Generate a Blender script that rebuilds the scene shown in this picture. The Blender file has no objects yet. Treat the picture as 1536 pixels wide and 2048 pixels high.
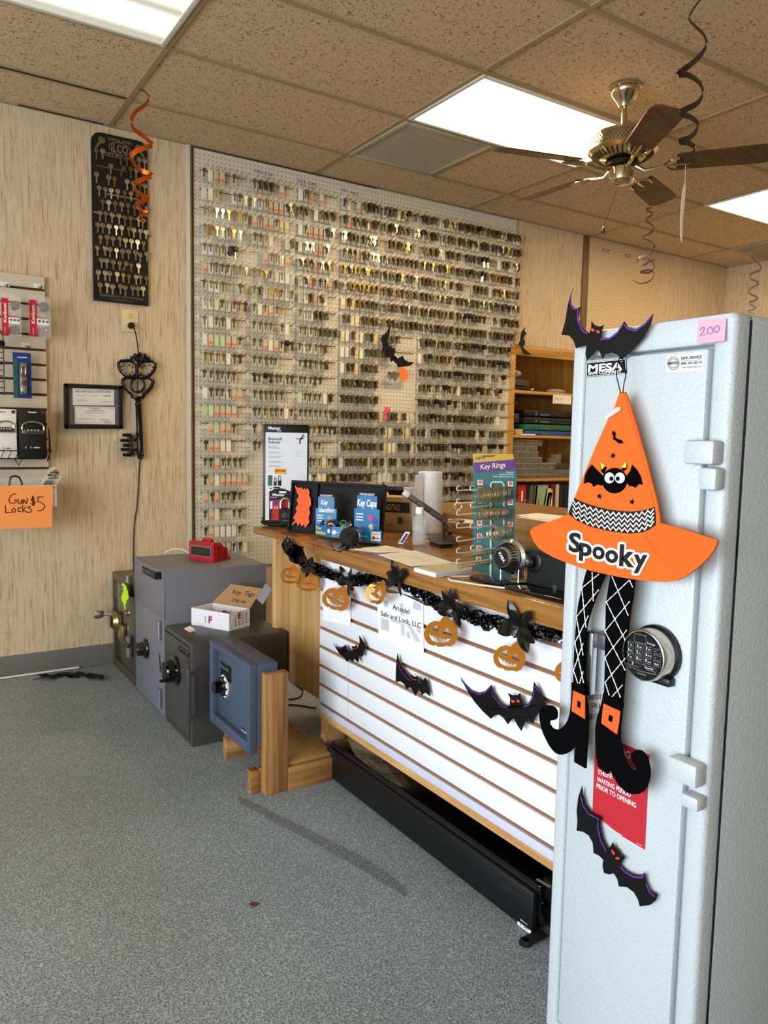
import bpy, bmesh, math, random
from mathutils import Vector as V
from mathutils.geometry import tessellate_polygon
random.seed(7)
PI = math.pi
SC = bpy.context.scene
COL = SC.collection

# ---------------------------------------------------------------- camera
CAM_H, FPX = 1.293, 1540.114
YAW, PITCH, ROLL = math.radians(32.9932), math.radians(5.4405), math.radians(1.1029)
_f = V((math.sin(YAW) * math.cos(PITCH), math.cos(YAW) * math.cos(PITCH), -math.sin(PITCH)))
_r0 = V((math.cos(YAW), -math.sin(YAW), 0)); _u0 = _r0.cross(_f)
_r = _r0 * math.cos(ROLL) + _u0 * math.sin(ROLL); _u = _u0 * math.cos(ROLL) - _r0 * math.sin(ROLL)
CAM = V((0, 0, CAM_H))
cd = bpy.data.cameras.new('camera'); cam = bpy.data.objects.new('camera', cd); COL.objects.link(cam)
cd.sensor_fit = 'VERTICAL'; cd.sensor_height = 36; cd.lens = FPX / 2048 * 36; cd.clip_start = 0.02
from mathutils import Matrix
cam.matrix_world = Matrix(((_r.x, _u.x, -_f.x, 0), (_r.y, _u.y, -_f.y, 0), (_r.z, _u.z, -_f.z, CAM_H), (0, 0, 0, 1)))
SC.camera = cam

def at(px, py, ax, val):                # the point of the real plane (axis ax = val) seen at a photo pixel
    d = _f + _r * ((px - 768) / FPX) - _u * ((py - 1024) / FPX)
    return CAM + d * ((val - CAM[ax]) / d[ax])
def proj(p):
    q = V(p) - CAM; w = q.dot(_f)
    return 768 + FPX * q.dot(_r) / w, 1024 - FPX * q.dot(_u) / w

# ---------------------------------------------------------------- materials
def lin(c):
    if isinstance(c, str):
        c = c.lstrip('#'); c = [int(c[i:i + 2], 16) for i in (0, 2, 4)]
    return tuple((x / 255 / 12.92 if x / 255 <= .04045 else ((x / 255 + .055) / 1.055) ** 2.4) for x in c[:3]) + (1,)
_M = {}
class NT:
    def __init__(s, m): s.t = m.node_tree; s.n = s.t.nodes; s.b = s.n['Principled BSDF']
    def new(s, k, **kw):
        o = s.n.new('ShaderNode' + k)
        for a, v in kw.items():
            if a in o.inputs: o.inputs[a].default_value = v
            else: setattr(o, a, v)
        return o
    def link(s, a, b): s.t.links.new(a, b)
    def coord(s, scale=(1, 1, 1), rot=(0, 0, 0), kind='Object'):
        c = s.new('TexCoord'); m = s.new('Mapping'); m.inputs['Scale'].default_value = scale; m.inputs['Rotation'].default_value = rot
        s.link(c.outputs[kind], m.inputs['Vector']); return m.outputs['Vector']
    def ramp(s, src, stops):
        r = s.new('ValToRGB'); e = r.color_ramp.elements
        while len(e) < len(stops): e.new(.5)
        for k, (p, c) in enumerate(stops): e[k].position = p; e[k].color = lin(c)
        s.link(src, r.inputs['Fac']); return r.outputs['Color']
    def bump(s, src, strength, dist=.01):
        b = s.new('Bump'); b.inputs['Strength'].default_value = strength; b.inputs['Distance'].default_value = dist
        s.link(src, b.inputs['Height']); s.link(b.outputs['Normal'], s.b.inputs['Normal'])
    def math(s, op, a, b=None):
        m = s.new('Math', operation=op)
        for k, x in enumerate((a, b)):
            if x is None: continue
            if isinstance(x, (int, float)): m.inputs[k].default_value = x
            else: s.link(x, m.inputs[k])
        return m.outputs[0]
def M(name, c='#888888', r=.5, m=0., tr=0., em=None, es=0., alpha=1., spec=.5, coat=0., nz=None, ior=1.45):
    """plain procedural material; nz = (scale, colour amount, bump strength)"""
    if name in _M: return _M[name]
    mt = bpy.data.materials.new(name); mt.use_nodes = True; t = NT(mt); b = t.b.inputs
    b['Base Color'].default_value = lin(c); b['Roughness'].default_value = r; b['Metallic'].default_value = m
    b['Transmission Weight'].default_value = tr; b['Alpha'].default_value = alpha; b['Specular IOR Level'].default_value = spec
    b['Coat Weight'].default_value = coat; b['IOR'].default_value = ior
    if em: b['Emission Color'].default_value = lin(em); b['Emission Strength'].default_value = es
    sc, ca, bs = nz or (40, .06, 0)
    n = t.new('TexNoise', Scale=sc, Detail=4.); t.link(t.coord(), n.inputs['Vector'])
    mx = t.new('MixRGB', blend_type='MULTIPLY'); mx.inputs['Fac'].default_value = ca
    mx.inputs['Color1'].default_value = lin(c); t.link(n.outputs['Color'], mx.inputs['Color2']); t.link(mx.outputs['Color'], t.b.inputs['Base Color'])
    if bs: t.bump(n.outputs['Fac'], bs, .004)
    _M[name] = mt; return mt
def wood(name, c1, c2, axis=1, scale=9, r=.45, c3=None, boards=0):
    if name in _M: return _M[name]
    mt = bpy.data.materials.new(name); mt.use_nodes = True; t = NT(mt)
    s = [scale * 4] * 3; s[axis] = scale * .22
    n = t.new('TexNoise', Scale=1., Detail=6., Distortion=1.2); t.link(t.coord(tuple(s)), n.inputs['Vector'])
    s2 = [scale * 22] * 3; s2[axis] = scale * .8
    n2 = t.new('TexNoise', Scale=1., Detail=2.); t.link(t.coord(tuple(s2)), n2.inputs['Vector'])
    f = t.math('ADD', t.math('MULTIPLY', n.outputs['Fac'], .75), t.math('MULTIPLY', n2.outputs['Fac'], .25))
    t.link(t.ramp(f, [(.3, c2), (.5, c1), (.68, c3 or c1)]), t.b.inputs['Base Color'])
    t.b.inputs['Roughness'].default_value = r; t.bump(f, .08, .002)
    _M[name] = mt; return mt

# ---------------------------------------------------------------- text glyphs from the built-in face
_TX = {}
def glyphs(s, bold=0.):
    k = (s, bold)
    if k not in _TX:
        cu = bpy.data.curves.new('t', 'FONT'); cu.body = s; cu.size = 1; cu.resolution_u = 3; cu.offset = bold
        ob = bpy.data.objects.new('t', cu); me = ob.to_mesh()
        _TX[k] = ([tuple(v.co) for v in me.vertices], [tuple(p.vertices) for p in me.polygons])
        ob.to_mesh_clear(); bpy.data.objects.remove(ob); bpy.data.curves.remove(cu)
    return _TX[k]
CAPH = max(v[1] for v in glyphs('H')[0])

# ---------------------------------------------------------------- mesh builder (one mesh object, several materials)
def frame_of(n):
    n = V(n).normalized(); a = V((0, 0, 1)) if abs(n.z) < .9 else V((1, 0, 0))
    x = a.cross(n).normalized(); return x, n.cross(x).normalized(), n
class MB:
    def __init__(s, mat=None): s.v, s.f, s.m, s.mats = [], [], [], []; s.cur = mat
    def mi(s, mat):
        mat = mat or s.cur
        if mat not in s.mats: s.mats.append(mat)
        return s.mats.index(mat)
    def add(s, vs, fs, mat=None):
        b = len(s.v); s.v.extend(V(x) for x in vs); k = s.mi(mat)
        for f in fs: s.f.append(tuple(b + i for i in f)); s.m.append(k)
        return s
    def quad(s, a, b, c, d, mat=None): return s.add([a, b, c, d], [(0, 1, 2, 3)], mat)
    def box(s, x0, x1, y0, y1, z0, z1, mat=None, bev=0., seg=2):
        c = V(((x0 + x1) / 2, (y0 + y1) / 2, (z0 + z1) / 2))
        return s.obox(c, V((abs(x1 - x0) / 2, 0, 0)), V((0, abs(y1 - y0) / 2, 0)), V((0, 0, abs(z1 - z0) / 2)), mat, bev, seg)
    def obox(s, c, X, Y, Z, mat=None, bev=0., seg=2):
        c, X, Y, Z = V(c), V(X), V(Y), V(Z)
        if bev <= 0:
            vs = [c + X * i + Y * j + Z * k for i in (-1, 1) for j in (-1, 1) for k in (-1, 1)]
            return s.add(vs, [(0, 1, 3, 2), (4, 6, 7, 5), (0, 4, 5, 1), (2, 3, 7, 6), (0, 2, 6, 4), (1, 5, 7, 3)], mat)
        lx, ly, lz = X.length, Y.length, Z.length
        bm = bmesh.new(); bmesh.ops.create_cube(bm, size=2)
        for v in bm.verts: v.co = V((v.co.x * lx, v.co.y * ly, v.co.z * lz))
        bmesh.ops.bevel(bm, geom=list(bm.edges), offset=min(bev, .49 * 2 * min(lx, ly, lz)), segments=seg, profile=.5, affect='EDGES')
        bm.verts.index_update(); ux, uy, uz = X.normalized(), Y.normalized(), Z.normalized()
        s.add([c + ux * v.co.x + uy * v.co.y + uz * v.co.z for v in bm.verts], [tuple(v.index for v in f.verts) for f in bm.faces], mat)
        bm.free(); return s
    def lathe(s, prof, o, n=(0, 0, 1), seg=24, mat=None, caps=True):
        """prof: (radius, height along n) pairs"""
        X, Y, N = frame_of(n); o = V(o); vs = []
        for r, h in prof:
            for k in range(seg):
                a = 2 * PI * k / seg; vs.append(o + N * h + X * (r * math.cos(a)) + Y * (r * math.sin(a)))
        fs = [(i * seg + k, i * seg + (k + 1) % seg, (i + 1) * seg + (k + 1) % seg, (i + 1) * seg + k) for i in range(len(prof) - 1) for k in range(seg)]
        if caps:
            fs.append(tuple(reversed(range(seg)))); fs.append(tuple((len(prof) - 1) * seg + k for k in range(seg)))
        return s.add(vs, fs, mat)
    def cyl(s, a, b, r, r2=None, seg=16, mat=None):
        a, b = V(a), V(b); d = b - a
        return s.lathe([(r, 0), (r if r2 is None else r2, d.length)], a, d, seg, mat)
    def ball(s, c, rx, ry=None, rz=None, mat=None, seg=14, rings=9):
        ry = ry or rx; rz = rz or rx; c = V(c); vs, fs = [], []
        for i in range(rings + 1):
            t = PI * i / rings
            for k in range(seg):
                a = 2 * PI * k / seg; vs.append(c + V((rx * math.sin(t) * math.cos(a), ry * math.sin(t) * math.sin(a), rz * math.cos(t))))
        for i in range(rings):
            for k in range(seg): fs.append((i * seg + k, (i + 1) * seg + k, (i + 1) * seg + (k + 1) % seg, i * seg + (k + 1) % seg))
        return s.add(vs, fs, mat)
    def tube(s, pts, r, seg=8, mat=None, closed=False):
        pts = [V(p) for p in pts]; n = len(pts); vs, fs = [], []; X = None
        rr = r if isinstance(r, (list, tuple)) else [r] * n
        for i, p in enumerate(pts):
            d = (pts[(i + 1) % n] - pts[i - 1]) if closed else (pts[min(i + 1, n - 1)] - pts[max(i - 1, 0)])
            d = d.normalized() if d.length > 1e-9 else V((0, 0, 1))
            if X is None: X = frame_of(d)[0]
            X = X - d * X.dot(d); X = X.normalized() if X.length > 1e-6 else frame_of(d)[0]
            Y = d.cross(X)
            for k in range(seg):
                a = 2 * PI * k / seg; vs.append(p + X * (rr[i] * math.cos(a)) + Y * (rr[i] * math.sin(a)))
        for i in range(n if closed else n - 1):
            j = (i + 1) % n
            for k in range(seg): fs.append((i * seg + k, i * seg + (k + 1) % seg, j * seg + (k + 1) % seg, j * seg + k))
        if not closed: fs += [tuple(reversed(range(seg))), tuple((n - 1) * seg + k for k in range(seg))]
        return s.add(vs, fs, mat)
    def sheet(s, loops, fn, n, t, mat=None):
        """flat or bent sheet of thickness t from 2D loops (outer, holes); fn maps 2D to the FRONT surface, n is the front normal"""
        if loops and not isinstance(loops[0][0], (tuple, list)): loops = [loops]
        flat = [q for L in loops for q in L]; tris = tessellate_polygon([[V((q[0], q[1], 0)) for q in L] for L in loops])
        P = [V(fn(*q)) for q in flat]; n = V(n).normalized(); N = len(P)
        vs = P + [p - n * t for p in P]; fs = []
        for a, b, c in tris:
            if (P[b] - P[a]).cross(P[c] - P[a]).dot(n) < 0: b, c = c, b
            fs.append((a, b, c)); fs.append((N + a, N + c, N + b))
        base = 0
        for L in loops:
            k = len(L)
            for i in range(k):
                a, b = base + i, base + (i + 1) % k; fs.append((a, b, N + b, N + a))
            base += k
        return s.add(vs, fs, mat)
    def pxsheet(s, loops, ax, val, n, t, mat=None, off=None):
        """a sheet whose outline is read off the photograph on the real plane axis ax = val (+ off(px, py) for a bent sheet)"""
        return s.sheet(loops, lambda x, y: at(x, y, ax, val + (off(x, y) if off else 0)), n, t, mat)
    def text(s, body, o, U, W, h, width=None, mat=None, n=None, eps=.0006, bold=0., shear=0., center=False):
        vs, fs = glyphs(body, bold)
        if not vs: return s
        x0 = min(v[0] for v in vs); x1 = max(v[0] for v in vs); U, W = V(U).normalized(), V(W).normalized(); k = h / CAPH
        kx = k if width is None else width / max(x1 - x0, 1e-6); n = V(n) if n else U.cross(W)
        c = (x1 - x0) / 2 if center else 0
        return s.add([V(o) + U * ((v[0] - x0 - c + shear * v[1]) * kx) + W * (v[1] * k) + n * eps for v in vs], fs, mat)
    def pxtext(s, body, p0, p1, hpx, ax, val, up=(0, 0, 1), n=(0, 0, 1), mat=None, bold=0., eps=.0008, shear=0.):
        """lettering whose baseline runs between two photo pixels of the real plane ax = val"""
        a, b = at(*p0, ax, val), at(*p1, ax, val); U = b - a; W = V(up)
        q0, q1 = proj(a), proj(a + W * .01); k = .01 / max(math.hypot(q1[0] - q0[0], q1[1] - q0[1]), 1e-6)
        vs, fs = glyphs(body, bold); n = V(n).normalized()
        if not vs: return s
        x0 = min(v[0] for v in vs); x1 = max(v[0] for v in vs)
        return s.add([a + U * ((v[0] - x0 + shear * v[1]) / (x1 - x0)) + W * (v[1] / CAPH * hpx * k) + n * eps for v in vs], fs, mat)
    def ribbon(s, pts, w, n, mat=None, eps=.0008, closed=False):
        """a flat pen stroke lying on a surface with normal n"""
        pts = [V(p) for p in pts]; n = V(n).normalized(); L = []; N = len(pts)
        for i, p in enumerate(pts):
            d = (pts[(i + 1) % N] - pts[i - 1]) if closed else (pts[min(i + 1, N - 1)] - pts[max(i - 1, 0)]); d = d.normalized() if d.length else V((1, 0, 0))
            q = n.cross(d).normalized() * (w / 2); L += [p + q + n * eps, p - q + n * eps]
        fs = [(2 * i, 2 * i + 1, (2 * i + 3) % (2 * N), (2 * i + 2) % (2 * N)) for i in range(N if closed else N - 1)]
        return s.add(L, fs, mat)
    def pxrib(s, pts, wpx, ax, val, n, mat=None, eps=.0008, closed=False):
        a = [at(*p, ax, val) for p in pts]; d = (a[0] - CAM).dot(_f)
        w = wpx * d / FPX; n = V(n).normalized()
        for i in range(len(a) if closed else len(a) - 1):          # pen strokes: one short bar per segment, so that corners stay whole
            p, q = a[i], a[(i + 1) % len(a)]; t = q - p
            if t.length < 1e-7: continue
            t.normalize(); c = n.cross(t) * (w / 2); p, q = p - t * w * .4 + n * (eps + .00002 * (i % 3)), q + t * w * .4 + n * (eps + .00002 * (i % 3)); s.add([p + c, p - c, q - c, q + c], [(0, 1, 2, 3)], mat)
        return s
    def prism(s, outline, fn, n, t, mat=None): return s.sheet([outline], fn, n, t, mat)

def rim(b, ax, d0, d1, u0, u1, v0, v1, wu0, wu1, wv0, wv1, mat=None, bev=0.):
    """a rectangular frame of four bars that do not overlap; ax = the axis of its thickness"""
    e = .0004
    for (a, c, p, q) in ((u0, u0 + wu0, v0, v1), (u1 - wu1, u1, v0, v1), (u0 + wu0 + e, u1 - wu1 - e, v0, v0 + wv0), (u0 + wu0 + e, u1 - wu1 - e, v1 - wv1, v1)):
        if ax == 0: b.box(d0, d1, a, c, p, q, mat, bev)
        else: b.box(a, c, p, q, d0, d1, mat, bev)
    return b
def WL(o):
    p = V((0, 0, 0))
    while o is not None: p = p + o.location; o = o.parent
    return p
def rawmesh(name, mb, off=V((0, 0, 0)), ang=38):
    me = bpy.data.meshes.new(name); me.from_pydata([tuple(v - off) for v in mb.v], [], mb.f)
    for m in mb.mats: me.materials.append(m)
    me.polygons.foreach_set('material_index', mb.m); me.polygons.foreach_set('use_smooth', [True] * len(me.polygons))
    me.update(); me.validate(); me.set_sharp_from_angle(angle=math.radians(ang)); return me
def obj(name, mb, parent=None, label=None, loc=None):
    """link a builder (in world coordinates) as ONE mesh object; a top-level one gets its origin at its base"""
    if parent is None:
        xs = [v.x for v in mb.v]; ys = [v.y for v in mb.v]; zs = [v.z for v in mb.v]
        o0 = V(loc) if loc else V(((min(xs) + max(xs)) / 2, (min(ys) + max(ys)) / 2, min(zs)))
        ob = bpy.data.objects.new(name, rawmesh(name, mb, o0)); ob.location = o0
    else:
        ob = bpy.data.objects.new(name, rawmesh(name, mb, WL(parent))); ob.parent = parent
    COL.objects.link(ob)
    if label: ob['label'] = label
    return ob
def tag(o, label, cat, group=None, kind=None):
    o['label'] = label; o['category'] = cat
    if group: o['group'] = group
    if kind: o['kind'] = kind
    return o
def thing(name, label, cat, loc=(0, 0, 0), group=None):
    o = bpy.data.objects.new(name, None); COL.objects.link(o); o.location = loc; o.empty_display_size = .05
    return tag(o, label, cat, group)
def solo(name, mb, label, cat, group=None, kind=None): return tag(obj(name, mb), label, cat, group, kind)
def struct(name, mb, label=None, cat=None):
    o = obj(name, mb, loc=(0, 0, 0)); o['kind'] = 'structure'
    if label: o['label'] = label
    if cat: o['category'] = cat
    return o
def P(name, parent, label=None, mat=None, **_):
    """context-free shortcut: part(name, parent) then builder"""
    mb = MB(mat); return mb
NX, NY, NZ = V((-1, 0, 0)), V((0, -1, 0)), V((0, 0, 1))
ORD = 'zeroth first second third fourth fifth sixth seventh eighth ninth tenth eleventh twelfth thirteenth fourteenth fifteenth sixteenth seventeenth eighteenth nineteenth twentieth'.split()
ORD += ['twenty-' + w for w in ORD[1:10]] + ['thirtieth'] + ['thirty-' + w for w in ORD[1:10]]

# ---------------------------------------------------------------- shared materials
black = M('black_plastic', '#0d0d0e', .35); blackm = M('black_matte', '#101011', .75); blackg = M('black_gloss', '#060607', .08, coat=.6)
white = M('white_paper', '#f2f2f4', .75); offw = M('offwhite', '#e8e6df', .6); ink = M('ink_black', '#0a0a0c', .8)
chrome = M('chrome', '#dddddd', .12, 1.); steel = M('steel', '#a9a7a0', .3, 1.); brass = M('brass', '#b9a063', .3, 1.); nickel = M('nickel', '#b9b3a0', .3, 1.)
darkmet = M('dark_metal', '#6d624c', .45, .75); orange = M('orange_paper', '#f7742a', .75); red = M('red_print', '#c4202f', .55)
clear = M('clear_plastic', '#ffffff', .05, alpha=.08); purple = M('purple_print', '#5a2a86', .5)
batblk = M('bat_card', '#050506', .5, spec=.3); redeye = M('red_eye', '#e8403a', .6)
foilblk = M('black_foil', '#040405', .22, spec=.55); grey = M('grey_plastic', '#8a8a8a', .5)
# ================================================================ the setting
YB, XR, ZC, XL, YF = 4.389, 6.55, 2.91, -3.6, -3.6
def wallpaper():
    mt = bpy.data.materials.new('wallpaper'); mt.use_nodes = True; t = NT(mt)
    n = t.new('TexNoise', Scale=1., Detail=5., Roughness=.62); t.link(t.coord((150, 150, 5.5)), n.inputs['Vector'])
    n2 = t.new('TexNoise', Scale=1., Detail=3.); t.link(t.coord((330, 330, 14)), n2.inputs['Vector'])
    f = t.math('ADD', t.math('MULTIPLY', n.outputs['Fac'], .62), t.math('MULTIPLY', n2.outputs['Fac'], .38))
    t.link(t.ramp(f, [(.33, '#8c7352'), (.42, '#b89f7b'), (.52, '#cab493'), (.66, '#d1bc9f')]), t.b.inputs['Base Color'])
    t.b.inputs['Roughness'].default_value = .8; t.bump(f, .25, .003); return mt
wp = wallpaper()
def carpet():
    mt = bpy.data.materials.new('carpet'); mt.use_nodes = True; t = NT(mt)
    n = t.new('TexNoise', Scale=210., Detail=3., Roughness=.7); t.link(t.coord(), n.inputs['Vector'])
    w = t.new('TexVoronoi', Scale=160.); t.link(t.coord(), w.inputs['Vector'])
    big = t.new('TexNoise', Scale=1.4, Detail=4.); t.link(t.coord(), big.inputs['Vector'])
    f = t.math('ADD', t.math('MULTIPLY', n.outputs['Fac'], .85), t.math('MULTIPLY', w.outputs['Distance'], .2))
    c = t.ramp(f, [(.36, '#535c60'), (.5, '#828b8f'), (.66, '#b6bdc0')])
    mx = t.new('MixRGB', blend_type='MULTIPLY'); mx.inputs['Fac'].default_value = .22
    t.link(c, mx.inputs['Color1']); t.link(t.ramp(big.outputs['Fac'], [(.4, '#b8b2a6'), (.6, '#ffffff')]), mx.inputs['Color2'])
    t.link(mx.outputs['Color'], t.b.inputs['Base Color']); t.b.inputs['Roughness'].default_value = .9; t.b.inputs['Specular IOR Level'].default_value = .25
    t.bump(f, .8, .004); return mt
def tile_mat():
    mt = bpy.data.materials.new('ceiling_tile'); mt.use_nodes = True; t = NT(mt)
    v = t.coord((1, 1, 1)); d = t.new('TexNoise', Scale=9., Detail=1.); t.link(v, d.inputs['Vector'])
    n = t.new('TexNoise', Scale=92., Detail=2., Roughness=.5, Distortion=1.2); t.link(v, n.inputs['Vector'])
    pit = t.ramp(n.outputs['Fac'], [(.355, '#6b553a'), (.39, '#cdb08a'), (1., '#d1b58f')])
    t.link(pit, t.b.inputs['Base Color']); t.b.inputs['Roughness'].default_value = .9
    t.bump(t.ramp(n.outputs['Fac'], [(.35, '#000000'), (.42, '#ffffff')]), .5, .004); return mt
def peg_mat(name, c, dark):
    mt = bpy.data.materials.new(name); mt.use_nodes = True; t = NT(mt)
    co = t.new('TexCoord'); sp = t.new('SeparateXYZ'); t.link(co.outputs['Object'], sp.inputs[0])
    def cell(o):
        return t.math('SUBTRACT', t.math('FRACT', t.math('MULTIPLY', o, 1 / .0254)), .5)
    a, b = cell(sp.outputs['X']), cell(sp.outputs['Z'])
    r2 = t.math('ADD', t.math('MULTIPLY', a, a), t.math('MULTIPLY', b, b))
    hole = t.math('LESS_THAN', r2, .0135)
    mx = t.new('MixRGB'); mx.inputs['Color1'].default_value = lin(c); mx.inputs['Color2'].default_value = lin(dark); t.link(hole, mx.inputs['Fac'])
    t.link(mx.outputs['Color'], t.b.inputs['Base Color']); t.b.inputs['Roughness'].default_value = .45
    t.bump(t.math('SUBTRACT', 1., hole), .6, .004); return mt
FLOOR = struct('floor', MB(carpet()).box(XL, XR, YF, YB, -.05, 0), 'blue grey speckled carpet floor', 'floor')
struct('ceiling', MB(tile_mat()).box(XL, XR, YF, YB, ZC + .008, ZC + .05), 'tan acoustic tile drop ceiling', 'ceiling')
KX0, KX1, KZ = 3.925, 4.90, 2.015           # the alcove that holds the bookcase
struct('wall_back', MB(wp).box(XL, KX0, YB, YB + .08, 0, ZC + .05).box(KX0, KX1, YB, YB + .08, KZ, ZC + .05).box(KX1, XR, YB, YB + .08, 0, ZC + .05).box(KX0 - .1, KX1 + .1, YB + .40, YB + .44, 0, KZ + .1), 'beige streaked wallpaper wall behind the key pegboard', 'wall')
struct('wall_right', MB(wp).box(XR, XR + .08, YF, YB + .08, 0, ZC + .05), 'beige wallpaper wall at the far right corner', 'wall')
struct('wall_front', MB(wp).box(XL, XR, YF - .08, YF, 0, ZC + .05), 'beige wall behind the viewer', 'wall')
# shop-front wall on the left with its big panes of daylight
wl = MB(wp)
WY0, WY1, WZ0, WZ1 = -2.9, 2.5, .12, 2.45
wl.box(XL - .08, XL, YF, WY0, 0, ZC + .05).box(XL - .08, XL, WY1, YB, 0, ZC + .05).box(XL - .08, XL, WY0, WY1, 0, WZ0).box(XL - .08, XL, WY0, WY1, WZ1, ZC + .05)
struct('wall_left', wl, 'shop front wall with large windows', 'wall')
wf = MB(M('window_frame', '#55524c', .4, .6))
for y in (WY0, -1.1, .7, WY1): wf.box(XL - .06, XL, y - .03, y + .03, WZ0, WZ1)
for z in (WZ0, WZ1): wf.box(XL - .06, XL, WY0, WY1, z - .03, z + .03)
struct('window_1', wf, 'aluminium shop front window frames', 'window')
bbm = M('cove_base', '#6c6a66', .45)
struct('baseboard_back', MB(bbm).box(XL, KX0 - .01, YB - .008, YB, 0, .118, bev=.003), 'grey vinyl cove base along the back wall', 'baseboard')
struct('baseboard_right', MB(bbm).box(XR - .008, XR, YF, YB, 0, .118), 'grey vinyl cove base along the right wall', 'baseboard')
# suspended grid: 2 ft x 4 ft tiles
gm = M('grid_bar', '#a08a66', .5); g = MB(gm)
GX = [1.06 + 1.22 * k for k in range(-4, 6)]; GY = [3.99 - .61 * k for k in range(0, 13)]
for x in GX:
    if XL < x < XR: g.box(x - .012, x + .012, YF, YB, ZC, ZC + .009)
for y in GY:
    g.box(XL, XR, y - .012, y + .012, ZC + .0005, ZC + .0095)
g.box(XL, XR, YB - .02, YB, ZC, ZC + .01).box(XR - .02, XR, YF, YB, ZC, ZC + .01)
g.box(2.89 - .012, 2.89 + .012, 3.385, 3.99, ZC, ZC + .009)
struct('trim_1', g, 'metal grid bars of the drop ceiling', 'ceiling grid')
gap = MB(M('gap_dark', '#120e08', .9)).box(.0, 1.045, 3.972, 3.982, ZC - .0006, ZC + .002).box(.62, 1.03, YB - .026, YB - .016, ZC - .0008, ZC + .002)
struct('trim_2', gap, 'dark open gap beside a sagging ceiling tile', 'ceiling gap')
# pale trim strip where the pegboard starts, brown bead at its edge
struct('trim_3', MB(M('pale_trim', '#cfc8b4', .5)).box(1.478, 1.500, YB - .010, YB, .0, ZC), 'pale vertical strip beside the key pegboard', 'trim')
struct('trim_4', MB(wood('brown_strip', '#6b4a22', '#4a3216', 2, 12)).box(4.665, 4.72, YB - .012, YB, 1.3, ZC), 'brown wooden strip beside the bare pegboard', 'trim')

# ---------------------------------------------------------------- lights in the ceiling
def troffer_mat(name, base, tubeglow, col=(1., .78, .48, 1)):
    mt = bpy.data.materials.new(name); mt.use_nodes = True; t = NT(mt)
    co = t.new('TexCoord'); sp = t.new('SeparateXYZ'); t.link(co.outputs['Object'], sp.inputs[0])
    def tube(y0):
        d = t.math('ABSOLUTE', t.math('SUBTRACT', sp.outputs['Y'], y0)); return t.math('MAXIMUM', t.math('SUBTRACT', 1., t.math('MULTIPLY', d, 9.)), 0.)
    s = t.math('ADD', tube(-.12), tube(.12))
    lo = t.math('ADD', t.math('MULTIPLY', s, tubeglow), base)
    t.b.inputs['Base Color'].default_value = lin('#f0eee2'); t.b.inputs['Emission Color'].default_value = col
    t.link(lo, t.b.inputs['Emission Strength']); return mt
tm, tm0 = troffer_mat('lit_diffuser', 17., 4.), troffer_mat('aged_diffuser', .20, 1.7, (.98, 1., .80, 1)); trim = M('troffer_frame', '#d8d2bf', .4)
LT = [(-.16, 'fluorescent ceiling light at the upper left with its tube glow showing'), (2.28, 'bright fluorescent ceiling light behind the fan'), (4.72, 'fluorescent ceiling light cut off by the right edge of the picture')]
for x0, lab in LT:
    cx, cy = x0 + .61, 3.08
    t = thing('ceiling_light', lab, 'ceiling light', (cx, cy, ZC), 'recessed fluorescent ceiling lights')
    fr = MB(trim)
    X0, X1, Y0, Y1 = cx - .598, cx + .598, cy - .293, cy + .293
    rim(fr, 2, ZC - .006, ZC + .006, X0, X1, Y0, Y1, .022, .022, .022, .022, trim, .002)
    obj('light_frame', fr, t)
    d = MB(tm0 if x0 < 0 else tm).box(X0 + .02, X1 - .02, Y0 + .02, Y1 - .02, ZC - .001, ZC + .004)
    o = bpy.data.objects.new('diffuser', rawmesh('diffuser', d, V((cx, cy, ZC)))); COL.objects.link(o); o.parent = t
# air vents
def vent(x0, x1, y0, y1, lab):
    t = thing('ceiling_vent', lab, 'vent', ((x0 + x1) / 2, (y0 + y1) / 2, ZC), None)
    vm = M('vent_grey', '#b0a389', .6)
    f = MB(vm)
    rim(f, 2, ZC - .006, ZC + .004, x0, x1, y0, y1, .03, .03, .03, .03, vm, .002)
    obj('vent_frame', f, t)
    f = MB(M('vent_core', '#b0a389', .7)); f.box(x0 + .02, x1 - .02, y0 + .02, y1 - .02, ZC, ZC + .003)
    n = 40
    for k in range(n):
        y = y0 + .03 + (y1 - y0 - .06) * k / n; f.box(x0 + .03, x1 - .03, y, y + .004, ZC - .003, ZC + .001)
    obj('vent_grille', f, t)
vent(2.295, 2.88, 3.40, 3.98, 'square grey return air vent in the ceiling above the pegboard')
vent(5.945, 6.53, 3.40, 3.98, 'grey ceiling vent near the far right corner')

# ---------------------------------------------------------------- pegboards
pm = peg_mat('pegboard_white', '#d2c8b4', '#2a241c'); pm2 = peg_mat('pegboard_tan', '#c6ab85', '#5a4228')
PX0, PZ0, PZ1 = 1.5176, .50, 2.905
def pegboard(x0, x1, z0, z1, mat, lab, grp=None, edge=None):
    b = MB(mat).box(x0, x1, YB - .012, YB, z0, z1)
    if edge: b.box(x0 - .006, x0, YB - .016, YB, z0, z1, edge).box(x0, x1, YB - .016, YB, z1 - .004, z1, edge)
    o = obj('pegboard', b, loc=(x0, YB - .012, z0)); return tag(o, lab, 'pegboard', grp)
brn = M('brown_edge', '#4a3018', .6)
PB1 = pegboard(PX0, PX0 + 1.218, PZ0, PZ1, pm, 'white pegboard full of keys, left panel with brown edge strip', None, brn)
pegboard(PX0 + 1.22, PX0 + 2.438, PZ0, PZ1, pm, 'white pegboard full of keys, right panel beside the wooden bookcase')
PB3 = pegboard(4.73, 5.59, 1.30, 2.895, pm2, 'bare tan pegboard without keys near the far corner')
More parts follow.
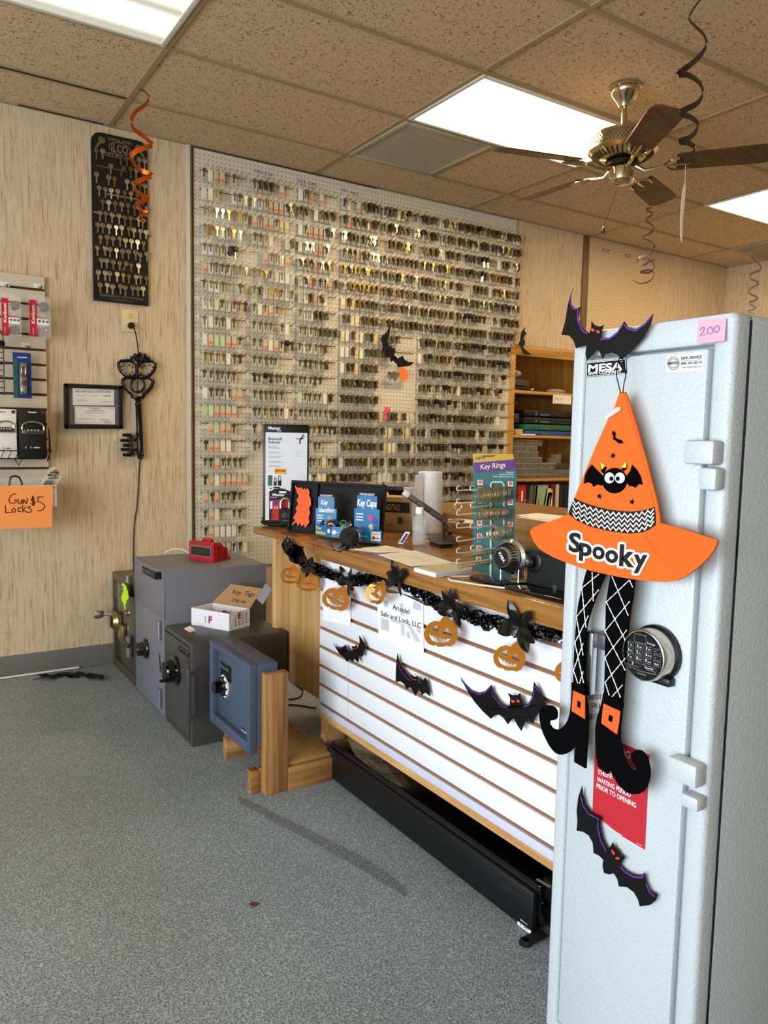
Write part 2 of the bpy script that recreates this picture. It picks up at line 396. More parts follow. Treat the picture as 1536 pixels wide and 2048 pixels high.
# purple felt-tip numbers on the boards
pn = M('purple_ink', '#5b4a86', .8)
nb = MB(pn)
for (s, a, b, h) in [('105-224', (509, 345), (545, 354), 7), ('C  CO', (515, 354), (541, 360), 4), ('225-340', (594, 364), (633, 374), 7), ('CP  HR', (602, 372), (629, 380), 4), ('341-482', (682, 382), (716, 392), 6)]:
    nb.pxtext(s, a, b, h, 1, YB - .0125, mat=pn, n=NY)
obj('handwriting', nb, PB1, 'purple handwritten numbers')
nb = MB(pn)
for (s, a, b, h) in [('XX', (1203, 503), (1220, 508), 9), ('XX', (1248, 514), (1262, 518), 9), ('XXX', (1284, 520), (1310, 526), 8)]: nb.pxtext(s, a, b, h, 1, YB - .0125, mat=pn, n=NY)
obj('handwriting', nb, PB3, 'faint purple marks')
# ================================================================ keys: base meshes (hanging point at the origin, facing the room)
def ring(cx, cz, r, n=12, a0=0): return [(cx + r * math.cos(a0 + 2 * PI * k / n), cz + r * math.sin(a0 + 2 * PI * k / n)) for k in range(n)]
def key_loop(w=.0125, L=.052, simple=False):
    b = [(.0042, -.0205), (.0042, -L + .006), (.002, -L), (-.0015, -L), (-.0042, -L + .004)]
    if not simple: b = [(.0042, -.0205), (.0042, -.026), (.0030, -.028), (.0042, -.031), (.0030, -.034), (.0042, -.037), (.0042, -L + .006), (.002, -L), (-.0015, -L), (-.0042, -L + .004)]
    b += [(-.0042, -.0205)]
    k = 7 if simple else 11
    arc = []
    for i in range(k + 1):
        a = PI + .38 + (2 * PI - .76) * (i / k)          # around the bow, from lower left over the top to lower right
        arc.append((w * math.sin(a) * 1.0, -.0095 + w * math.cos(a) * .93))
    return b + arc
def key_sheet(mb, mat, dy=0., dx=0., rot=0., w=.0125, L=.052, simple=False, t=.0023, s=1.):
    lp = key_loop(w, L, simple); c, n = math.cos(rot), math.sin(rot)
    loops = [lp] if simple else [lp, ring(0, -.003, .0028, 8)]
    mb.sheet(loops, lambda x, z: V((dx + s * (x * c - z * n), dy, s * (x * n + z * c))), NY, t, mat); return mb
def card_mb(mat, sticker=None, w=.0255, h=.064, thick=.008, mb=None, dy=0.):
    mb = mb or MB()
    mb.sheet([[(-w / 2, .004), (-w / 2, -h), (w / 2, -h), (w / 2, .004), (w / 2 - .003, .006), (-w / 2 + .003, .006)], ring(0, 0, .0025, 6)], lambda x, z: V((x, dy, z)), NY, thick, mat)
    if sticker: mb.quad(V((-w / 2 + .002, dy - .0006, -h + .010)), V((w / 2 - .002, dy - .0006, -h + .010)), V((w / 2 - .002, dy - .0006, -h + .024)), V((-w / 2 + .002, dy - .0006, -h + .024)), sticker)
    mb.quad(V((-w / 2 + .003, dy - .0005, -h + .004)), V((w / 2 - .003, dy - .0005, -h + .004)), V((w / 2 - .003, dy - .0005, -h + .0055)), V((-w / 2 + .003, dy - .0005, -h + .0055)), M('card_print', '#6a6252', .8)); return mb
cards = dict(W=M('card_cream', '#e6dfc9', .6), T=M('card_buff', '#cbbf9d', .6), G=M('card_green', '#c3d4a4', .6), Y=M('card_pale', '#e6dcae', .6), d=M('card_grey', '#c4bba4', .55), b=M('card_tan', '#cdbf98', .6), n=M('card_white', '#dfdacb', .55))
stk = M('sticker_orange', '#ff6a48', .6); stky = M('sticker_yellow', '#f0b23c', .6)
KM = dict(b=brass, n=nickel, d=darkmet, B=M('bright_brass', '#efcf6a', .25, 1.), N=M('bright_nickel', '#f2efe2', .2, 1.), D=M('old_bronze', '#63583f', .42, .8), X=M('grey_steel', '#a09b8c', .4, .9))
redp = M('red_pouch', '#c0331c', .4); headm = M('black_head', '#0c0c0d', .4)
def mk(name, mb): return rawmesh(name, mb)
CARD = {k: mk('packet', card_mb(m, stk if k == 'T' else stky if k == 'Y' else None)) for k, m in cards.items()}
CARD['r'] = mk('packet', card_mb(redp, w=.027, h=.06))
CARD['p'] = mk('packet', card_mb(M('pink_card', '#f0506e', .6), w=.032, h=.062))
def stackmb(kind, n, simple, jit=.25):
    mb = MB()
    for i in range(n):
        m = KM[kind] if random.random() < .75 else KM[random.choice('bndD')]
        if kind in 'BN': m = KM[kind] if i == n - 1 else KM['n']
        key_sheet(mb, m, dy=-.0055 * i, rot=random.uniform(-jit, jit) * (1 if i else .3), w=random.choice((.0115, .0125, .0138)), L=random.choice((.046, .050, .054)), simple=simple)
    return mb
def carmb(n=2):
    mb = MB()
    for i in range(n):
        r = random.uniform(-.2, .2); c, s_ = math.cos(r), math.sin(r); dy = -.011 * i
        X = V((c, 0, s_)); Z = V((-s_, 0, c)); o = V((0, dy, 0))
        mb.obox(o - Z * .012, X * .0145, V((0, .004, 0)), Z * .017, headm, .004); mb.obox(o - Z * .047, X * .004, V((0, .0013, 0)), Z * .02, KM['N' if i else 'n'])
    return mb
KEYS = {}
for k in 'bndBND': KEYS[k] = [mk('key', stackmb(k, 3 if k == 'D' else 1 if k in 'bnd' else 2, False)) for _ in range(3)]
KEYS['X'] = [mk('key', carmb(2)) for _ in range(3)]
RAWSIMPLE = {k: [stackmb(k, random.choice((5, 6, 7)), True, .32) for _ in range(4)] for k in 'bndBND'}
RAWSIMPLE['X'] = [carmb(3) for _ in range(3)]
RAWCARD = {k: card_mb(m, stk if k == 'T' else stky if k == 'Y' else None) for k, m in cards.items()}
LOOK = dict(W='plain cream key packet', T='key packet with orange sticker', G='pale green key packet', Y='key packet with yellow sticker', d='dull dark key on grey packet', b='brass key on tan packet', n='silver key on white packet',
            B='bright yellow brass key', N='bright silver key', D='bunch of dark bronze keys', X='black headed car key', r='red key pouch', p='large pink key packet')
# ---------------------------------------------------------------- the hook rails and what hangs on them
ROWZ = [at(410, 338, 1, 4.345).z - .1016 * k for k in range(23)]
SX = [PX0 + .052 + .3045 * k for k in range(8)]; HP = .0355
MAP = """dWTT.d..|dddd.T..|WdTrT...|nW.TdDDd
WWb..ndn|nndTTTnd|ddrWddnr|dTdddddd
NNNNBBbd|TdTTdYY.|WnTTTnn.|nddddnNd
dBBndbn.|dddW..nn|WnnTTn..|nnnTnnNn
nnddnX..|..TddnT.|ndnTnnd.|bnBBnBdd
TndddddN|BdBdnnWn|nnTnnNTd|ndBbbBbB
dnnb..dB|dDnbbdnd|nndTnW..|YdYbdddn
nnGdndbD|dWbTdb..|dnnddn..|ndWYddbd
nWddWd..|dddd.dW.|ddddddnd|YWdYWddY
WTGGTTd.|ddTWTdXD|dndddd..|WWdYWddd
bbnbWdD.|ddddd...|dDDddn..|WdDYddDd
dddddd..|DdXDdddD|dddDD...|ddDDDDdd
WdddnTT.|dddddd..|GddddWd.|Ddddddnd
GGTTTT..|dddbddWd|dddddddd|dddbddDd
.TGTTd..|dTdddWd.|dddbDDDD|ddDddddn
dTTWW...|dd......|...dd...|nbDbDddn
ddTdddd.|dd......|YWddbYdd|WddnbdWd
DTWTTTTT|dd......|DdWdYYbD|DddDddd.
TdTddDd.|dd......|ddddYddD|dDDDdddD
dTW..dd.|Wd......|ddddddWd|ddd.dddd
dTWWWWd.|Yd......|........|........
WTTTTndW|dndd....|........|........
......dW|rDDWn...|........|........""".split('\n')
rows = [r.split('|') for r in MAP]
for ri, r in enumerate(rows):
    for sct in range(4, 8):
        q = ''
        for h in range(8):
            z = random.random()
            c = 'D' if z < .30 else 'd' if z < .56 else 'n' if z < .76 else 'b' if z < .84 else 'X' if z < .92 else 'W' if z < .95 else '.'
            if 3 <= ri <= 8 and sct in (4, 5) and z > .86: c = 'BN'[h % 2]
            if sct == 4 and 9 <= ri <= 12: c = '.' if h > 1 or ri > 9 else c
            if sct == 4 and ri == 8: c = c if h < 4 else '.'
            if sct == 4 and 13 <= ri <= 19: c = 'dnWWdWYn'[int(z * 97) % 8]
            if sct >= 6 and ri in (8, 9, 10, 15) and z > .6: c = 'X'
            if sct == 7 and ri > 9: c = '.' if z < .35 else 'n' if z < .6 else c
            q += c
        r.append(q)
def seen(x, z):
    px, py = proj((x, 4.33, z - .03))
    if px < 530: return py < 1125
    if px < 640: return py < 1052 and not (532 < px < 610 and py > 868)
    if px < 775: return py < 990
    if 842 < px < 884 and py > 950: return False
    if 955 < px < 1020 and py > 915: return False
    return py < 1032 and (px < 1020 or py < 690)
railm = M('rail_wire', '#8d806a', .4, .5)
rmb = MB(railm)
rmb.obox(V((.124, .004, 0)), V((.142, 0, 0)), V((0, .002, 0)), V((0, 0, .0032)), railm)
for h in range(8):
    x = h * HP; rmb.tube([V((x, .004, 0)), V((x, -.030, .002)), V((x, -.058, .006)), V((x, -.072, .012)), V((x, -.077, .018))], .0014, 5, railm)
RAIL = mk('hook_rail', rmb)
spots = []
for ri in range(23):
    for sct in range(8):
        if not any(seen(SX[sct] + h * HP, ROWZ[ri]) for h in range(8)): continue
        px, py = proj((SX[sct] + .12, YB, ROWZ[ri]))
        if 531 < px < 600 and py > 900: continue
        if sct == 4 and 10 <= ri <= 12: continue
        o = bpy.data.objects.new('hook_rail', RAIL); COL.objects.link(o); o.location = (SX[sct], YB - .017, ROWZ[ri])
        tag(o, f'hook rail on key pegboard, {ORD[ri + 1]} row from top, {ORD[sct + 1]} from left', 'hook rail', 'hook rails on the key pegboard')
        n = 0
        for h, c in enumerate(rows[ri][sct]):
            if c != '.' and c != ' ' and seen(SX[sct] + h * HP, ROWZ[ri]): spots.append((sct, ri, h, c))
spots.sort(key=lambda s: (SX[s[0]] + s[2] * HP) ** 2 + (ROWZ[s[1]] - CAM_H) ** 2)
near, far = spots[:300], spots[300:]
order = {}
for s in sorted(spots, key=lambda s: (s[1], s[0], s[2])): order.setdefault(s[1], []).append(s)
for s in near:
    sct, ri, h, c = s; x, z = SX[sct] + h * HP, ROWZ[ri]; k = order[ri].index(s) + 1
    lab = f'{LOOK[c]} on pegboard, {ORD[ri + 1]} row from top, {ORD[k]} from left'
    grp = 'keys and key packets on the pegboard'
    y = YB - .050; rz = random.uniform(-.22, .22); loc = (x, y, z)
    cm, km = CARD.get(c), KEYS.get(c)
    if cm and km:
        t = thing('key_bundle', lab, 'keys', loc, grp); t.rotation_euler = (0, 0, rz)
        o = bpy.data.objects.new('packet', cm); o.parent = t; COL.objects.link(o)
        o = bpy.data.objects.new('key', random.choice(km)); o.parent = t; o.location = (random.uniform(-.004, .004), -.004, .0); COL.objects.link(o)
    else:
        o = bpy.data.objects.new('key_packet' if cm else 'key_bunch', cm or random.choice(km)); COL.objects.link(o)
        o.location = loc; o.rotation_euler = (0, 0, rz); tag(o, lab, 'keys', grp)
mass = MB()
def inst(src, o, rz):
    c, s_ = math.cos(rz), math.sin(rz); b = len(mass.v)
    mass.v.extend(V((o.x + v.x * c - v.y * s_, o.y + v.x * s_ + v.y * c, o.z + v.z)) for v in src.v)
    mp = [mass.mi(m) for m in src.mats]
    mass.f.extend(tuple(b + i for i in f) for f in src.f); mass.m.extend(mp[i] for i in src.m)
for s in far:
    sct, ri, h, c = s; o = V((SX[sct] + h * HP, YB - .040, ROWZ[ri])); rz = random.uniform(-.3, .3)
    if c in RAWCARD: inst(RAWCARD[c], o, rz); o = o + V((0, -.003, 0))
    if c in RAWSIMPLE: inst(random.choice(RAWSIMPLE[c]), o, rz)
tag(obj('key_mass', mass), 'dense mass of hanging keys covering the right of the pegboard', 'keys', None, 'stuff')
# ---------------------------------------------------------------- the black key board on the wall
def wallpt(x, y, yv=4.37): return at(x, y, 1, yv)
kb = thing('key_board', 'tall black antique board of key blanks with rounded top on the wallpaper', 'key board', (1.11, 4.375, 2.0))
bx0, bx1, bz0, bz1 = .967, 1.258, 1.999, 2.868; rr = .05
lp = [(bx0, bz0), (bx1, bz0)] + [(bx1 - rr + rr * math.cos(a), bz1 - rr + rr * math.sin(a)) for a in [PI / 2 * k / 6 for k in range(7)]] + [(bx0 + rr + rr * math.cos(a), bz1 - rr + rr * math.sin(a)) for a in [PI / 2 + PI / 2 * k / 6 for k in range(7)]]
kbm = M('key_board_black', '#15130c', .45, nz=(12, .5, 0))
b = MB(kbm).sheet([lp], lambda x, z: V((x, 4.372, z)), NY, .016, kbm)
gold = M('faded_gold', '#8a7a58', .6); dull = M('dull_wood', '#54402c', .6)
for yv, x0, x1, m in [(2.757, 1.03, 1.2, dull), (2.695, .99, 1.15, dull), (2.56, 1.04, 1.21, gold), (2.515, 1.0, 1.15, dull), (2.455, .972, 1.25, gold)]:
    b.box(x0, x1, 4.369, 4.372, yv - .004, yv + .004, m)
obj('board', b, kb)
w = MB(gold); U = V((1, 0, 0)); Z = V((0, 0, 1))
w.text('GENUINE', (1.112, 4.371, 2.838), U, Z, .014, .125, gold, center=True, n=NY); w.text('KEY BLANKS', (1.112, 4.371, 2.762), U, Z, .014, .15, gold, center=True, n=NY, bold=.01)
w.text('ILCO', (1.112, 4.371, 2.785), U, Z, .038, .085, gold, center=True, n=NY, bold=.01)
w.ribbon([V((1.112 + .056 * math.cos(2 * PI * k / 28), 4.371, 2.805 + .030 * math.sin(2 * PI * k / 28))) for k in range(28)], .003, NY, gold, closed=True)
obj('lettering', w, kb, 'faded gold lettering and oval emblem'); w = MB(gold); w.text('INDEPENDENT LOCK COMPANY', (1.115, 4.371, 2.026), U, Z, .010, .23, gold, center=True, n=NY); w.text('FITCHBURG, MASS., U.S.A.', (1.115, 4.371, 2.011), U, Z, .006, .11, gold, center=True, n=NY)
obj('lettering', w, kb, 'faded gold maker line')
for (kx, sg) in ((1.016, 1), (1.215, -1)):
    b = MB(M('painted_key', '#6a5a30', .45)); key_sheet(b, b.cur, rot=-.6 * sg, s=1.45, t=.002)
    for i, v in enumerate(b.v): b.v[i] = v + V((kx + .012 * sg, 4.3705, 2.842))
    b.ball(V((kx + .014 * sg, 4.368, 2.838)), .0035, mat=steel, seg=8, rings=5); obj('corner_key', b, kb)
KB = [[(740, 368), (788, 372), (928, 412), (975, 428), (1070, 440), (1112, 450)], [(850, 488), (955, 510), (1005, 512), (1045, 525), (1098, 540)], [(742, 552), (835, 575), (880, 588), (977, 608), (1025, 622), (1075, 632), (1113, 642)],
      [(762, 656), (810, 668), (855, 676), (905, 684), (957, 692), (1007, 700), (1058, 714), (1100, 726)], [(788, 760), (835, 768), (885, 774), (935, 784), (985, 790), (1033, 804), (1075, 806), (1128, 812)], [(768, 848), (812, 852), (860, 866), (915, 872), (960, 884), (1003, 888), (1065, 900), (1098, 908)],
      [(752, 940), (790, 946), (838, 952), (893, 960), (935, 962), (990, 970), (1028, 982), (1078, 988), (1122, 998)], [(772, 1034), (823, 1036), (868, 1046), (922, 1046), (965, 1060), (1010, 1066), (1057, 1074), (1103, 1080)], [(748, 1116), (807, 1122), (845, 1128), (895, 1136), (942, 1144), (988, 1148), (1042, 1154), (1077, 1172), (1128, 1166)],
      [(780, 1212), (820, 1216), (870, 1226), (920, 1236), (975, 1240), (1008, 1250), (1065, 1256)], [(755, 1305), (808, 1310), (842, 1316), (900, 1320), (947, 1326), (990, 1336), (1046, 1340), (1080, 1342), (1124, 1350)], [(770, 1402), (823, 1402), (865, 1416), (925, 1414), (962, 1424), (1020, 1426), (1060, 1432), (1100, 1432)]]
IK = []
for k in range(5):
    m = [KM['n'], KM['b'], KM['d'], KM['n'], KM['N']][k]; b = MB(); key_sheet(b, m, w=(.0135, .012, .013, .0145, .0125)[k], L=(.055, .05, .058, .052, .054)[k], s=.98, t=.005); b.tube([V((0, .03, -.002)), V((0, -.004, -.002)), V((0, -.007, .002))], .0012, 5, steel); IK.append(mk('key_blank', b))
nm = ['silver', 'brass', 'dull bronze', 'silver', 'bright silver']
for ri, r in enumerate(KB):
    for ci, (cx, cy) in enumerate(r):
        p = wallpt(cx / 3.84, 200 + cy / 3.84 + 1, 4.362); k = random.choice((0, 2, 1, 2, 3, 2)) if ri < 6 else random.choice((0, 1, 3, 3))
        if (ri, ci) in ((6, 3), (8, 0)): k = 4
        o = bpy.data.objects.new('key_blank', IK[k]); COL.objects.link(o); o.location = p; o.rotation_euler = (0, 0 if (ri, ci) not in ((1, 1), (9, 4)) else .4, random.uniform(-.25, .25))
        tag(o, f'{nm[k]} key blank on black board, {ORD[ri + 1]} row from top, {ORD[ci + 1]} from left', 'key', 'key blanks on the black board')
# ================================================================ left wall: slatwall display
UX, UZ = V((1, 0, 0)), V((0, 0, 1))
def c2(x, y): return (x / 3.4125, 500 + y / 3.4125)
SY = 4.362
slat = MB(M('slat_laminate', '#cfc4ae', .4)); grv = M('slat_groove', '#4a2a16', .7)
gz = [at(91, 581, 1, SY).z - .0762 * k for k in range(15)]
zt, prev = 2.087, 2.087
for z in gz + [.955]:
    slat.box(-.75, .724, SY, SY + .018, z + .006, prev - .006 if prev != zt else zt, bev=.002); prev = z
slat.box(-.75, .722, SY + .012, YB, .955, zt, grv)
solo('slatwall_panel', slat, 'cream slatwall display panel at the left edge of the wallpaper wall', 'slatwall panel')
wire = M('black_wire', '#0f0e0d', .4, .3)
def hook(px, py, lab, L=.09):
    p = at(px, py, 1, SY); b = MB(M('white_hook', '#ded8c6', .5)).box(p.x - .022, p.x + .022, SY - .004, SY, p.z - .006, p.z + .018, bev=.002)
    b.tube([p + V((0, -.002, .002)), p + V((0, -L * .5, -.012)), p + V((0, -L, -.02)), p + V((0, -L - .012, -.008))], .0025, 6, wire)
    solo('wall_hook', b, lab, 'hook', 'display hooks on the cream slatwall'); return p
hook(10, 571, 'black wire hook holding the left red lock pack'); hook(76, 574, 'black wire hook holding the right red lock pack'); hook(52, 692, 'black wire hook holding the blue lock pack')
def clam(x0, x1, y0, y1, yv, lab, right):
    a, c = at(x0, y0, 1, yv), at(x1, y1, 1, yv); W, H = c.x - a.x, a.z - c.z
    t = thing('lock_pack', lab, 'lock pack', ((a.x + c.x) / 2, yv, c.z), 'lock packs on the cream slatwall')
    b = MB(red).box(a.x + W * .05, a.x + W * .40, yv - .004, yv, c.z + H * .04, a.z - H * .06)
    b.text('Kwikset', (a.x + W * .30, yv - .0045, c.z + H * .36), UZ, -UX, W * .17, H * .46, white, n=NY, bold=.015); b.box(a.x + W * .19, a.x + W * .23, yv - .0046, yv - .004, c.z + H * .08, c.z + H * .26, M('pale_red', '#e0a0a0', .6))
    obj('red_card', b, t, 'red printed card strip')
    b = MB(white).box(a.x + W * .40, c.x - W * .02, yv - .004, yv, c.z + H * .34, c.z + H * .54)
    b.box(a.x + W * .40, c.x - W * .02, yv - .005, yv - .004, c.z + H * .49, c.z + H * .54, M('tan_print', '#a9742c', .6) if right else red)
    for k in range(3): b.lathe([(W * .07, 0), (W * .07, .0006)], V((a.x + W * (.52 + .19 * k), yv - .0046, c.z + H * .43)), NY, 14, ink)
    obj('label_card', b, t, 'white printed label')
    b = MB(steel).lathe([(W * .2, 0), (W * .2, .006), (W * .09, .012), (W * .1, .03), (W * .25, .04), (W * .26, .055), (W * .16, .066), (.001, .068)], (a.x + W * .68, yv, c.z + H * .75), NY, 20, M('satin_nickel', '#8e8472', .3, 1.))
    obj('door_knob', b, t, 'satin metal door knob')
    b = MB(steel).lathe([(W * .27, 0), (W * .27, .02), (W * .2, .032), (W * .2, .034), (W * .12, .034), (W * .11, .030), (.001, .03)], (a.x + W * .68, yv, c.z + H * .19), NY, 20, chrome if right else M('satin_nickel'))
    obj('lock_cylinder', b, t)
    b = MB(clear); b.box(a.x, c.x, yv + .002, yv + .004, c.z, a.z + H * .06); b.box(a.x + W * .42, c.x - .004, yv - .072, yv - .071, c.z + H * .02, a.z - H * .02)
    for q in (a.x + W * .42, c.x - .005): b.box(q, q + .001, yv - .072, yv + .002, c.z + H * .02, a.z - H * .02)
    for q in (c.z + H * .02, a.z - H * .02): b.box(a.x + W * .42, c.x - .004, yv - .072, yv + .002, q, q + .001)
    obj('blister', b, t, 'clear plastic blister shell')
clam(0, 41, 590, 677, 4.30, 'red and clear blister pack with knob, left of the two hanging packs', False)
clam(56, 99, 594, 679, 4.30, 'red and clear blister pack with chrome lock, right of the two hanging packs', True)
# blue and green pack
a, c = at(25, 704, 1, 4.30), at(64, 797, 1, 4.30); W, H = c.x - a.x, a.z - c.z
t = thing('lock_pack', 'blue and green blister pack with silver latch lock under the red packs', 'lock pack', ((a.x + c.x) / 2, 4.30, c.z), 'lock packs on the cream slatwall')
b = MB(M('pack_blue', '#1d3a86', .35)).box(a.x, c.x, 4.298, 4.302, c.z, a.z, bev=.001); gr = M('pack_green', '#2a6a4a', .35)
b.box(a.x + W * .05, a.x + W * .24, 4.296, 4.298, c.z + H * .03, a.z - H * .14, gr); b.ribbon([V((a.x + W * (.24 + .06 * k), 4.297, a.z - H * (.10 + .012 * (k % 2)))) for k in range(10)], .004, NY, white)
obj('backing_card', b, t, 'blue and green printed card')
b = MB(M('satin_nickel')); b.box(a.x + W * .34, a.x + W * .74, 4.284, 4.296, c.z + H * .07, a.z - H * .22, bev=.004)
b.box(a.x + W * .38, a.x + W * .70, 4.276, 4.284, c.z + H * .12, c.z + H * .28, chrome, .003); b.box(a.x + W * .38, a.x + W * .70, 4.276, 4.284, c.z + H * .36, c.z + H * .46, steel, .003)
for q in (.40, .63): b.box(a.x + W * q, a.x + W * (q + .07), 4.274, 4.284, c.z + H * .52, c.z + H * .74, chrome, .002)
b.box(a.x + W * .40, a.x + W * .7, 4.274, 4.284, c.z + H * .70, c.z + H * .74, chrome, .002)
obj('latch_lock', b, t, 'silver latch lock')
# black wire rack cut by the frame
b = MB(wire); p0, p1 = at(2, 681, 1, 4.2), at(9, 787, 1, 4.2)
for z in [p1.z + (p0.z - p1.z) * k / 9 for k in range(10)]: b.tube([V((p1.x - .3, 4.2, z)), V((p1.x, 4.2, z))], .0022, 5)
for x in (p1.x, p1.x - .1, p1.x - .2): b.tube([V((x, 4.2, p1.z - .01)), V((x, 4.2, p0.z + .02)), V((x, 4.36, p0.z + .07))], .003, 6)
b.box(p1.x - .06, p1.x + .004, 4.16, 4.21, p0.z - .03, p0.z - .005, black, .003)
solo('wire_rack', b, 'black wire grid rack at the left picture edge beside the blue lock pack', 'wire rack')
# wire basket with two boxed key safes
B0 = 4.215
bk = thing('wire_basket', 'black wire basket shelf on the slatwall holding two boxed locks', 'wire basket', (.45, 4.29, 1.29))
q0, q1 = at(0, 901, 1, B0), at(105, 903, 1, B0); zt_ = q0.z; zb = at(95, 918, 1, B0).z
b = MB(wire); xr = q1.x
b.tube([V((xr - .9, B0, zt_)), V((xr, B0, zt_)), V((xr, SY, zt_))], .003, 6); b.tube([V((xr - .9, B0 + .03, zb)), V((xr - .03, B0 + .03, zb)), V((xr - .03, SY, zb))], .003, 6)
for k in range(26): x = xr - .03 - .033 * k; b.tube([V((x + .006, B0, zt_)), V((x - .008, B0 + .03, zb)), V((x - .008, SY, zb))], .0018, 5)
for k in range(1, 4): b.tube([V((xr - .9, B0 + .03 + .03 * k, zb)), V((xr - .03, B0 + .03 + .03 * k, zb))], .0018, 5)
obj('basket', b, bk)
b = MB(wire); pk = at(98, 858, 1, SY - .01); b.tube([V((xr - .01, B0, zt_ - .004)), pk, V((pk.x, SY - .01, zb)), V((xr - .02, B0 + .03, zb - .01)), V((xr - .01, B0, zt_ - .004))], .003, 6)
b.tube([V((xr - .14, B0 + .02, zb)), V((xr - .15, B0 + .06, zb - .035)), V((xr - .17, B0 + .05, zb))], .0025, 6); obj('side_bracket', b, bk)
def boxed(x0, x1, y0, y1, yv, dark, lab):
    a, c = at(x0, y0, 1, yv), at(x1, y1, 1, yv); W, H = c.x - a.x, a.z - c.z; z0 = zb + .003
    t = thing('lock_box', lab, 'boxed lock', ((a.x + c.x) / 2, yv, z0), 'boxed locks in the wire basket'); m = M('box_dark', '#14150f', .4) if dark else M('box_light', '#e4e0d4', .5)
    fg = white if dark else ink
    b = MB(m).box(a.x, c.x, yv, yv + .07, z0, a.z, bev=.002)
    b.text('Master', ((a.x + c.x) / 2 - (0 if dark else W * .1), yv, a.z - H * .09), UX, UZ, H * .035, W * .32, fg, center=True, n=NY, bold=.02); b.box(c.x - W * .2, c.x - W * .04, yv - .0006, yv, a.z - H * .11, a.z - H * .03, M('maroon', '#5c1620', .5))
    [b.box(a.x + W * u_, a.x + W * u_ + .003, yv - .0006, yv, z0 + H * .22, z0 + H * .27, fg) for u_ in (.22, .40, .60)]; b.box(a.x + W * .5, a.x + W * .75, yv - .0006, yv, z0 + H * .235, z0 + H * .25, fg)
    obj('carton', b, t)
    b = MB(M('satin_nickel')); zc = a.z - H * .52; xc = (a.x + c.x) / 2
    b.box(xc - W * .42, xc + W * .42, yv - .012, yv, zc - H * .06, zc + H * .04, M('satin_nickel'), .004); b.box(xc - W * .26, xc + W * .22, yv - .018, yv - .01, zc - H * .02, zc + H * .07, black, .002)
    for k in range(4): b.box(xc - W * (.22 - .12 * k), xc - W * (.14 - .12 * k), yv - .021, yv - .017, zc + .0, zc + H * .055, chrome, .001)
    b.tube([V((xc + W * .40 * math.cos(q), yv - .006, zc + H * .05 + H * .17 * math.sin(q) ** .6)) for q in [PI * k / 14 for k in range(15)]], .005, 8, chrome)
    obj('key_safe', b, t, 'silver combination key safe')
boxed(-14, 34, 817, 899, 4.25, False, 'white boxed key safe in the wire basket, cut by the picture edge')
boxed(37, 94, 817, 905, 4.25, True, 'black boxed key safe at the right end of the wire basket')
# bin of gun locks with the orange sign
TY = 4.17
p = at(113, 971, 1, TY); p2 = at(0, 974, 1, TY)
b = MB(M('bin_white', '#d8d2c4', .45)).box(p.x - .95, p.x, TY, TY + .004, p.z - .10, p.z, bev=.001).box(p.x - .95, p.x, TY, SY, p.z - .105, p.z - .10).box(p.x - .004, p.x, TY, SY, p.z - .10, p.z).box(p.x - .95, p.x, TY - .008, TY + .004, p.z - .003, p.z + .003, bev=.001)
b.box(p.x - .95, p.x, SY - .004, SY, p.z - .1, p.z + .03)
solo('display_bin', b, 'white plastic bin of gun locks hung on the slatwall behind the orange sign', 'bin')
sg = [(0, 1612), (362, 1610), (361, 1700), (357, 1800), (354, 1892), (150, 1900), (0, 1906)]
b = MB(M('sign_orange', '#fb9a50', .7)); x9 = at(-60, 1000, 1, TY - .012)
b.sheet([[(-60, 972)] + [(c2(*q)) for q in sg] + [(-60, 1060)]], lambda x, y: at(x, y, 1, TY - .012), NY, .0012)
pen = M('brown_marker', '#40140c', .7)
def c5(x, y): return (x / 5.908, 900 + y / 5.908)
for st in [[(185, 522), (160, 518), (130, 535), (108, 575), (108, 605), (125, 630), (160, 632), (188, 612), (190, 590), (165, 592), (195, 588)], [(212, 580), (212, 620), (225, 636), (250, 620), (258, 585), (260, 634)], [(275, 634), (278, 585), (312, 635), (325, 572)],
           [(412, 575), (390, 568), (368, 582), (372, 598), (400, 602), (415, 618), (405, 636), (380, 640), (362, 632)], [(392, 545), (398, 660)], [(382, 548), (388, 655)], [(512, 556), (450, 554), (445, 610), (485, 620), (522, 645), (528, 675), (505, 705), (470, 718), (436, 714)],
           [(62, 655), (66, 740), (130, 735)], [(160, 690), (138, 705), (145, 732), (170, 735), (182, 715), (172, 692), (155, 690)], [(245, 680), (222, 678), (210, 700), (218, 728), (248, 726)], [(262, 655), (270, 735)], [(308, 672), (270, 705), (318, 736)], [(365, 668), (340, 668), (335, 685), (365, 700), (372, 722), (350, 738), (325, 730)]]:
    b.pxrib([c5(*q) for q in st], 1.6, 1, TY - .0125, NY, pen, eps=.001)
solo('paper_sign', b, 'orange paper sign handwritten Gun Locks $5 taped to the bin', 'sign')
for (pts, lab) in (([(64, 1612), (66, 1575), (75, 1550), (100, 1542), (130, 1550), (148, 1585), (150, 1615)], 'black cable loop of a gun lock sticking out of the bin'),):
    solo('gun_lock', MB(black).tube([at(*c2(*q), 1, TY + .07) for q in pts] , .0045, 8), lab, 'gun lock')
bg = [c2(*q) for q in ((272, 1605), (300, 1550), (340, 1490), (372, 1480), (405, 1510), (425, 1550), (385, 1600), (375, 1615))]
t = thing('plastic_bag', 'clear zip bag of brass parts poking out of the bin corner', 'bag', at(85, 971, 1, TY + .05))
obj('bag_film', MB(M('film', '#e8e6dc', .2, alpha=.35)).pxsheet([bg], 1, TY + .05, NY, .012), t)
b = MB(brass)
for k in range(14): q = at(*c2(random.uniform(335, 390), random.uniform(1500, 1560)), 1, TY + .044); b.obox(q, V((.010, 0, .004 * random.uniform(-1, 1))), V((0, .002, 0)), V((.001, 0, .003)))
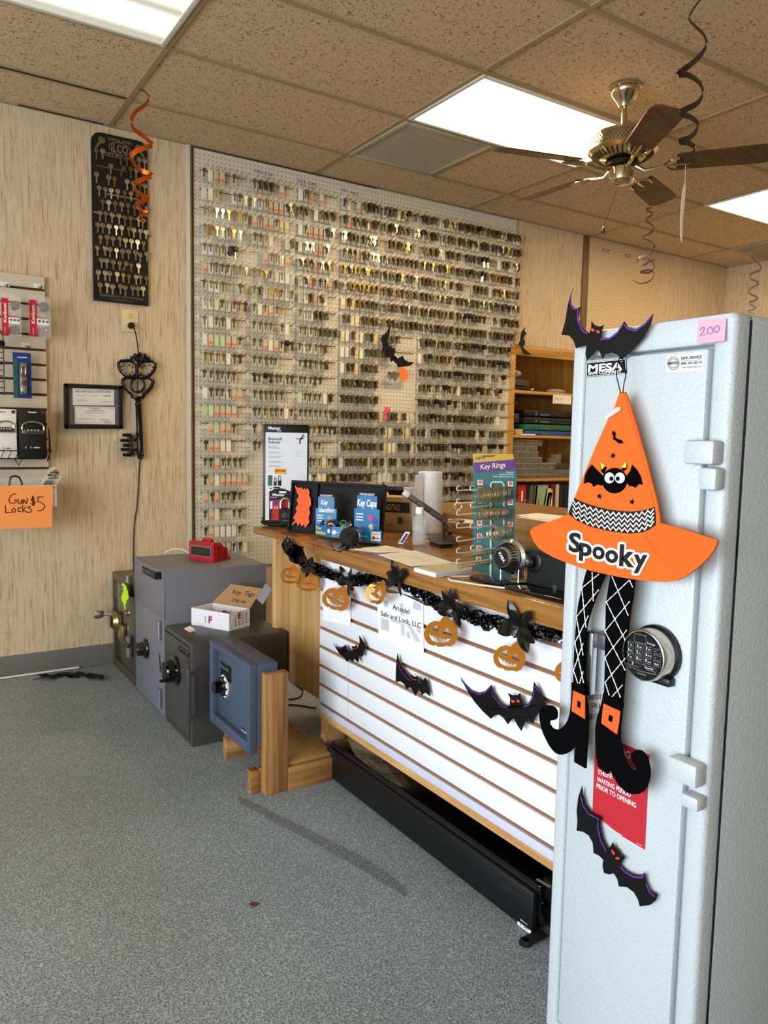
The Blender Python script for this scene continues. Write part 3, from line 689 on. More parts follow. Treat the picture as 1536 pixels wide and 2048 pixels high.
b.lathe([(.022, 0), (.022, .008)], at(*c2(330, 1600), 1, TY + .044), NY, 18, M('grey_disc', '#6e6a66', .5)); obj('brass_parts', b, t, 'brass lock parts')

# ---------------------------------------------------------------- outlet with its plug, the big iron key, the licence frame
a, c = at(244, 618, 1, 4.383), at(277, 666, 1, 4.383); cx, cz = (a.x + c.x) / 2, (a.z + c.z) / 2
t = thing('wall_outlet', 'ivory duplex wall outlet below the black key board', 'outlet', (cx, 4.388, c.z))
obj('cover_plate', MB(M('ivory', '#d9c58e', .4)).box(a.x, c.x, 4.382, YB, c.z, a.z, bev=.004), t)
for dz, nme in ((.026, 'top'), (-.026, 'low')):
    b = MB(M('ivory2', '#d8bf80', .4)).lathe([(.016, 0), (.016, .003), (.014, .004)], (cx, 4.382, cz + dz), NY, 20)
    for dx in (-.006, .006): b.box(cx + dx - .001, cx + dx + .001, 4.3774, 4.379, cz + dz + .001, cz + dz + .009, ink)
    b.lathe([(.0025, 0), (.0025, .0006)], (cx, 4.378, cz + dz - .007), NY, 10, ink); obj('socket', b, t)
pl = at(261.7, 649, 1, 4.36); cordm = M('cord_black', '#14110e', .5)
t = thing('power_plug', 'black plug and cord running from the outlet behind the black key', 'plug', pl)
obj('plug_head', MB(cordm).lathe([(.017, 0), (.018, .006), (.016, .028), (.009, .036)], (cx, 4.378, cz - .026), NY, 18), t)
cp = [(263, 650), (268, 656), (272, 670), (275, 690), (276.5, 706)]
obj('cord', MB(cordm).tube([at(cp[0][0], cp[0][1], 1, 4.345)] + [at(*q, 1, 4.352 + .022 * min(1, i / 2)) for i, q in enumerate(cp[1:])], .0035, 8), t)
cp2 = [(280, 916), (278, 940), (277, 969), (275.5, 990), (274, 1013), (270, 1035), (268, 1055), (267, 1080), (267, 1114), (268, 1150), (272, 1200)]
obj('cord', MB(cordm).tube([at(*q, 1, 4.382) for q in cp2], .0033, 8), t)
iron = M('cast_iron', '#12100f', .28, .2, nz=(60, .1, .25))
dk = thing('decorative_key', 'big ornate black iron key hanging on the wallpaper beside the licence frame', 'decorative key', at(279, 919, 1, 4.375))
KY = 4.362
def kp(x, y, d=0.): return at(*c2(x, y), 1, KY + d)
b = MB(iron)
L1 = [(932, 790), (915, 765), (875, 754), (825, 758), (808, 772), (811, 800), (826, 830), (850, 855), (885, 868), (915, 862), (932, 840)]
R1 = [(1870 - x, y + 4) for x, y in L1]; INN = [(912, 800), (890, 785), (858, 782), (840, 795), (846, 820), (866, 842), (893, 850), (910, 835)]
for lp in (L1, R1): b.tube([kp(*q) for q in lp], .0085, 8, closed=True)
for q in INN:
    b.ball(kp(q[0] - (6 if q[0] > 880 else 12), q[1]), .0052, seg=8, rings=6); b.ball(kp(1870 - q[0] + (6 if q[0] > 880 else 12), q[1] + 4), .0052, seg=8, rings=6)
L2 = [(938, 868), (905, 872), (865, 868), (840, 885), (840, 905), (852, 935), (880, 965), (903, 985), (908, 1005), (938, 1010)]; R2 = [(1882 - x, y + 3) for x, y in L2]
for lp in (L2, R2):
    b.tube([kp(*q) for q in lp], .0095, 8)
    for i_ in range(3, 8):
        for f_ in (0., .5):
            q = (lp[i_][0] * (1 - f_) + lp[i_ + 1][0] * f_, lp[i_][1] * (1 - f_) + lp[i_ + 1][1] * f_); b.ball(kp(q[0] + (-7 if lp is L2 else 7), q[1] + 4), .0065, seg=8, rings=6)
b.tube([kp(941 + 46 * math.cos(q), 920 + 50 * math.sin(q)) for q in [2 * PI * k / 24 for k in range(24)]], .007, 8, closed=True)
b.tube([kp(940, 860), kp(940, 965)], .004, 8)
for q in ((900, 735, 14), (925, 722, 17), (955, 715, 19), (985, 722, 18), (1012, 742, 16), (940, 745, 20), (970, 748, 20), (895, 748, 10), (935, 790, 16), (948, 785, 16), (940, 850, 18), (920, 855, 10), (962, 855, 10), (935, 820, 13)):
    b.ball(kp(q[0], q[1]), q[2] / 3.41 * .0026, .012, q[2] / 3.41 * .0026, seg=10, rings=7)
for k in range(9): q = PI + PI * k / 8; b.tube([kp(965, 748), kp(965 + 46 * math.cos(q), 745 + 38 * math.sin(q), -.006)], .006, 6)
obj('bow', b, dk)
b = MB(iron); q0, q1 = kp(942, 1000), kp(960, 1430); d = (q1 - q0); L = d.length
b.lathe([(.012, 0), (.021, .012), (.013, .03), (.019, .038), (.019, .046), (.016, .05), (.0165, L * .55), (.0205, L * .56), (.0205, L * .575), (.017, L * .58), (.0205, L * .60), (.018, L * .62), (.0175, L * .9), (.021, L * .92), (.016, L * .95), (.019, L * .97), (.008, L)], q0, d, 18); obj('shaft', b, dk)
b = MB(iron)
b.tube([kp(940, 1290), kp(905, 1300), kp(905, 1275), kp(880, 1265), kp(845, 1262)], .009, 8); b.tube([kp(940, 1365), kp(910, 1365), kp(905, 1395), kp(880, 1400), kp(848, 1398)], .009, 8); b.tube([kp(880, 1270), kp(890, 1330), kp(880, 1395)], .010, 8)
for yy, x0 in ((1262, 835), (1300, 822), (1333, 838), (1362, 824), (1398, 838)): b.obox((kp(x0, yy) + kp(892, yy)) / 2, (kp(892, yy) - kp(x0, yy)) / 2, V((0, .009, 0)), V((0, 0, .0085)), iron, .003)
obj('bit', b, dk)
fm = M('frame_black', '#17130f', .35)
t = thing('certificate_frame', 'black framed sales tax licence on the wallpaper left of the big key', 'picture frame', at(187, 858, 1, 4.38))
FYv = 4.365; co = [at(*q, 1, FYv) for q in ((128, 766.7), (245.3, 771.3), (246.2, 858), (129, 857.5))]
b = MB(fm); cen = sum(co, V()) / 4
for i in range(4):
    p, q = co[i], co[(i + 1) % 4]; d = (q - p).normalized(); nrm = (cen - (p + q) / 2); nrm -= d * nrm.dot(d); nrm.normalize()
    b.obox((p + q) / 2 + nrm * .011 + V((0, .010, 0)), (q - p) / 2, V((0, .012, 0)), nrm * .011, fm, .003)
obj('frame', b, t); cc = [cen + (p - cen) * .93 + V((0, .012, 0)) for p in co]
obj('mat_board', MB(M('mat_grey', '#3a3632', .6)).quad(*cc), t, 'dark grey mat')
def c2f(x, y, e=.008): return at(*c2(x, y), 1, FYv + e)
lic = M('licence_paper', '#d8d0c4', .6)
for nm_, qs, lines in (('licence', ((495, 940), (780, 948), (778, 1062), (497, 1058)), [('MARYLAND SALES & USE TAX LICENSE', (515, 972), (758, 975), 13), ('ACCOUNT', (520, 995), (590, 996), 6), ('01234567', (625, 996), (665, 997), 5), ('SAFE AND LOCK LLC', (528, 1022), (575, 1023), 5), ('COUNTY MARYLAND', (528, 1032), (600, 1033), 5), ('GOOD UNTIL REVOKED', (695, 1036), (757, 1037), 5)]),
                       ('permit', ((510, 1066), (785, 1072), (785, 1190), (512, 1185)), [('STATE OF MARYLAND', (610, 1085), (680, 1086), 6), ('LOCKSMITH LICENSE', (588, 1099), (712, 1101), 7), ('ARUNDEL SAFE AND LOCK', (580, 1112), (712, 1114), 5), ('THIS LICENSE IS ISSUED', (528, 1155), (640, 1156), 5), ('EXPIRES', (680, 1160), (740, 1162), 6), ])):
    b = MB(lic).quad(*[c2f(*q) for q in qs])
    for s_, p0, p1, h in lines: b.pxtext(s_, c2(*p0), c2(*p1), h / 3.4, 1, FYv + .008, n=NY, mat=ink)
    for (xs, ys) in (((708, 755), 998) if nm_ == 'licence' else ((705, 760), 1176),): b.pxrib([c2(xs[0] + (xs[1] - xs[0]) * k / 9, ys + (-7 if k % 2 else 5)) for k in range(10)], .5, 1, FYv + .008, NY, ink)
    p = [c2f(qs[0][0] + 8, qs[0][1] + 8), c2f(qs[1][0] - 8, qs[1][1] + 8), c2f(qs[2][0] - 8, qs[2][1] - 8), c2f(qs[3][0] + 8, qs[3][1] - 8)]
    b.ribbon(p, .0012, NY, ink, closed=True); obj(nm_, b, t, 'white printed licence paper')
obj('glass', MB(M('frame_glass', '#ffffff', .04, alpha=.07)).quad(*[p + V((0, -.006, 0)) for p in cc]), t)

# ---------------------------------------------------------------- by the baseboard
b = MB(M('white_rod', '#d8d4c8', .4)); q0, q1 = at(-40, 1362.5, 2, .008), at(158, 1334.5, 2, .008); b.cyl(q0, q1, .006, seg=10)
solo('white_rod', b, 'thin white rod lying on the carpet along the grey baseboard', 'rod')
def c8(x, y): return (x / 3.84, 1250 + y / 3.84)
fb = [(285, 382), (355, 372), (400, 384), (450, 366), (520, 360), (560, 368), (585, 360), (600, 353), (615, 360), (640, 362), (660, 376), (690, 366), (730, 376), (760, 380), (795, 382), (802, 412), (775, 420), (745, 404), (690, 414), (650, 392), (610, 394), (600, 406), (570, 400), (530, 404), (500, 386), (460, 392), (408, 414), (360, 398), (300, 412), (245, 425), (330, 396)]
solo('paper_bat', MB(batblk).sheet([[c8(*q) for q in fb]], lambda x, y: at(x, y, 2, .004 + .0002 * abs(x - 152)), NZ, .0015), 'black paper bat lying fallen on the carpet by the baseboard', 'paper bat', 'black paper bats')
# ================================================================ the row of safes on the carpet (fronts face left, -X)
def pX(x, y, X): return at(x, y, 0, X)
def c3(x, y): return (200 + x / 3.339, 1050 + y / 3.339)
# --- small bronze green safe in the corner
sm = M('safe_bronze', '#57523f', .35, .35, nz=(30, .15, .05)); X = 1.04
y0, y1, zt1 = 3.915, 4.365, at(222, 1141, 0, X).z
s1 = thing('floor_safe', 'small bronze green safe with keypad and chrome knob in the wall corner', 'safe', (1.24, 4.14, 0), 'safes standing in a row on the carpet')
b = MB(sm).box(X + .012, X + .42, y0, y1, 0, zt1, bev=.006)
rim(b, 0, X, X + .0119, y0, y1, 0.001, zt1 - .001, .03, .03, .05, .04, sm, .003)
obj('body', b, s1)
b = MB(M('safe_door_olive', '#3f3d2e', .12, .2, coat=.6)).box(X + .004, X + .012, y0 + .034, y1 - .034, .055, zt1 - .045, bev=.002); d1 = obj('door', b, s1, 'glossy dark olive door')
b = MB(M('engraved', '#8d8672', .5)); rim(b, 0, X + .0022, X + .0032, *sorted((pX(*c3(100, 470), X).y, pX(*c3(155, 470), X).y)), *sorted((pX(*c3(100, 400), X).z, pX(*c3(103, 475), X).z)), .003, .003, .003, .003); b.pxrib([c3(110 + 4 * k, 452 + 3 * k + (6 if k % 2 else -6)) for k in range(9)], 1.4, 0, X + .002, NX); obj('maker_plate', b, d1)
gm_ = M('keypad_brass', '#a89868', .3, .9); kc = pX(*c3(128, 640), X)
b = MB(gm_).lathe([(.055, 0), (.055, .018), (.045, .030), (.040, .040), (.001, .041)], kc, NX, 24)
for i in range(3):
    for j in range(4): q = kc + V((-.041, .016 - .016 * i, .022 - .015 * j)); b.box(q.x - .004, q.x, q.y - .005, q.y + .005, q.z - .005, q.z + .005, black)
b.box(X - .02, X + .004, kc.y - .13, kc.y - .04, kc.z - .085, kc.z - .0, gm_, .01); obj('keypad', b, d1, 'brass toned round keypad')
b = MB(chrome).lathe([(.007, 0), (.007, .05), (.018, .055), (.026, .075), (.024, .10), (.001, .108)], kc + V((-.02, .03, .03)), V((-1, .25, .1)), 18); obj('knob', b, d1, 'chrome round knob')
for z in (.145, .46): obj('hinge', MB(M('hinge_grey', '#7d7a70', .35, .6)).cyl((X - .012, y0 + .06, z), (X - .012, y0 + .06, z + .11), .019, seg=14), s1)
hand = [(142, 395), (155, 388), (163, 400), (168, 398), (172, 412), (180, 425), (176, 432), (186, 440), (186, 465), (192, 480), (184, 500), (175, 505), (176, 520), (168, 530), (170, 560), (164, 572), (160, 545), (155, 520), (148, 515), (146, 500), (140, 485), (146, 470), (150, 455), (158, 440), (150, 425), (158, 415)]
solo('paper_cutout', MB(M('neon_green', '#c2ee22', .6)).pxsheet([[c3(*q) for q in hand]], 0, X - .045, NX, .0015), 'neon green paper skeleton cutout hanging on the bronze safe', 'paper cutout')
# --- tall blue grey deposit safe
sg_ = M('safe_bluegrey', '#74757c', .42, .1, nz=(260, .1, .04)); X = 1.03
y0, y1, zt2 = 3.386, 3.868, .682
s2 = thing('deposit_safe', 'tall blue grey deposit safe with black dial, red box on top', 'safe', (1.27, 3.63, 0), 'safes standing in a row on the carpet')
b = MB(sg_).box(X + .008, X + .5, y0, y1, 0, zt2, bev=.004)
b.box(X - .001, X + .01, y0 + .002, y1 - .002, at(269, 1178 + 22, 0, X).z, zt2 - .002, bev=.003); obj('body', b, s2)
zsp = at(*c3(340, 530), 0, X).z
b = MB(sg_).box(X, X + .01, y0 + .004, y1 - .004, .012, zsp - .004, bev=.002); d2 = obj('door', b, s2)
a, c = pX(*c3(287, 290), X), pX(*c3(378, 350), X)
b = MB(black).box(X - .003, X + .004, c.y, a.y, (a.z + c.z) / 2 - .016, (a.z + c.z) / 2 + .016, ink)
q = pX(*c3(378, 338), X - .02); b.obox((pX(*c3(290, 300), X - .008) + q) / 2, (q - pX(*c3(290, 300), X - .008)) / 2, V((.004, 0, 0)), V((0, 0, .010)), M('slot_steel', '#3b3b3d', .3, .8), .002); b.box(q.x - .012, q.x + .02, q.y - .012, q.y + .012, q.z - .016, q.z + .016, black, .003); obj('deposit_slot', b, s2, 'black deposit slot with lever')
b = MB(M('worn_label', '#8d7d66', .6)); a, c = pX(*c3(308, 350), X - .0015), pX(*c3(352, 385), X - .0015); b.quad(V((a.x, a.y, a.z)), V((a.x, c.y, a.z)), V((a.x, c.y, c.z)), V((a.x, a.y, c.z))); obj('label', b, s2, 'worn tan label')
kc = pX(*c3(310, 825), X)
b = MB(blackg).lathe([(.050, 0), (.050, .006), (.046, .012), (.034, .018), (.030, .045), (.027, .05), (.001, .052)], kc, NX, 28); obj('dial', b, d2, 'black combination dial')
b = MB(M('lever_grey', '#55565a', .3, .8)); q = pX(*c3(250, 795), X); b.cyl(q, q + V((-.05, 0, 0)), .008, seg=10); b.obox(q + V((-.05, .02, 0)), V((.006, 0, 0)), V((0, .05, 0)), V((0, 0, .010)), None, .004); obj('handle', b, d2)
for z in (.36, .04): obj('hinge', MB(M('hinge_bright', '#8c8e96', .35, .7)).cyl((X - .008, y0 + .045, z), (X - .008, y0 + .045, z + .09), .012, seg=12), s2)
# --- red unit on top
zt = zt2; L = [at(*q, 2, zt) for q in ((378, 1119), (427, 1126), (461, 1119))]
redbox = M('red_housing', '#ab1d27', .4)
t = thing('alarm_unit', 'red plastic wedge shaped unit with dark display on the tall safe', 'electronic unit', ((L[0] + L[2]) / 2))
p, q, r_ = L; ax_ = (q - p); W = ax_.length; ux = ax_.normalized(); uy = (r_ - q).normalized(); D = (r_ - q).length
h = .095; prof = [(0, 0), (0, h * .93), (.012, h), (D * .45, h * .95), (D, .012), (D, 0)]
b = MB(redbox); n0 = len(b.v); vs = [p + ux * (W * s_) + uy * u_ + UZ * z_ for s_ in (0, 1) for u_, z_ in prof]; K = len(prof)
b.add(vs, [tuple(range(K)), tuple(reversed(range(K, 2 * K)))] + [(k, K + k, K + (k + 1) % K, (k + 1) % K) for k in range(K)])
for k in range(7): s0 = .004 + .014 * k; b.obox(p + ux * (W + .001) + uy * (.02 + .013 * k) + UZ * (.048 - .002 * k), ux * .003, uy * .003, UZ * (.040 - .002 * k))
b.obox(p + ux * W * .5 + uy * .05 + UZ * (h + .004), ux * .03, uy * .012, UZ * .008, None, .003); obj('housing', b, t)
b = MB(M('display_dark', '#2a2624', .15)); b.obox(p + ux * W * .5 - uy * .001 + UZ * h * .52, ux * W * .42, uy * .002, UZ * h * .28, M('bezel_grey', '#8a6a66', .5), .001); b.obox(p + ux * W * .5 - uy * .003 + UZ * h * .52, ux * W * .385, uy * .0012, UZ * h * .22); obj('display', b, t, 'dark display window')
obj('cord', MB(M('cord_white', '#d8d0b8', .5)).tube([at(x_, y_, 2, z_) for x_, y_, z_ in ((330, 1106, .69), (342, 1099, .71), (352, 1097.5, .715), (365, 1099, .71), (378, 1106, .70), (385, 1112, .695))], .004, 8), t, 'white cord')
# --- dark grey safe
sd = M('safe_charcoal', '#4b4a48', .38, .25, nz=(220, .15, .05)); X = 1.03
y0, y1, zt3 = 3.015, 3.378, .440
s3 = thing('floor_safe', 'charcoal grey keypad safe carrying the open key tag box', 'safe', (1.25, 3.2, 0), 'safes standing in a row on the carpet')
obj('body', MB(sd).box(X, X + .435, y0, y1, 0, zt3, bev=.008), s3)
d3 = obj('door', MB(sd).box(X - .004, X + .004, y0 + .03, y1 - .014, .03, zt3 - .022, bev=.003), s3)
b = MB(ink).box(X - .0015, X, y0 + .026, y1 - .010, .026, zt3 - .018); obj('door_gap', b, s3, 'dark gap around the door')
kc = pX(*c3(515, 970), X)
b = MB(blackg).lathe([(.065, 0), (.063, .016), (.05, .022), (.048, .05), (.042, .056), (.001, .057)], kc, NX, 28)
for i in range(3):
    for j in range(4): q = kc + V((-.056, .02 - .02 * i, .026 - .017 * j)); b.box(q.x - .004, q.x, q.y - .006, q.y + .006, q.z - .005, q.z + .005, M('key_grey', '#3b3b3d', .4), .001)
obj('keypad', b, d3, 'round black keypad')
b = MB(black); q = pX(*c3(400, 920), X - .09); b.obox(q, V((.004, .012, 0)) * 2.2, V((-.0015, .0005, 0)), V((0, .006, .028)) * 1.1, black, .002); q = pX(*c3(425, 1040), X - .07); b.obox(q, V((.016, 0, 0)), V((0, .01, 0)), V((0, 0, .005)), black, .002); obj('cover_flap', b, d3, 'raised black keypad cover')
b = MB(steel); q0, q1 = pX(*c3(585, 960), X - .035), pX(*c3(580, 1322), X - .035); b.box(q0.x - .004, q0.x + .014, q0.y - .008, q0.y + .004, q1.z, q0.z, M('handle_steel', '#77767a', .3, .8), .003); b.box(X - .0055, X - .004, q0.y - .030, q0.y - .012, q1.z + .03, q0.z - .02, ink); b.box(X - .03, X, q0.y - .005, q0.y + .003, q0.z - .03, q0.z - .015, M('handle_steel')); b.box(X - .03, X, q0.y - .005, q0.y + .003, q1.z + .015, q1.z + .03, M('handle_steel')); obj('handle', b, d3, 'long vertical steel handle')  # flat ink strip on the door paints the dark shadow beside the handle
b = MB(ink)
b.pxrib([c3(*q) for q in ((522, 815), (540, 810), (575, 838), (590, 865), (588, 880), (560, 858), (530, 838), (522, 815))], 2.2, 0, X - .0045, NX, ink); b.pxrib([c3(533 + 6 * k, 828 + 4.6 * k + (5 if k % 2 else -4)) for k in range(8)], 1.8, 0, X - .0045, NX, ink); obj('badge', b, d3, 'black oval badge')
# small paper scrap
q = [at(*c3(*p_), 2, zt3 + .002) for p_ in ((560, 692), (600, 690), (637, 708), (600, 716))]
b = MB(M('pink_paper', '#e9c8bd', .7)); b.add(q + [v + V((0, 0, -.001)) for v in q], [(0, 1, 2, 3), (7, 6, 5, 4)] + [(k, k + 4, (k + 1) % 4 + 4, (k + 1) % 4) for k in range(4)]); b.v[1] += V((0, 0, .012)); b.v[2] += V((0, 0, .006))
solo('paper_scrap', b, 'small pale pink paper scrap on the charcoal safe top', 'paper scrap')
# open key tag box
z = zt3; F = [at(*c3(*p_), 2, z) for p_ in ((610, 665), (862, 710), (1000, 672))]; p, q, r_ = F; s_ = p + (r_ - q)
wb = M('carton_white', '#e4e2e6', .55); kr = M('kraft', '#a98258', .75)
t = thing('cardboard_box', 'open white carton with brown lid handwritten Key Tags on the charcoal safe', 'box', (p + r_) / 2)
hf = .078; b = MB(wb); ins = (p + q + r_ + s_) / 4
for a_, c_ in ((p, q), (q, r_), (r_, s_), (s_, p)):
    d = ((a_ + c_) / 2 - ins); d.z = 0; dn = d - (c_ - a_).normalized() * d.dot((c_ - a_).normalized()); dn.normalize()
    b.obox((a_ + c_) / 2 - dn * .0015 + UZ * hf / 2, (c_ - a_) / 2, dn * .0015, UZ * hf / 2, wb)
b.add([p + UZ * .002, q + UZ * .002, r_ + UZ * .002, s_ + UZ * .002], [(0, 1, 2, 3)], kr)
u1 = (q - p).normalized(); n1 = u1.cross(UZ); n1 = -n1 if n1.dot(ins - p) > 0 else n1; W1 = (q - p).length
b.text('F', p + u1 * W1 * .47 + UZ * .022, u1, UZ, .030, .02, M('dark_red', '#8c1f2a', .6), n=n1, bold=.03, eps=.002); b.text('SECURE', p + u1 * W1 * .40 + UZ * .02, UZ, -u1, .007, .03, ink, n=n1, eps=.002)
u2 = (r_ - q).normalized(); n2 = u2.cross(UZ); n2 = -n2 if n2.dot(ins - q) > 0 else n2; W2 = (r_ - q).length
b.text('E', q + u2 * W2 * .42 + UZ * .046, u2, UZ, .026, .018, M('dark_red'), n=n2, bold=.03, eps=.002)
for k, wd in enumerate(('Split', 'what', 'small', 'need')): b.text(wd, q + u2 * W2 * (.78 - .17 * k) + UZ * .066, -UZ, -u2 * -1, .010, .05, M('brown_marker'), n=n2, eps=.002)
obj('carton', b, t)
lid = [c3(*k) for k in ((762, 515), (880, 385), (1108, 424), (1000, 556))]
bk0, bk1 = s_ + UZ * hf, r_ + UZ * hf; du = (bk1 - bk0); back = (s_ - p).normalized()
LD = .115; tl = (back * .72 + UZ * .69) * LD
b = MB(kr); b.obox((bk0 + bk1) / 2 + tl / 2, du / 2, tl / 2, du.cross(tl).normalized() * .0015, kr)
b.obox((bk1 + tl) + du.normalized() * .018 - UZ * .014 - tl * .1, du.normalized() * .018 - UZ * .012, tl * .38, du.cross(tl).normalized() * .001, M('carton_grey', '#8f9094', .6))
ln = tl.cross(du).normalized(); ln = ln if ln.dot(CAM - bk0) > 0 else -ln
b.text('Key  Tags', bk0 + du * .34 + tl * .55, du, tl, .024, du.length * .58, pen, n=ln, eps=.003); b.text('.25¢ ea.', bk0 + du * .42 + tl * .20, du, tl, .017, du.length * .42, pen, n=ln, eps=.003)
obj('lid', b, t, 'brown cardboard lid with handwriting')
tagc = [M('tag_%d' % k, c_, .4) for k, c_ in enumerate(('#c0271f', '#d88a1c', '#2a2a2c', '#2c5a9c', '#d8c22c'))]
for k in range(12):
    o_ = p.lerp(q, random.uniform(.25, .8)) + (r_ - q) * random.uniform(.3, .85) + UZ * random.uniform(.035, .058); b = MB(tagc[k % 5]); a_ = random.uniform(0, PI)
    b.obox(o_, V((math.cos(a_), math.sin(a_), .2)) * .016, V((-math.sin(a_), math.cos(a_), 0)) * .009, V((-.1, 0, 1)) * .0018, None, .0012); b.tube([o_ + V((math.cos(a_) * .018 + .006 * math.cos(w_), math.sin(a_) * .018 + .006 * math.sin(w_), .004)) for w_ in [2 * PI * j / 10 for j in range(10)]], .0008, 5, steel, closed=True)
    solo('key_tag', b, ['red', 'orange', 'black', 'blue', 'yellow'][k % 5] + ' plastic key tag lying inside the open white carton', 'key tag', ['red', 'orange', 'black', 'blue', 'yellow'][k % 5] + ' key tags in the carton')
# --- blue wall-safe door on its lumber stand
X = 1.065; y0, y1 = 2.50, 2.905
zt4 = .478; zb4 = .148
st = M('safe_blue', '#4b576b', .45, .1, nz=(240, .12, .05)); fir = wood('fir', '#a3743f', '#6a4420', 2, 7, .55, '#b58a52'); fir_y = wood('fir_y', '#a3743f', '#6a4420', 0, 7, .55, '#b58a52')
s4 = thing('wall_safe', 'blue steel wall safe with black white dial mounted on a lumber stand', 'safe', (1.25, 2.72, 0))
b = MB(st)
rim(b, 0, X, X + .0299, y0, y1, zb4, zt4 + .001, .03, .04, .04, .025, st, .002)
b.box(X + .03, X + .11, y0, y1, zb4 + .02, zt4, bev=.003); obj('body', b, s4)
d4 = obj('door', MB(st).box(X + .022, X + .032, y0 + .03, y1 - .04, zb4 + .035, zt4 - .022, bev=.002), s4)
kc = pX(*c3(832, 1075), X + .022)
b = MB(black).lathe([(.046, 0), (.046, .006), (.036, .012)], kc, NX, 30, M('dial_ring', '#e6e6e6', .4)); b.lathe([(.040, .008), (.038, .014), (.026, .018), (.023, .045), (.001, .048)], kc, NX, 28, blackg)
for k in range(10): a_ = 2 * PI * k / 10; b.box(kc.x - .012, kc.x - .0065, kc.y + .043 * math.cos(a_) - .003, kc.y + .043 * math.cos(a_) + .003, kc.z + .043 * math.sin(a_) - .003, kc.z + .043 * math.sin(a_) + .003, black)
obj('dial', b, d4, 'black dial with white number ring')
b = MB(black); a, c = pX(*c3(808, 935), X + .021), pX(*c3(875, 1010), X + .021); b.box(X + .018, X + .022, c.y, a.y, kc.z + .03, (a.z + c.z) / 2 + .026, black, .002); b.text('Gardall', V((X + .0175, a.y - .004, (a.z + c.z) / 2 + .004)), V((0, -1, 0)), UZ, .012, (a.y - c.y) * .8, M('engraved'), n=NX); obj('nameplate', b, d4, 'black nameplate')
b = MB(white); a, c = pX(*c3(945, 1365), X + .021), pX(*c3(985, 1400), X + .021); b.box(X + .0195, X + .022, c.y, a.y, c.z + .002, a.z, white); [b.box(X + .0188, X + .0195, a.y - .006 - .006 * k, a.y - .003 - .006 * k, c.z + .006, c.z + .012, ink) for k in range(6)]; obj('sticker', b, d4, 'small white sticker')
b = MB(fir).box(X + .045, X + .135, y0 - .042, y0 - .002, 0, zt4 - .03, bev=.004); obj('post', b, s4, 'upright fir post')
b = MB(fir).box(X + .06, X + .135, y1 - .042, y1 - .004, 0, zb4 + .02, bev=.003); obj('post', b, s4, 'upright fir post')
b = MB(fir_y).box(X + .04, X + .33, y0 + .0, y0 + .036, 0, .088, bev=.003); obj('runner', b, s4, 'fir floor runner')
b = MB(fir_y).box(X + .04, X + .33, y1 - .08, y1 - .044, 0, .088, bev=.003); obj('runner', b, s4, 'fir floor runner')
b = MB(fir_y).box(X + .005, X + .04, y0 - .002, y0 + .035, 0, .085, bev=.003); obj('end_block', b, s4)
b = MB(wood('plywood', '#a8834c', '#856434', 1, 5, .6)).box(X + .14, X + .335, y0 - .03, y1 - .03, .089, .102, bev=.002); obj('platform', b, s4, 'plywood platform'); 
b = MB(fir_y).box(X + .136, X + .335, y0 - .045, y0 - .004, 0, .088, bev=.003); obj('side_beam', b, s4)
# ================================================================ the counter
CT = .90; XF = 1.345
oak = wood('counter_oak', '#96652f', '#583612', 1, 6, .24, '#aa7a3e'); pine = wood('panel_pine', '#b58c55', '#967040', 2, 4, .45, '#c5a06a'); trimw = wood('trim_maple', '#c79a5e', '#a87840', 1, 6, .5, '#d6ac70')
ct = thing('shop_counter', 'long wooden topped counter with white slatwall front', 'counter', (1.7, 2.2, 0))
b = MB(oak).box(XF + .012, 2.02, 1.20, 2.556, CT - .045, CT, bev=.004).box(XF, XF + .018, 1.20, 2.556, CT - .046, CT - .001, bev=.006)
b.box(XF + .006, XF + .03, 1.20, 2.556, CT - .058, CT - .046); obj('countertop', b, ct)
b = MB(oak).box(XF - .0, 2.02, 2.56, 3.12, CT - .030, CT - .001, bev=.004); obj('countertop_flap', b, ct, 'thinner end section of the wooden top')
SXF = 1.41
b = MB(M('slat_white', '#e9edf3', .35)); gzs = [.782 - .0762 * k for k in range(8)]; prev = CT - .046
for z in gzs + [.213]:
    b.box(SXF, SXF + .012, 1.20, 2.618, z + (.0065 if z > .22 else .001), prev - .0065, M('slat_edge', '#cdcfe0', .4) if z < .24 else b.cur, bev=.0015); prev = z
b.box(SXF + .009, SXF + .019, 1.20, 2.617, .213, CT - .05, M('groove_brown', '#8a5f40', .6)); b.box(SXF - .0006, SXF, at(697, 1380, 0, SXF).y - .0008, at(697, 1380, 0, SXF).y + .0008, .26, .47, M('seam_grey', '#8e9098', .6)); obj('slatwall_front', b, ct, 'white grooved slatwall front')
obj('bottom_trim', MB(trimw).box(SXF - .001, SXF + .02, 1.20, 2.618, .190, .214, bev=.002), ct, 'wooden trim under the slatwall')
b = MB(trimw).box(SXF + .014, SXF + .10, 2.585, 2.625, 0, .20); b.box(SXF + .06, SXF + .10, 2.585, 2.622, .19, CT - .05); obj('corner_post', b, ct)
obj('end_panel', MB(pine).box(1.475, 1.495, 2.62, 3.085, .215, CT - .03), ct, 'plain pine end panel')
obj('end_post', MB(wood('post_pine', '#d2ac76', '#b98d54', 2, 4, .45)).box(1.44, 1.50, 3.09, 3.13, .0, CT - .03, bev=.003), ct)
b = MB(trimw).box(1.98, 2.0, 1.20, 3.1, 0, CT - .05); b.box(SXF + .02, 2.0, 1.20, 1.28, .2, CT - .05); obj('carcass', b, ct)
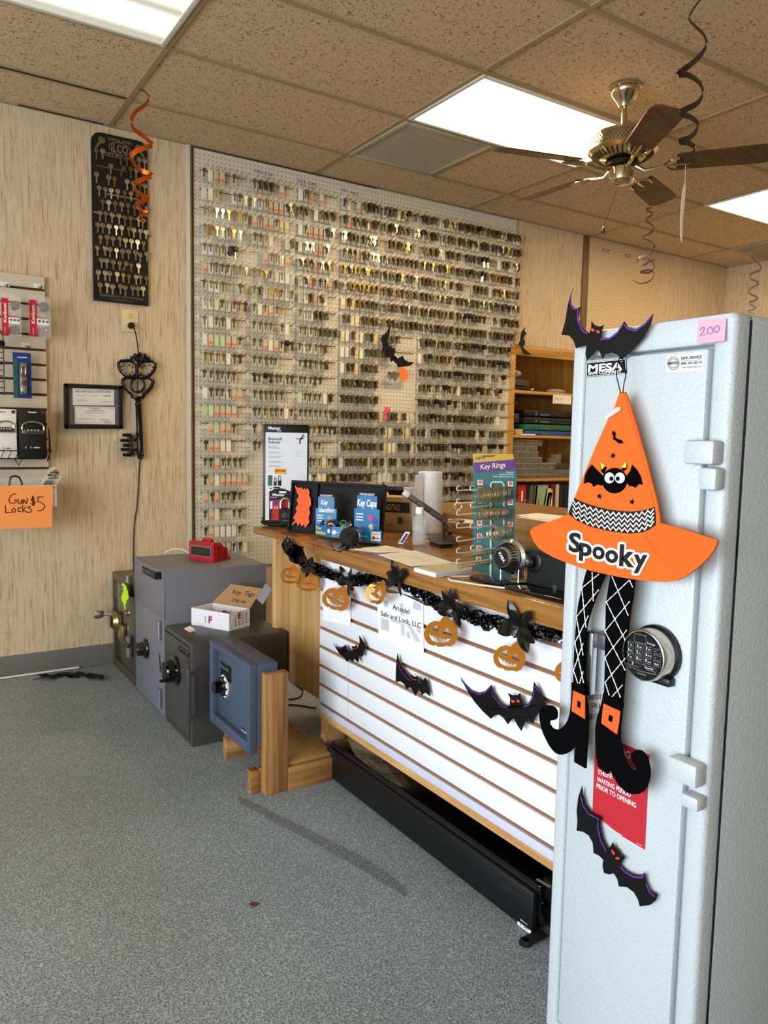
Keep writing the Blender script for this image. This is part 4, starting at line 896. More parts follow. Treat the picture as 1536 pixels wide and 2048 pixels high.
# low work ledge behind the counter
lz = at(930, 1032, 0, 2.03).z
b = MB(wood('ledge_oak', '#9a6d38', '#6f4a20', 1, 5, .3)).box(2.03, 2.75, 1.3, 3.10, lz - .03, lz, bev=.004); b.box(2.035, 2.06, 1.3, 3.09, 0, lz - .03); b.box(2.7, 2.72, 1.3, 3.09, 0, lz - .03)
solo('work_bench', b, 'raised wooden work bench ledge behind the shop counter', 'bench')
ppr = M('paper_cream', '#f5efe0', .7)
def flatpaper(q, z, lab, m=None, t_=.0012, name='paper_sheet', cat='paper', grp=None):
    b = MB(m or ppr).sheet([q], lambda x, y: at(x, y, 2, z), NZ, t_); return solo(name, b, lab, cat, grp)
for k, q in enumerate(([(1032, 1030), (1075, 1026), (1150, 1034), (1150, 1040), (1060, 1037)], [(1034, 1034), (1080, 1032), (1150, 1042), (1150, 1047), (1100, 1044)])):
    flatpaper(q, lz + .004 - .002 * k, ['cream papers spread on the work bench beside the key ring rack', 'lower cream paper sheet on the work bench by the orange hat brim'][k])
flatpaper([(890, 1039), (915, 1037), (948, 1040), (948, 1046), (905, 1046)], lz + .002, 'pale paper lying on the bench behind the slanted display pen')
solo('wooden_scrap', MB(wood('reddish', '#8a4526', '#5c2a14', 0, 8)).obox(at(912, 1043, 2, lz + .006), V((.03, .02, 0)), V((-.012, .02, 0)), V((0, 0, .006)), None, .002), 'small reddish brown wooden piece on the bench edge', 'wood piece')
# --- paper sheets on the counter
pap = M('paper_aged', '#faf5e4', .75); pr = M('print_grey', '#6e6450', .8)
q = [(697, 1098), (772, 1091), (826, 1102), (760, 1105)]
flatpaper(q, CT + .002, 'blank cream paper at the back left of the counter beside the black rat', pap)
b = MB(pap).sheet([[(757, 1109), (830, 1101), (910, 1126), (823, 1132)]], lambda x, y: at(x, y, 2, CT + .003), NZ, .0015)
for k in range(6):
    a_ = (790 + 13 * k, 1107 + 3.6 * k); b.pxrib([a_, (a_[0] + 36, a_[1] - 3 + (k % 3)), (a_[0] + 52, a_[1] - 2.5)], 1.0, 2, CT + .004, NZ, pr)
b.pxrib([(797, 1110), (815, 1114), (832, 1116), (850, 1122)], 1.0, 2, CT + .004, NZ, ink)
solo('paper_sheet', b, 'cream paper with handwritten list on the counter front', 'paper')
b = MB(M('booklet_white', '#dfe0e8', .6)); z = CT
b.sheet([[(828, 1135), (912, 1124), (944, 1127), (944, 1137), (872, 1147)]], lambda x, y: at(x, y, 2, z + .012), NZ, .012); b.sheet([[(832, 1135), (910, 1125), (940, 1128), (940, 1136), (872, 1145)]], lambda x, y: at(x, y, 2, z + .013), NZ, .001, M('booklet_cover', '#cdc69c', .6))
solo('booklet', b, 'stack of papers with pale green cover beside the key ring rack', 'papers')
# --- bluetooth padlock display stand
t = thing('padlock_display', 'black framed white display board with padlock on a round black base', 'display stand', at(560, 1050, 2, CT))
p0, p1 = at(527, 1046, 2, CT + .03), at(616, 1046, 2, CT + .03); p1 = p0 + (p1 - p0)
# the board stands facing the viewer
d0 = at(571, 1040, 2, CT + .03); nb = (CAM - d0); nb.z = 0; nb.normalize(); ub = UZ.cross(nb).normalized()
dist = (d0 - CAM).dot(_f); Wb = 90 * dist / FPX; Hb = 190 * dist / FPX; o = d0 - ub * Wb / 2
def B(u, v, e=0.): return o + ub * (u * Wb) + UZ * (v * Hb) + nb * e
def rect(b, u0, v0, u1, v1, m, e=.0075): return b.quad(B(u0, v0, e), B(u1, v0, e), B(u1, v1, e), B(u0, v1, e), m)
b = MB(black).obox(B(.5, .5), ub * Wb / 2, nb * .006, UZ * Hb / 2, black, .002); obj('board', b, t)
b = MB(M('display_white', '#e6e7ec', .3)); rect(b, .055, .0, .965, .915, b.cur); gy = M('text_grey', '#5f5f66', .7); g2 = M('text_light', '#a0a0a8', .7)
b.text('Bluetooth', B(.11, .835, .0078), ub, UZ, .012, Wb * .30, gy, n=nb, bold=.015); b.text('Padlocks', B(.11, .800, .0078), ub, UZ, .012, Wb * .26, gy, n=nb, bold=.015)
b.text('The Key Is', B(.11, .765, .0078), ub, UZ, .006, Wb * .2, g2, n=nb); b.text('Your Smartphone', B(.11, .748, .0078), ub, UZ, .006, Wb * .26, g2, n=nb)
for k, v in enumerate((.71, .695, .665, .65, .615, .60, .57, .555)): rect(b, .12, v, .36 + .04 * (k % 3), v + .005, g2, .0078)
rect(b, .11, .18 + .18, .205, .47, M('phone_green', '#2f6b3c', .4), .0079)
for u, s_ in ((.265, .8), (.36, 1.)):
    rect(b, u - .035 * s_, .362, u + .045 * s_, .362 + .055 * s_, black, .008); b.tube([B(u + .005 + .028 * s_ * math.cos(a_), .362 + .055 * s_ + .05 * s_ * math.sin(a_) ** .7, .008) for a_ in [PI * k / 8 for k in range(9)]], .0015, 5, black)
rect(b, .23, .335, .37, .35, black, .0079); rect(b, .23, .315, .37, .33, black, .0079); rect(b, .15, .325, .2, .34, gy, .0079)
for v in (.20, .15, .11): rect(b, .16, v, .205, v + .03, black, .0079)
for v in (.82, ): b.tube([B(.72, .855, .009), B(.80, .85, .016), B(.87, .86, .009)], .002, 5, black); b.tube([B(.87, .90, .009), B(.85, .87, .016), B(.80, .85, .012), B(.80, .80, .009)], .002, 5, black)
rect(b, .74, .70, .84, .703, g2); rect(b, .74, .67, .84, .673, g2); b.ball(B(.73, .29, .009), .004, mat=black, seg=8, rings=6)
obj('poster', b, t, 'white printed poster'); b = MB(black); b.text('Master', B(.11, .945, .0075), ub, UZ, .012, Wb * .27, white, n=nb, bold=.03); b.text('Lock', B(.30, .928, .0075), ub, UZ, .006, Wb * .1, white, n=nb, bold=.02); obj('header_lettering', b, t, 'white lettering on black header')
b = MB(M('price_yellow', '#f6a92a', .7)); rect(b, .25, .485, .51, .54, b.cur, .0085); b.text('$79.99', B(.28, .505, .009), ub, UZ, .010, Wb * .2, ink, n=nb); obj('price_tag', b, t, 'orange price sticker')
b = MB(M('card_black', '#0c0c0e', .4)); rect(b, .14, .0, .60, .30, b.cur, .012); L = [B(.14 + .46 * k / 10, .30 + .035 * math.sin(PI * k / 10), .012) for k in range(11)]; b.add(L, [tuple(range(10, -1, -1))]); rect(b, .18, .0, .58, .215, M('card_red', '#c3201e', .5), .0125); rect(b, .16, .12, .21, .2, white, .0126); rect(b, .24, .17, .33, .215, M('card_blue', '#33418c', .5), .0128)
rect(b, .36, .285, .51, .305, white, .0126); b.text('Master', B(.21, .255, .0126), ub, UZ, .011, Wb * .27, white, n=nb, bold=.03); b.text('Bluetooth', B(.17, .235, .0126), ub, UZ, .005, Wb * .13, white, n=nb); b.text('5-0', B(.24, .12, .013), ub, UZ, .012, Wb * .09, white, n=nb)
for k in range(3): rect(b, .155, .02 + .035 * k, .215, .045 + .035 * k, black, .0128)
obj('packaging_card', b, t, 'black and red packaging card')
b = MB(blackm).obox(B(.49, .045, .03), ub * Wb * .135, nb * .016, UZ * Hb * .085, blackm, .006); b.lathe([(.014, 0), (.014, .001), (.012, .0012)], B(.49, .06, .0465), nb, 20, M('ring_grey', '#3b3b40', .3)); rect(b, .44, .0, .56, .012, M('text_grey'), .0468); obj('padlock_body', b, t, 'black padlock body')
b = MB(chrome); rw = Wb * .095; b.tube([B(.49, .11, .03) - ub * rw] + [B(.49, .185, .03) + ub * rw * math.cos(a_) + UZ * rw * math.sin(a_) for a_ in [PI - PI * k / 12 for k in range(13)]] + [B(.49, .11, .03) + ub * rw], .0062, 10); obj('shackle', b, t, 'chrome shackle')
c = at(571, 1048, 2, CT) - nb * 0 ; b = MB(blackm).lathe([(.105, 0), (.11, .005), (.11, .013), (.10, .016), (.10, .018), (.107, .020), (.105, .030), (.001, .031)], c, UZ, 36); obj('turntable_base', b, t, 'round black turntable base')
# --- tilted black tray display with boxes
t = thing('tray_display', 'long black plastic display tray tilted up on the counter', 'display tray', at(670, 1078, 2, CT))
tl, tr_ = at(577, 1063, 2, CT), at(763, 1080, 2, CT); tu = (tr_ - tl); TW = tu.length; tu.normalize(); tn = UZ.cross(tu).normalized(); tn = tn if tn.dot(CAM - tl) > 0 else -tn
tt = (UZ * .98 - tn * .14).normalized(); TH = .215; tf = tu.cross(tt).normalized(); tf = tf if tf.dot(CAM - tl) > 0 else -tf
def T(u, v, e=0.): return tl + tu * (u * TW) + tt * (v * TH) + tf * e
b = MB(blackm).obox(T(.5, .5, -.008), tu * TW / 2, tt * TH / 2, tf * .006, blackm, .004)
for (u0, v0, u1, v1) in ((0, 0, .022, 1), (.978, 0, 1, 1), (0, .95, 1, 1), (0, 0, 1, .035), (.29, .05, .305, .95)):
    b.obox((T(u0, v0, .004) + T(u1, v1, .004)) / 2, tu * (u1 - u0) * TW / 2, tt * (v1 - v0) * TH / 2, tf * .010, blackm, .003)
obj('tray', b, t)
mc = [(486, 805), (515, 825), (545, 820), (562, 838), (570, 820), (580, 838), (592, 820), (605, 840), (612, 855), (608, 875), (625, 900), (632, 950), (618, 975), (630, 1010), (622, 1050), (632, 1085), (615, 1110), (602, 1130), (590, 1105), (570, 1120), (560, 1095), (540, 1120), (530, 1090), (500, 1115), (488, 1115), (520, 1080), (500, 1060), (512, 1035), (525, 1010), (512, 985), (530, 950), (515, 920), (530, 890), (512, 860)]
us = [(a_ - 430) / (1385 - 430) for a_, _ in mc]
b = MB(M('neon_orange', '#ff5f2a', .7)); b.sheet([[(.045 + (a_ - 486) / 146 * .205, .90 - (c_ - 805) / 325 * .80) for a_, c_ in mc]], lambda u, v: T(u, v, .016), tf, .001)
for k in range(5): b.ribbon([T(.12 + .01 * (k % 2), .75 - .12 * k, .0165), T(.16, .77 - .12 * k, .0165), T(.2, .74 - .12 * k, .0165)], .0012, tf, M('orange_dark', '#c8421a', .7))
solo('paper_cutout', b, 'neon orange jagged paper cutout leaning in the black display tray', 'paper cutout')
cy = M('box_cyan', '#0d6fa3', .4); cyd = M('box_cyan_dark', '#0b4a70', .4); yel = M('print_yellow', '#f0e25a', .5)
def counter_box(name, lab, L, C, R, hb, hf, head, lines, logo2, tags):
    """open dispenser carton: L, C, R = its three visible base corners (front-left edge L-C, front-right edge C-R)"""
    L, C, R = at(*L, 2, CT + .012), at(*C, 2, CT + .012), at(*R, 2, CT + .012); K = L + R - C; t = thing(name, lab, 'carton', (L + R) / 2, 'blue dispenser cartons on the black tray')
    cen = (L + R) / 2; b = MB(cy)
    def wall(p, q, h, m): b.add([p, q, q + UZ * h, p + UZ * h] + [v + (cen - v).normalized() * .0015 for v in (p, q, q + UZ * h, p + UZ * h)], [(0, 1, 2, 3), (7, 6, 5, 4), (0, 4, 5, 1), (3, 2, 6, 7), (1, 5, 6, 2), (0, 3, 7, 4)], m)
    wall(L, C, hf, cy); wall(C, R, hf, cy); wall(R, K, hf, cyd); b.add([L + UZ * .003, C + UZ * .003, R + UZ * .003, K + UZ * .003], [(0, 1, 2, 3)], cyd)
    u = (R - C).normalized(); W = (R - C).length; n = u.cross(UZ); n = n if n.dot(CAM - C) > 0 else -n
    e0 = .001
    b.box(0, 0, 0, 0, 0, 0) if False else None
    x, y = .06, .25
    b.quad(C + u * W * .60 + UZ * hf * .16 + n * e0, C + u * W * .96 + UZ * hf * .16 + n * e0, C + u * W * .96 + UZ * hf * .9 + n * e0, C + u * W * .60 + UZ * hf * .9 + n * e0, M('sticker_cream', '#ddd8c2', .6))
    b.lathe([(hf * .16, 0), (hf * .16, .0005)], C + u * W * .70 + UZ * hf * .4 + n * .0015, n, 12, red); b.quad(C + u * W * .74 + UZ * hf * .36 + n * .002, C + u * W * .92 + UZ * hf * .36 + n * .002, C + u * W * .92 + UZ * hf * .44 + n * .002, C + u * W * .74 + UZ * hf * .44 + n * .002, pr)
    b.text('Easy installation', C + u * W * .63 + UZ * hf * .70 + n * .0015, u, UZ, hf * .1, W * .3, ink, n=n)
    b.lathe([(hf * .22, 0), (hf * .22, .0005)], C + u * W * .12 + UZ * hf * .5 + n * .0015, n, 6, white); b.text('Lucky Line', C + u * W * .18 + UZ * hf * .42 + n * .002, u, UZ, hf * .16, W * .28, white, n=n)
    u1 = (C - L).normalized(); W1 = (C - L).length; n1 = u1.cross(UZ); n1 = n1 if n1.dot(CAM - C) > 0 else -n1
    if W1 > .06:
        b.text(head[0], L + u1 * W1 * .06 + UZ * hf * .58 + n1 * e0, u1, UZ, hf * .26, W1 * .34, yel, n=n1, bold=.02); b.text(head[1], L + u1 * W1 * .06 + UZ * hf * .14 + n1 * e0, u1, UZ, hf * .3, W1 * .6, yel, n=n1, bold=.02)
        b.lathe([(hf * .2, 0), (hf * .2, .0005)], L + u1 * W1 * .84 + UZ * hf * .55 + n1 * .001, n1, 12, white)
    obj('carton', b, t)
    # display back panel, rising at the rear left edge and facing the front right
    A, W2 = L, W; ub2 = u; o = L; nn = n; bw = W if tags == 'caps' else W * 1.
    b = MB(cy); hb1 = hb * .70
    b.obox(o + ub2 * bw / 2 + UZ * hb1 / 2, ub2 * bw / 2, nn * .001, UZ * hb1 / 2, cy); b.obox(o + ub2 * bw * .5 + UZ * (hb1 + (hb - hb1) / 2), ub2 * bw * .39, nn * .001, UZ * (hb - hb1) / 2, cy)
    e = nn * .0018; two = len(head[2]) > 1
    if two: b.text(head[2][0], o + ub2 * bw * .42 + UZ * hb * .80 + e, ub2, UZ, hb * .12, bw * .32, white, n=nn, bold=.03, shear=.15, center=True); b.text(head[2][1], o + ub2 * bw * .52 + UZ * hb * .60 + e, ub2, UZ, hb * .115, bw * .74, white, n=nn, bold=.03, shear=.15, center=True)
    else: b.text(head[2][0], o + ub2 * bw * .5 + UZ * hb * .76 + e, ub2, UZ, hb * .15, bw * .76, white, n=nn, bold=.03, shear=.15, center=True)
    for k in range(3): b.quad(*[o + ub2 * (bw * (.08 + (.28 if i in (1, 2) else 0))) + UZ * hb * (.56 - .07 * k + (.025 if i > 1 else 0)) - UZ * hb * (.06 if two else 0) + e for i in range(4)], white)
    cs = (['#9a9284', '#b0a58c', '#8d8577'] if two else ['#d0387c', '#3a4ab0', '#d8d0c0'])
    for k, (du_, dv, rr_) in enumerate(((.66, .50, .10), (.84, .44, .10), (.68, .30, .09))): b.lathe([(bw * rr_, 0), (bw * rr_, .0006)], o + ub2 * bw * du_ + UZ * hb * (dv - (.04 if two else 0)) + e * (1.2 + k * .2), nn, 14, M('dot' + cs[k], cs[k], .5))
    b.obox(o + ub2 * bw * .66 + UZ * hb * .22 + e, (ub2 * .8 + UZ * .6) * bw * .13, nn * .0006, (UZ * .8 - ub2 * .6) * bw * .03, M('key_print', '#d9d3c0', .5))
    if not two: b.lathe([(bw * .09, 0), (bw * .09, .0006)], o + ub2 * bw * .2 + UZ * hb * .22 + e, nn, 14, M('dot_o', '#f0582a', .5))
    obj('display_panel', b, t, 'printed header panel'); b = MB(white).text('YOUR KEYS IDENTIFY', o + ub2 * bw * .5 + UZ * hb * 1.01 + e, ub2, UZ, hb * .045, bw * .6, white, n=nn, center=True, bold=.02); b.obox(o + ub2 * bw * .5 + UZ * hb * 1.03, ub2 * bw * .33, nn * .0008, UZ * hb * .035, ink); obj('header_strip', b, t)
    return t, L, C, R, u, W, n, u1, W1
r1 = counter_box('key_identifier_carton', 'blue Key Identifiers carton full of coloured rings beside the black rat', (631, 1069), (663, 1075), (706, 1077), .150, .042, ('Key', 'Identifiers', ('Key', 'Identifiers')), 0, 0, '')
r2 = counter_box('key_cap_carton', 'blue Key Caps carton at the right end of the black tray', (708, 1076), (711, 1082), (763, 1087), .165, .045, ('Key', 'Caps', ('Key Caps',)), 0, 0, 'caps')
_, L, C, R, u, W, n, u1, W1 = r1
rc = ['#c02c3c', '#3a2a8c', '#2f8a4c', '#d9cf3a', '#1f4aa0', '#1c1c20', '#8a3a9c', '#e0e050']; rn = ['red', 'violet', 'green', 'yellow', 'blue', 'black', 'purple', 'lime']
for k in range(24):
    p = L + u1 * W1 * random.uniform(.15, .9) + u * W * random.uniform(.12, .95) + UZ * random.uniform(.034, .058); ax_ = V((random.uniform(-1, 1), random.uniform(-1, 1), random.uniform(.3, 1))); X_, Y_, _z = frame_of(ax_)
    b = MB(M('ring_' + rn[k % 8], rc[k % 8], .35)); b.tube([p + X_ * (.0115 * math.cos(a_)) + Y_ * (.0115 * math.sin(a_)) for a_ in [2 * PI * j / 12 for j in range(12)]], .003, 6, closed=True)
    solo('key_identifier', b, rn[k % 8] + ' plastic key identifier ring piled in the blue Key Identifiers carton', 'key ring', rn[k % 8] + ' rings in the Key Identifiers carton')
# --- black rat figure
t = thing('toy_rat', 'black furry toy rat crouching in front of the blue cartons', 'toy rat', at(699, 1096, 2, CT)); fur = M('rat_fur', '#1d1b18', .85, nz=(120, .3, .8)); c = at(699, 1096, 2, CT)
side = UZ.cross(nb).normalized()
b = MB(fur); b.ball(c + UZ * .037 - nb * .02, .036, .036, .036, seg=22, rings=14); b.ball(c + UZ * .028 + nb * .012, .022, .022, .022, seg=16, rings=10); b.ball(c + UZ * .020 + nb * .032, .011, .011, .011, seg=10, rings=8)
for i, v in enumerate(b.v): k = math.sin(v.x * 900) * math.sin(v.y * 870) * math.sin(v.z * 930); b.v[i] = v + (v - c - UZ * .03).normalized() * k * .0012
obj('body', b, t); b = MB(fur)
for s_ in (-1, 1): b.ball(c + side * (.013 * s_) + UZ * .047 + nb * .014, .008, .008, .008, seg=10, rings=8)
obj('ear', b, t); b = MB(M('rat_skin', '#2a2420', .6))
for s_ in (-1, 1):
    b.tube([c + side * (.022 * s_) + UZ * .012, c + side * (.032 * s_) + UZ * .005 + nb * .02, c + side * (.04 * s_) + UZ * .003 + nb * .022], [.006, .004, .002], 8)
    b.tube([c + side * (.010 * s_) + UZ * .010 + nb * .02, c + side * (.013 * s_) + UZ * .003 + nb * .036], [.005, .003], 8)
obj('paw', b, t); b = MB(M('rat_skin')); b.tube([at(663, 1077, 2, CT + .006) + V((-.01, 0, 0)), at(662, 1088, 2, CT + .004), at(668, 1100, 2, CT + .004), at(680, 1103, 2, CT + .004), c - nb * .01 + UZ * .006], [.0015, .002, .0025, .003, .004], 7); obj('tail', b, t)
# --- RINGS TAGS box
A_, C_ = at(770, 1061, 2, CT), at(823, 1064, 2, CT); u = (C_ - A_); W = u.length; u.normalize(); n = u.cross(UZ); n = n if n.dot(CAM - A_) > 0 else -n; hh = .145
t = thing('tag_box', 'tan printed key rings and tags carton behind the blue cartons', 'carton', (A_ + C_) / 2)
k_ = M('kraft_pale', '#c2a878', .65); A2 = A_ - u * W * .5; b = MB(k_).obox((A2 + C_) / 2 - n * .06 + UZ * hh / 2, (C_ - A2) / 2, n * .06, UZ * hh / 2, k_, .002)
e = n * .001; b.quad(A2 + UZ * hh * .55 + e, A2 + u * W * 1.42 + UZ * hh * .55 + e, A2 + u * W * 1.42 + UZ * hh * .86 + e, A2 + UZ * hh * .86 + e, M('band_dark', '#231c16', .5))
b.text("KEY RINGS/TAGS", A2 + u * W * .12 + UZ * hh * .61 + e, u, UZ, hh * .18, W * .94, k_, n=n, eps=.001, bold=.01); b.quad(A2 + u * W * .97 + UZ * hh * .22 + e, A2 + u * W * 1.15 + UZ * hh * .22 + e, A2 + u * W * 1.15 + UZ * hh * .42 + e, A2 + u * W * .97 + UZ * hh * .42 + e, M('logo_green', '#3d5a34', .5)); b.text('Lucky Line', A2 + u * W * 1.16 + UZ * hh * .27 + e, u, UZ, hh * .09, W * .24, M('logo_green'), n=n)
for k in range(2): b.quad(*[A2 + u * W * (.52 + (.3 if i in (1, 2) else 0)) + UZ * hh * (.14 + .05 * k + (.02 if i > 1 else 0)) + e for i in range(4)], pr)
obj('carton', b, t)
b = MB(M('cup_white', '#dcd4c4', .6)).cyl(C_ - u * .03 - n * .05 + UZ * hh, C_ - u * .03 - n * .05 + UZ * (hh + .04), .022, .024); solo('paper_roll', b, 'small white roll standing on the tan printed carton', 'paper roll')
# --- hand sanitiser bottle
c = at(838, 1090, 2, CT); t = thing('bottle', 'clear plastic bottle with white cap in front of the paper towel', 'bottle', c)
pet = M('bottle_pet', '#f4f6f6', .06, alpha=.2)
obj('body', MB(pet).lathe([(.024, 0), (.0265, .004), (.0265, .085), (.024, .10), (.014, .115), (.0135, .122)], c, UZ, 26), t); obj('cap', MB(white).lathe([(.0155, .118), (.0155, .141), (.013, .143), (.001, .143)], c, UZ, 22), t, 'white screw cap')
obj('liquid', MB(M('gel', '#dfe4e0', .1, alpha=.14)).lathe([(.023, .003), (.0245, .006), (.0245, .07), (.001, .0701)], c, UZ, 22), t)
c = at(806, 1090, 2, CT); b = MB(clear); q0 = c; X_ = side; up_ = (UZ * .85 + side * .5).normalized()
b.obox(c + UZ * .012, side * .018, nb * .012, UZ * .002, clear); b.obox(c + UZ * .012 - side * .016, side * .002, nb * .012, UZ * .012, clear); t = thing('card_holder', 'clear holder with small business cards beside the clear bottle', 'card holder', c); obj('holder', b, t)
b = MB(white); b.obox(c + UZ * .026 + side * .004, (side * .4 + nb * .3).normalized() * .010, up_ * .026, up_.cross(side * .4 + nb * .3).normalized() * .002, white); b.obox(c + UZ * .026 + side * .004 + nb * .004, (side * .4 + nb * .3).normalized() * .005, up_ * .02, up_.cross(side * .4 + nb * .3).normalized() * .002, M('card_violet', '#3a3278', .5)); obj('card', b, t, 'white and violet business cards')
# --- paper towel roll
c = at(858, 1064, 2, CT); k = (c - CAM).dot(_f) / FPX; Hh = 121 * k; t = thing('paper_towel_roll', 'white paper towel roll standing at the back of the counter', 'paper towel', c); tw = M('towel_white', '#eceae6', .85, nz=(300, .05, .3))
obj('roll', MB(tw).lathe([(26 * k, 0), (26.5 * k, .004), (25.5 * k, Hh * .5), (23.5 * k, Hh - .003), (22.5 * k, Hh), (8 * k, Hh), (7 * k, Hh - .02), (.001, Hh - .02)], c, UZ, 40), t)
b = MB(tw); pts = [(831, 944), (842, 943), (840, 1000), (838, 1062), (826, 1062), (824, 1010), (828, 965)]; 
b.sheet([[(846, 944), (831, 950), (826, 985), (823, 1030), (824, 1060), (846, 1064)]], lambda x, y: at(x, y, 1, c.y - 26 * k * .55), (CAM - c).normalized(), .001); obj('loose_sheet', b, t, 'loose towel flap')
# --- slanted price scanner on its flexible arm
c = at(888, 1084, 2, CT); t = thing('desk_lamp', 'grey slanted bar lamp with white end on a small black base', 'desk lamp', c)
Yp = c.y - .0; a0, a1 = at(815, 989, 1, Yp - .02), at(900, 1049, 1, Yp - .02); d = (a1 - a0); b = MB(M('lamp_grey', '#6b655c', .4)); nn2 = (CAM - a0).normalized(); wv = d.cross(nn2).normalized(); b.obox((a0 + a1) / 2, d / 2, wv * .0095, nn2 * .006, None, .004)
for f_ in (.22, .52, .8): b.obox(a0 + d * f_ + nn2 * .0062 + wv * .003, d.normalized() * .004, wv * .002, nn2 * .0005, ink)
b.tube([a0 + d * f_ + wv * .0097 + nn2 * .004 for f_ in (0, .5, 1)], .0022, 6, M('lamp_dark', '#2a2624', .3)); b.tube([a0 + d * .3 - wv * .0095 + nn2 * .004, a0 + d * 1.0 - wv * .0095 + nn2 * .004, a1 + wv * .008 + nn2 * .004], .0018, 6, chrome); obj('lamp_head', b, t)
obj('end_cap', MB(white).obox(a0 - d.normalized() * .005, d.normalized() * .016, wv * .0105, nn2 * .0075, white, .003), t, 'white end block')
b = MB(black); b.sheet([[(857, 1073), (868, 1069), (893, 1067), (906, 1072), (915, 1085), (905, 1088), (880, 1089), (862, 1083)]], lambda x, y: at(x, y, 2, CT + .014), NZ, .014); b.ball(at(900, 1066, 2, CT + .02) , .010); b.box(0, 0, 0, 0, 0, 0) if False else None; obj('base', b, t, 'black weighted base')
b = MB(black); b.tube([at(889, 1072, 2, CT + .01), at(888, 1062, 1, Yp), at(893, 1054, 1, Yp - .01), at(899, 1050, 1, Yp - .018)], .003, 7); obj('arm', b, t)
solo('pen', MB(white).cyl(at(852, 1083, 2, CT + .005), at(878, 1082, 2, CT + .005), .003, seg=8), 'white pen lying beside the black lamp base', 'pen')
# --- tools and pen cups on the counter behind the tray
def cup(px, py, w, h, m, lab, items, z=CT):
    c = at(px, py, 2, z); k = (c - CAM).dot(_f) / FPX; t = thing('pen_cup', lab, 'pen cup', c, 'pen cups behind the black tray'); r = w * k / 2
    obj('cup', MB(m).lathe([(r, 0), (r * 1.05, h * k), (r * .95, h * k), (r * .9, .004), (.001, .004)], c, UZ, 20), t); return c, k, r
c, k, r = cup(724, 1050, 26, 55, M('cup_dark', '#2a2622', .4), 'dark pen cup with blue pen and tangled wire tools behind the tray', 0)
for j, (dx, cn, cl, hgt) in enumerate(((-.4, 'blue', '#1f3f9c', 78), (-.1, 'silver', '#9a9486', 86), (.5, 'brown', '#6a4a28', 72), (.2, 'brass', '#b0985a', 92))):
    p = c + side * dx * r + UZ * .01; solo('pen', MB(M('pen_' + cn, cl, .35)).cyl(p, p + UZ * hgt * k + side * dx * .02 - nb * .004, .0045, seg=8), f'{cn} pen standing in the dark pen cup behind the tray', 'pen', 'pens in the cups')
b = MB(nickel)
for j in range(9): p = c + UZ * 72 * k + side * random.uniform(-.5, 1) * r; b.tube([p, p + V((random.uniform(-.015, .015), 0, .015)), p + V((random.uniform(-.03, .03), .01, .022))], .0012, 5)
solo('wire_tools', b, 'tangle of thin metal lock picks rising from the dark pen cup', 'lock picks')
c, k, r = cup(762, 1052, 22, 52, M('cup_black', '#17140f', .4), 'black pen cup with red and yellow pens right of the other', 0)
for j, (dx, cn, cl, hgt) in enumerate(((-.55, 'yellow', '#d8c838', 80), (-.2, 'green', '#5a8a34', 74), (.25, 'red', '#c22a34', 84), (.6, 'white', '#d8d2c8', 112))):
    p = c + side * dx * r + UZ * .01; solo('pen', MB(M('pen_' + cn, cl, .35)).cyl(p, p + UZ * hgt * k + side * dx * .008, .005, seg=8), f'{cn} pen standing in the black pen cup behind the tray', 'pen', 'pens in the cups')
c = at(789, 1046, 2, CT + .0); b = MB(blackm).lathe([(.05, 0), (.05, .02), (.045, .03), (.03, .14), (.034, .145), (.05, .15), (.052, .16), (.04, .17), (.001, .172)], c, UZ, 24); solo('tape_stand', b, 'dark round topped stand between the tray and the tan carton', 'stand')
# --- key ring rack
t = thing('key_ring_rack', 'teal and purple Key Rings card on a white wire rack with ring coils', 'key ring rack', at(985, 1150, 2, CT))
KX = None; q = [(945.5, 907), (1026, 908), (1034, 952), (1023.5, 1155), (946.8, 1141)]
d0 = at(985, 1148, 2, CT); kn = V((-.62, -.78, 0)).normalized(); 
def KP(x, y, e=0.):
    dr = _f + _r * ((x - 768) / FPX) - _u * ((y - 1024) / FPX); s_ = (d0 + kn * e - CAM).dot(kn) / dr.dot(kn); return CAM + dr * s_
teal = M('rack_teal', '#2f6a68', .45); b = MB(teal)
b.sheet([q], lambda x, y: KP(x, y), kn, .0015, teal); b.sheet([[(945.5, 907), (1026, 908), (1028.5, 921), (947.2, 925.5)]], lambda x, y: KP(x, y, .0006), kn, .0004, M('rack_yellow', '#c9a034', .45)); b.sheet([[(947.2, 925.5), (1028.5, 918.5), (1033, 939.5), (949.5, 946)]], lambda x, y: KP(x, y, .0009), kn, .0004, M('rack_purple', '#63307c', .45))
def ktext(s_, p0, p1, hpx, m, bold=0.):
    a_, c_ = KP(*p0, .002), KP(*p1, .002); uu = c_ - a_; b.text(s_, a_, uu, UZ, hpx * .5 * ((a_ - CAM).dot(_f) + (c_ - CAM).dot(_f)) / FPX, uu.length, m, n=kn, bold=bold)
ktext('Key Rings', (961, 939), (1011, 934), 10, M('cream_print', '#efdfc0', .5), .01); ktext('Organize', (1012, 946), (1027, 946), 3, white); ktext('and protect your keys', (998, 950), (1027, 950), 3, white); ktext('Quality tempered spring steel', (986, 954), (1027, 955), 3, white); ktext('Lucky Line', (951, 919), (969, 917), 6, teal, .02)
b.sheet([[(963, 911), (991, 910), (985, 914), (968, 914)]], lambda x, y: KP(x, y, .001), kn, .0004, M('rack_slot', '#6a5228', .6))
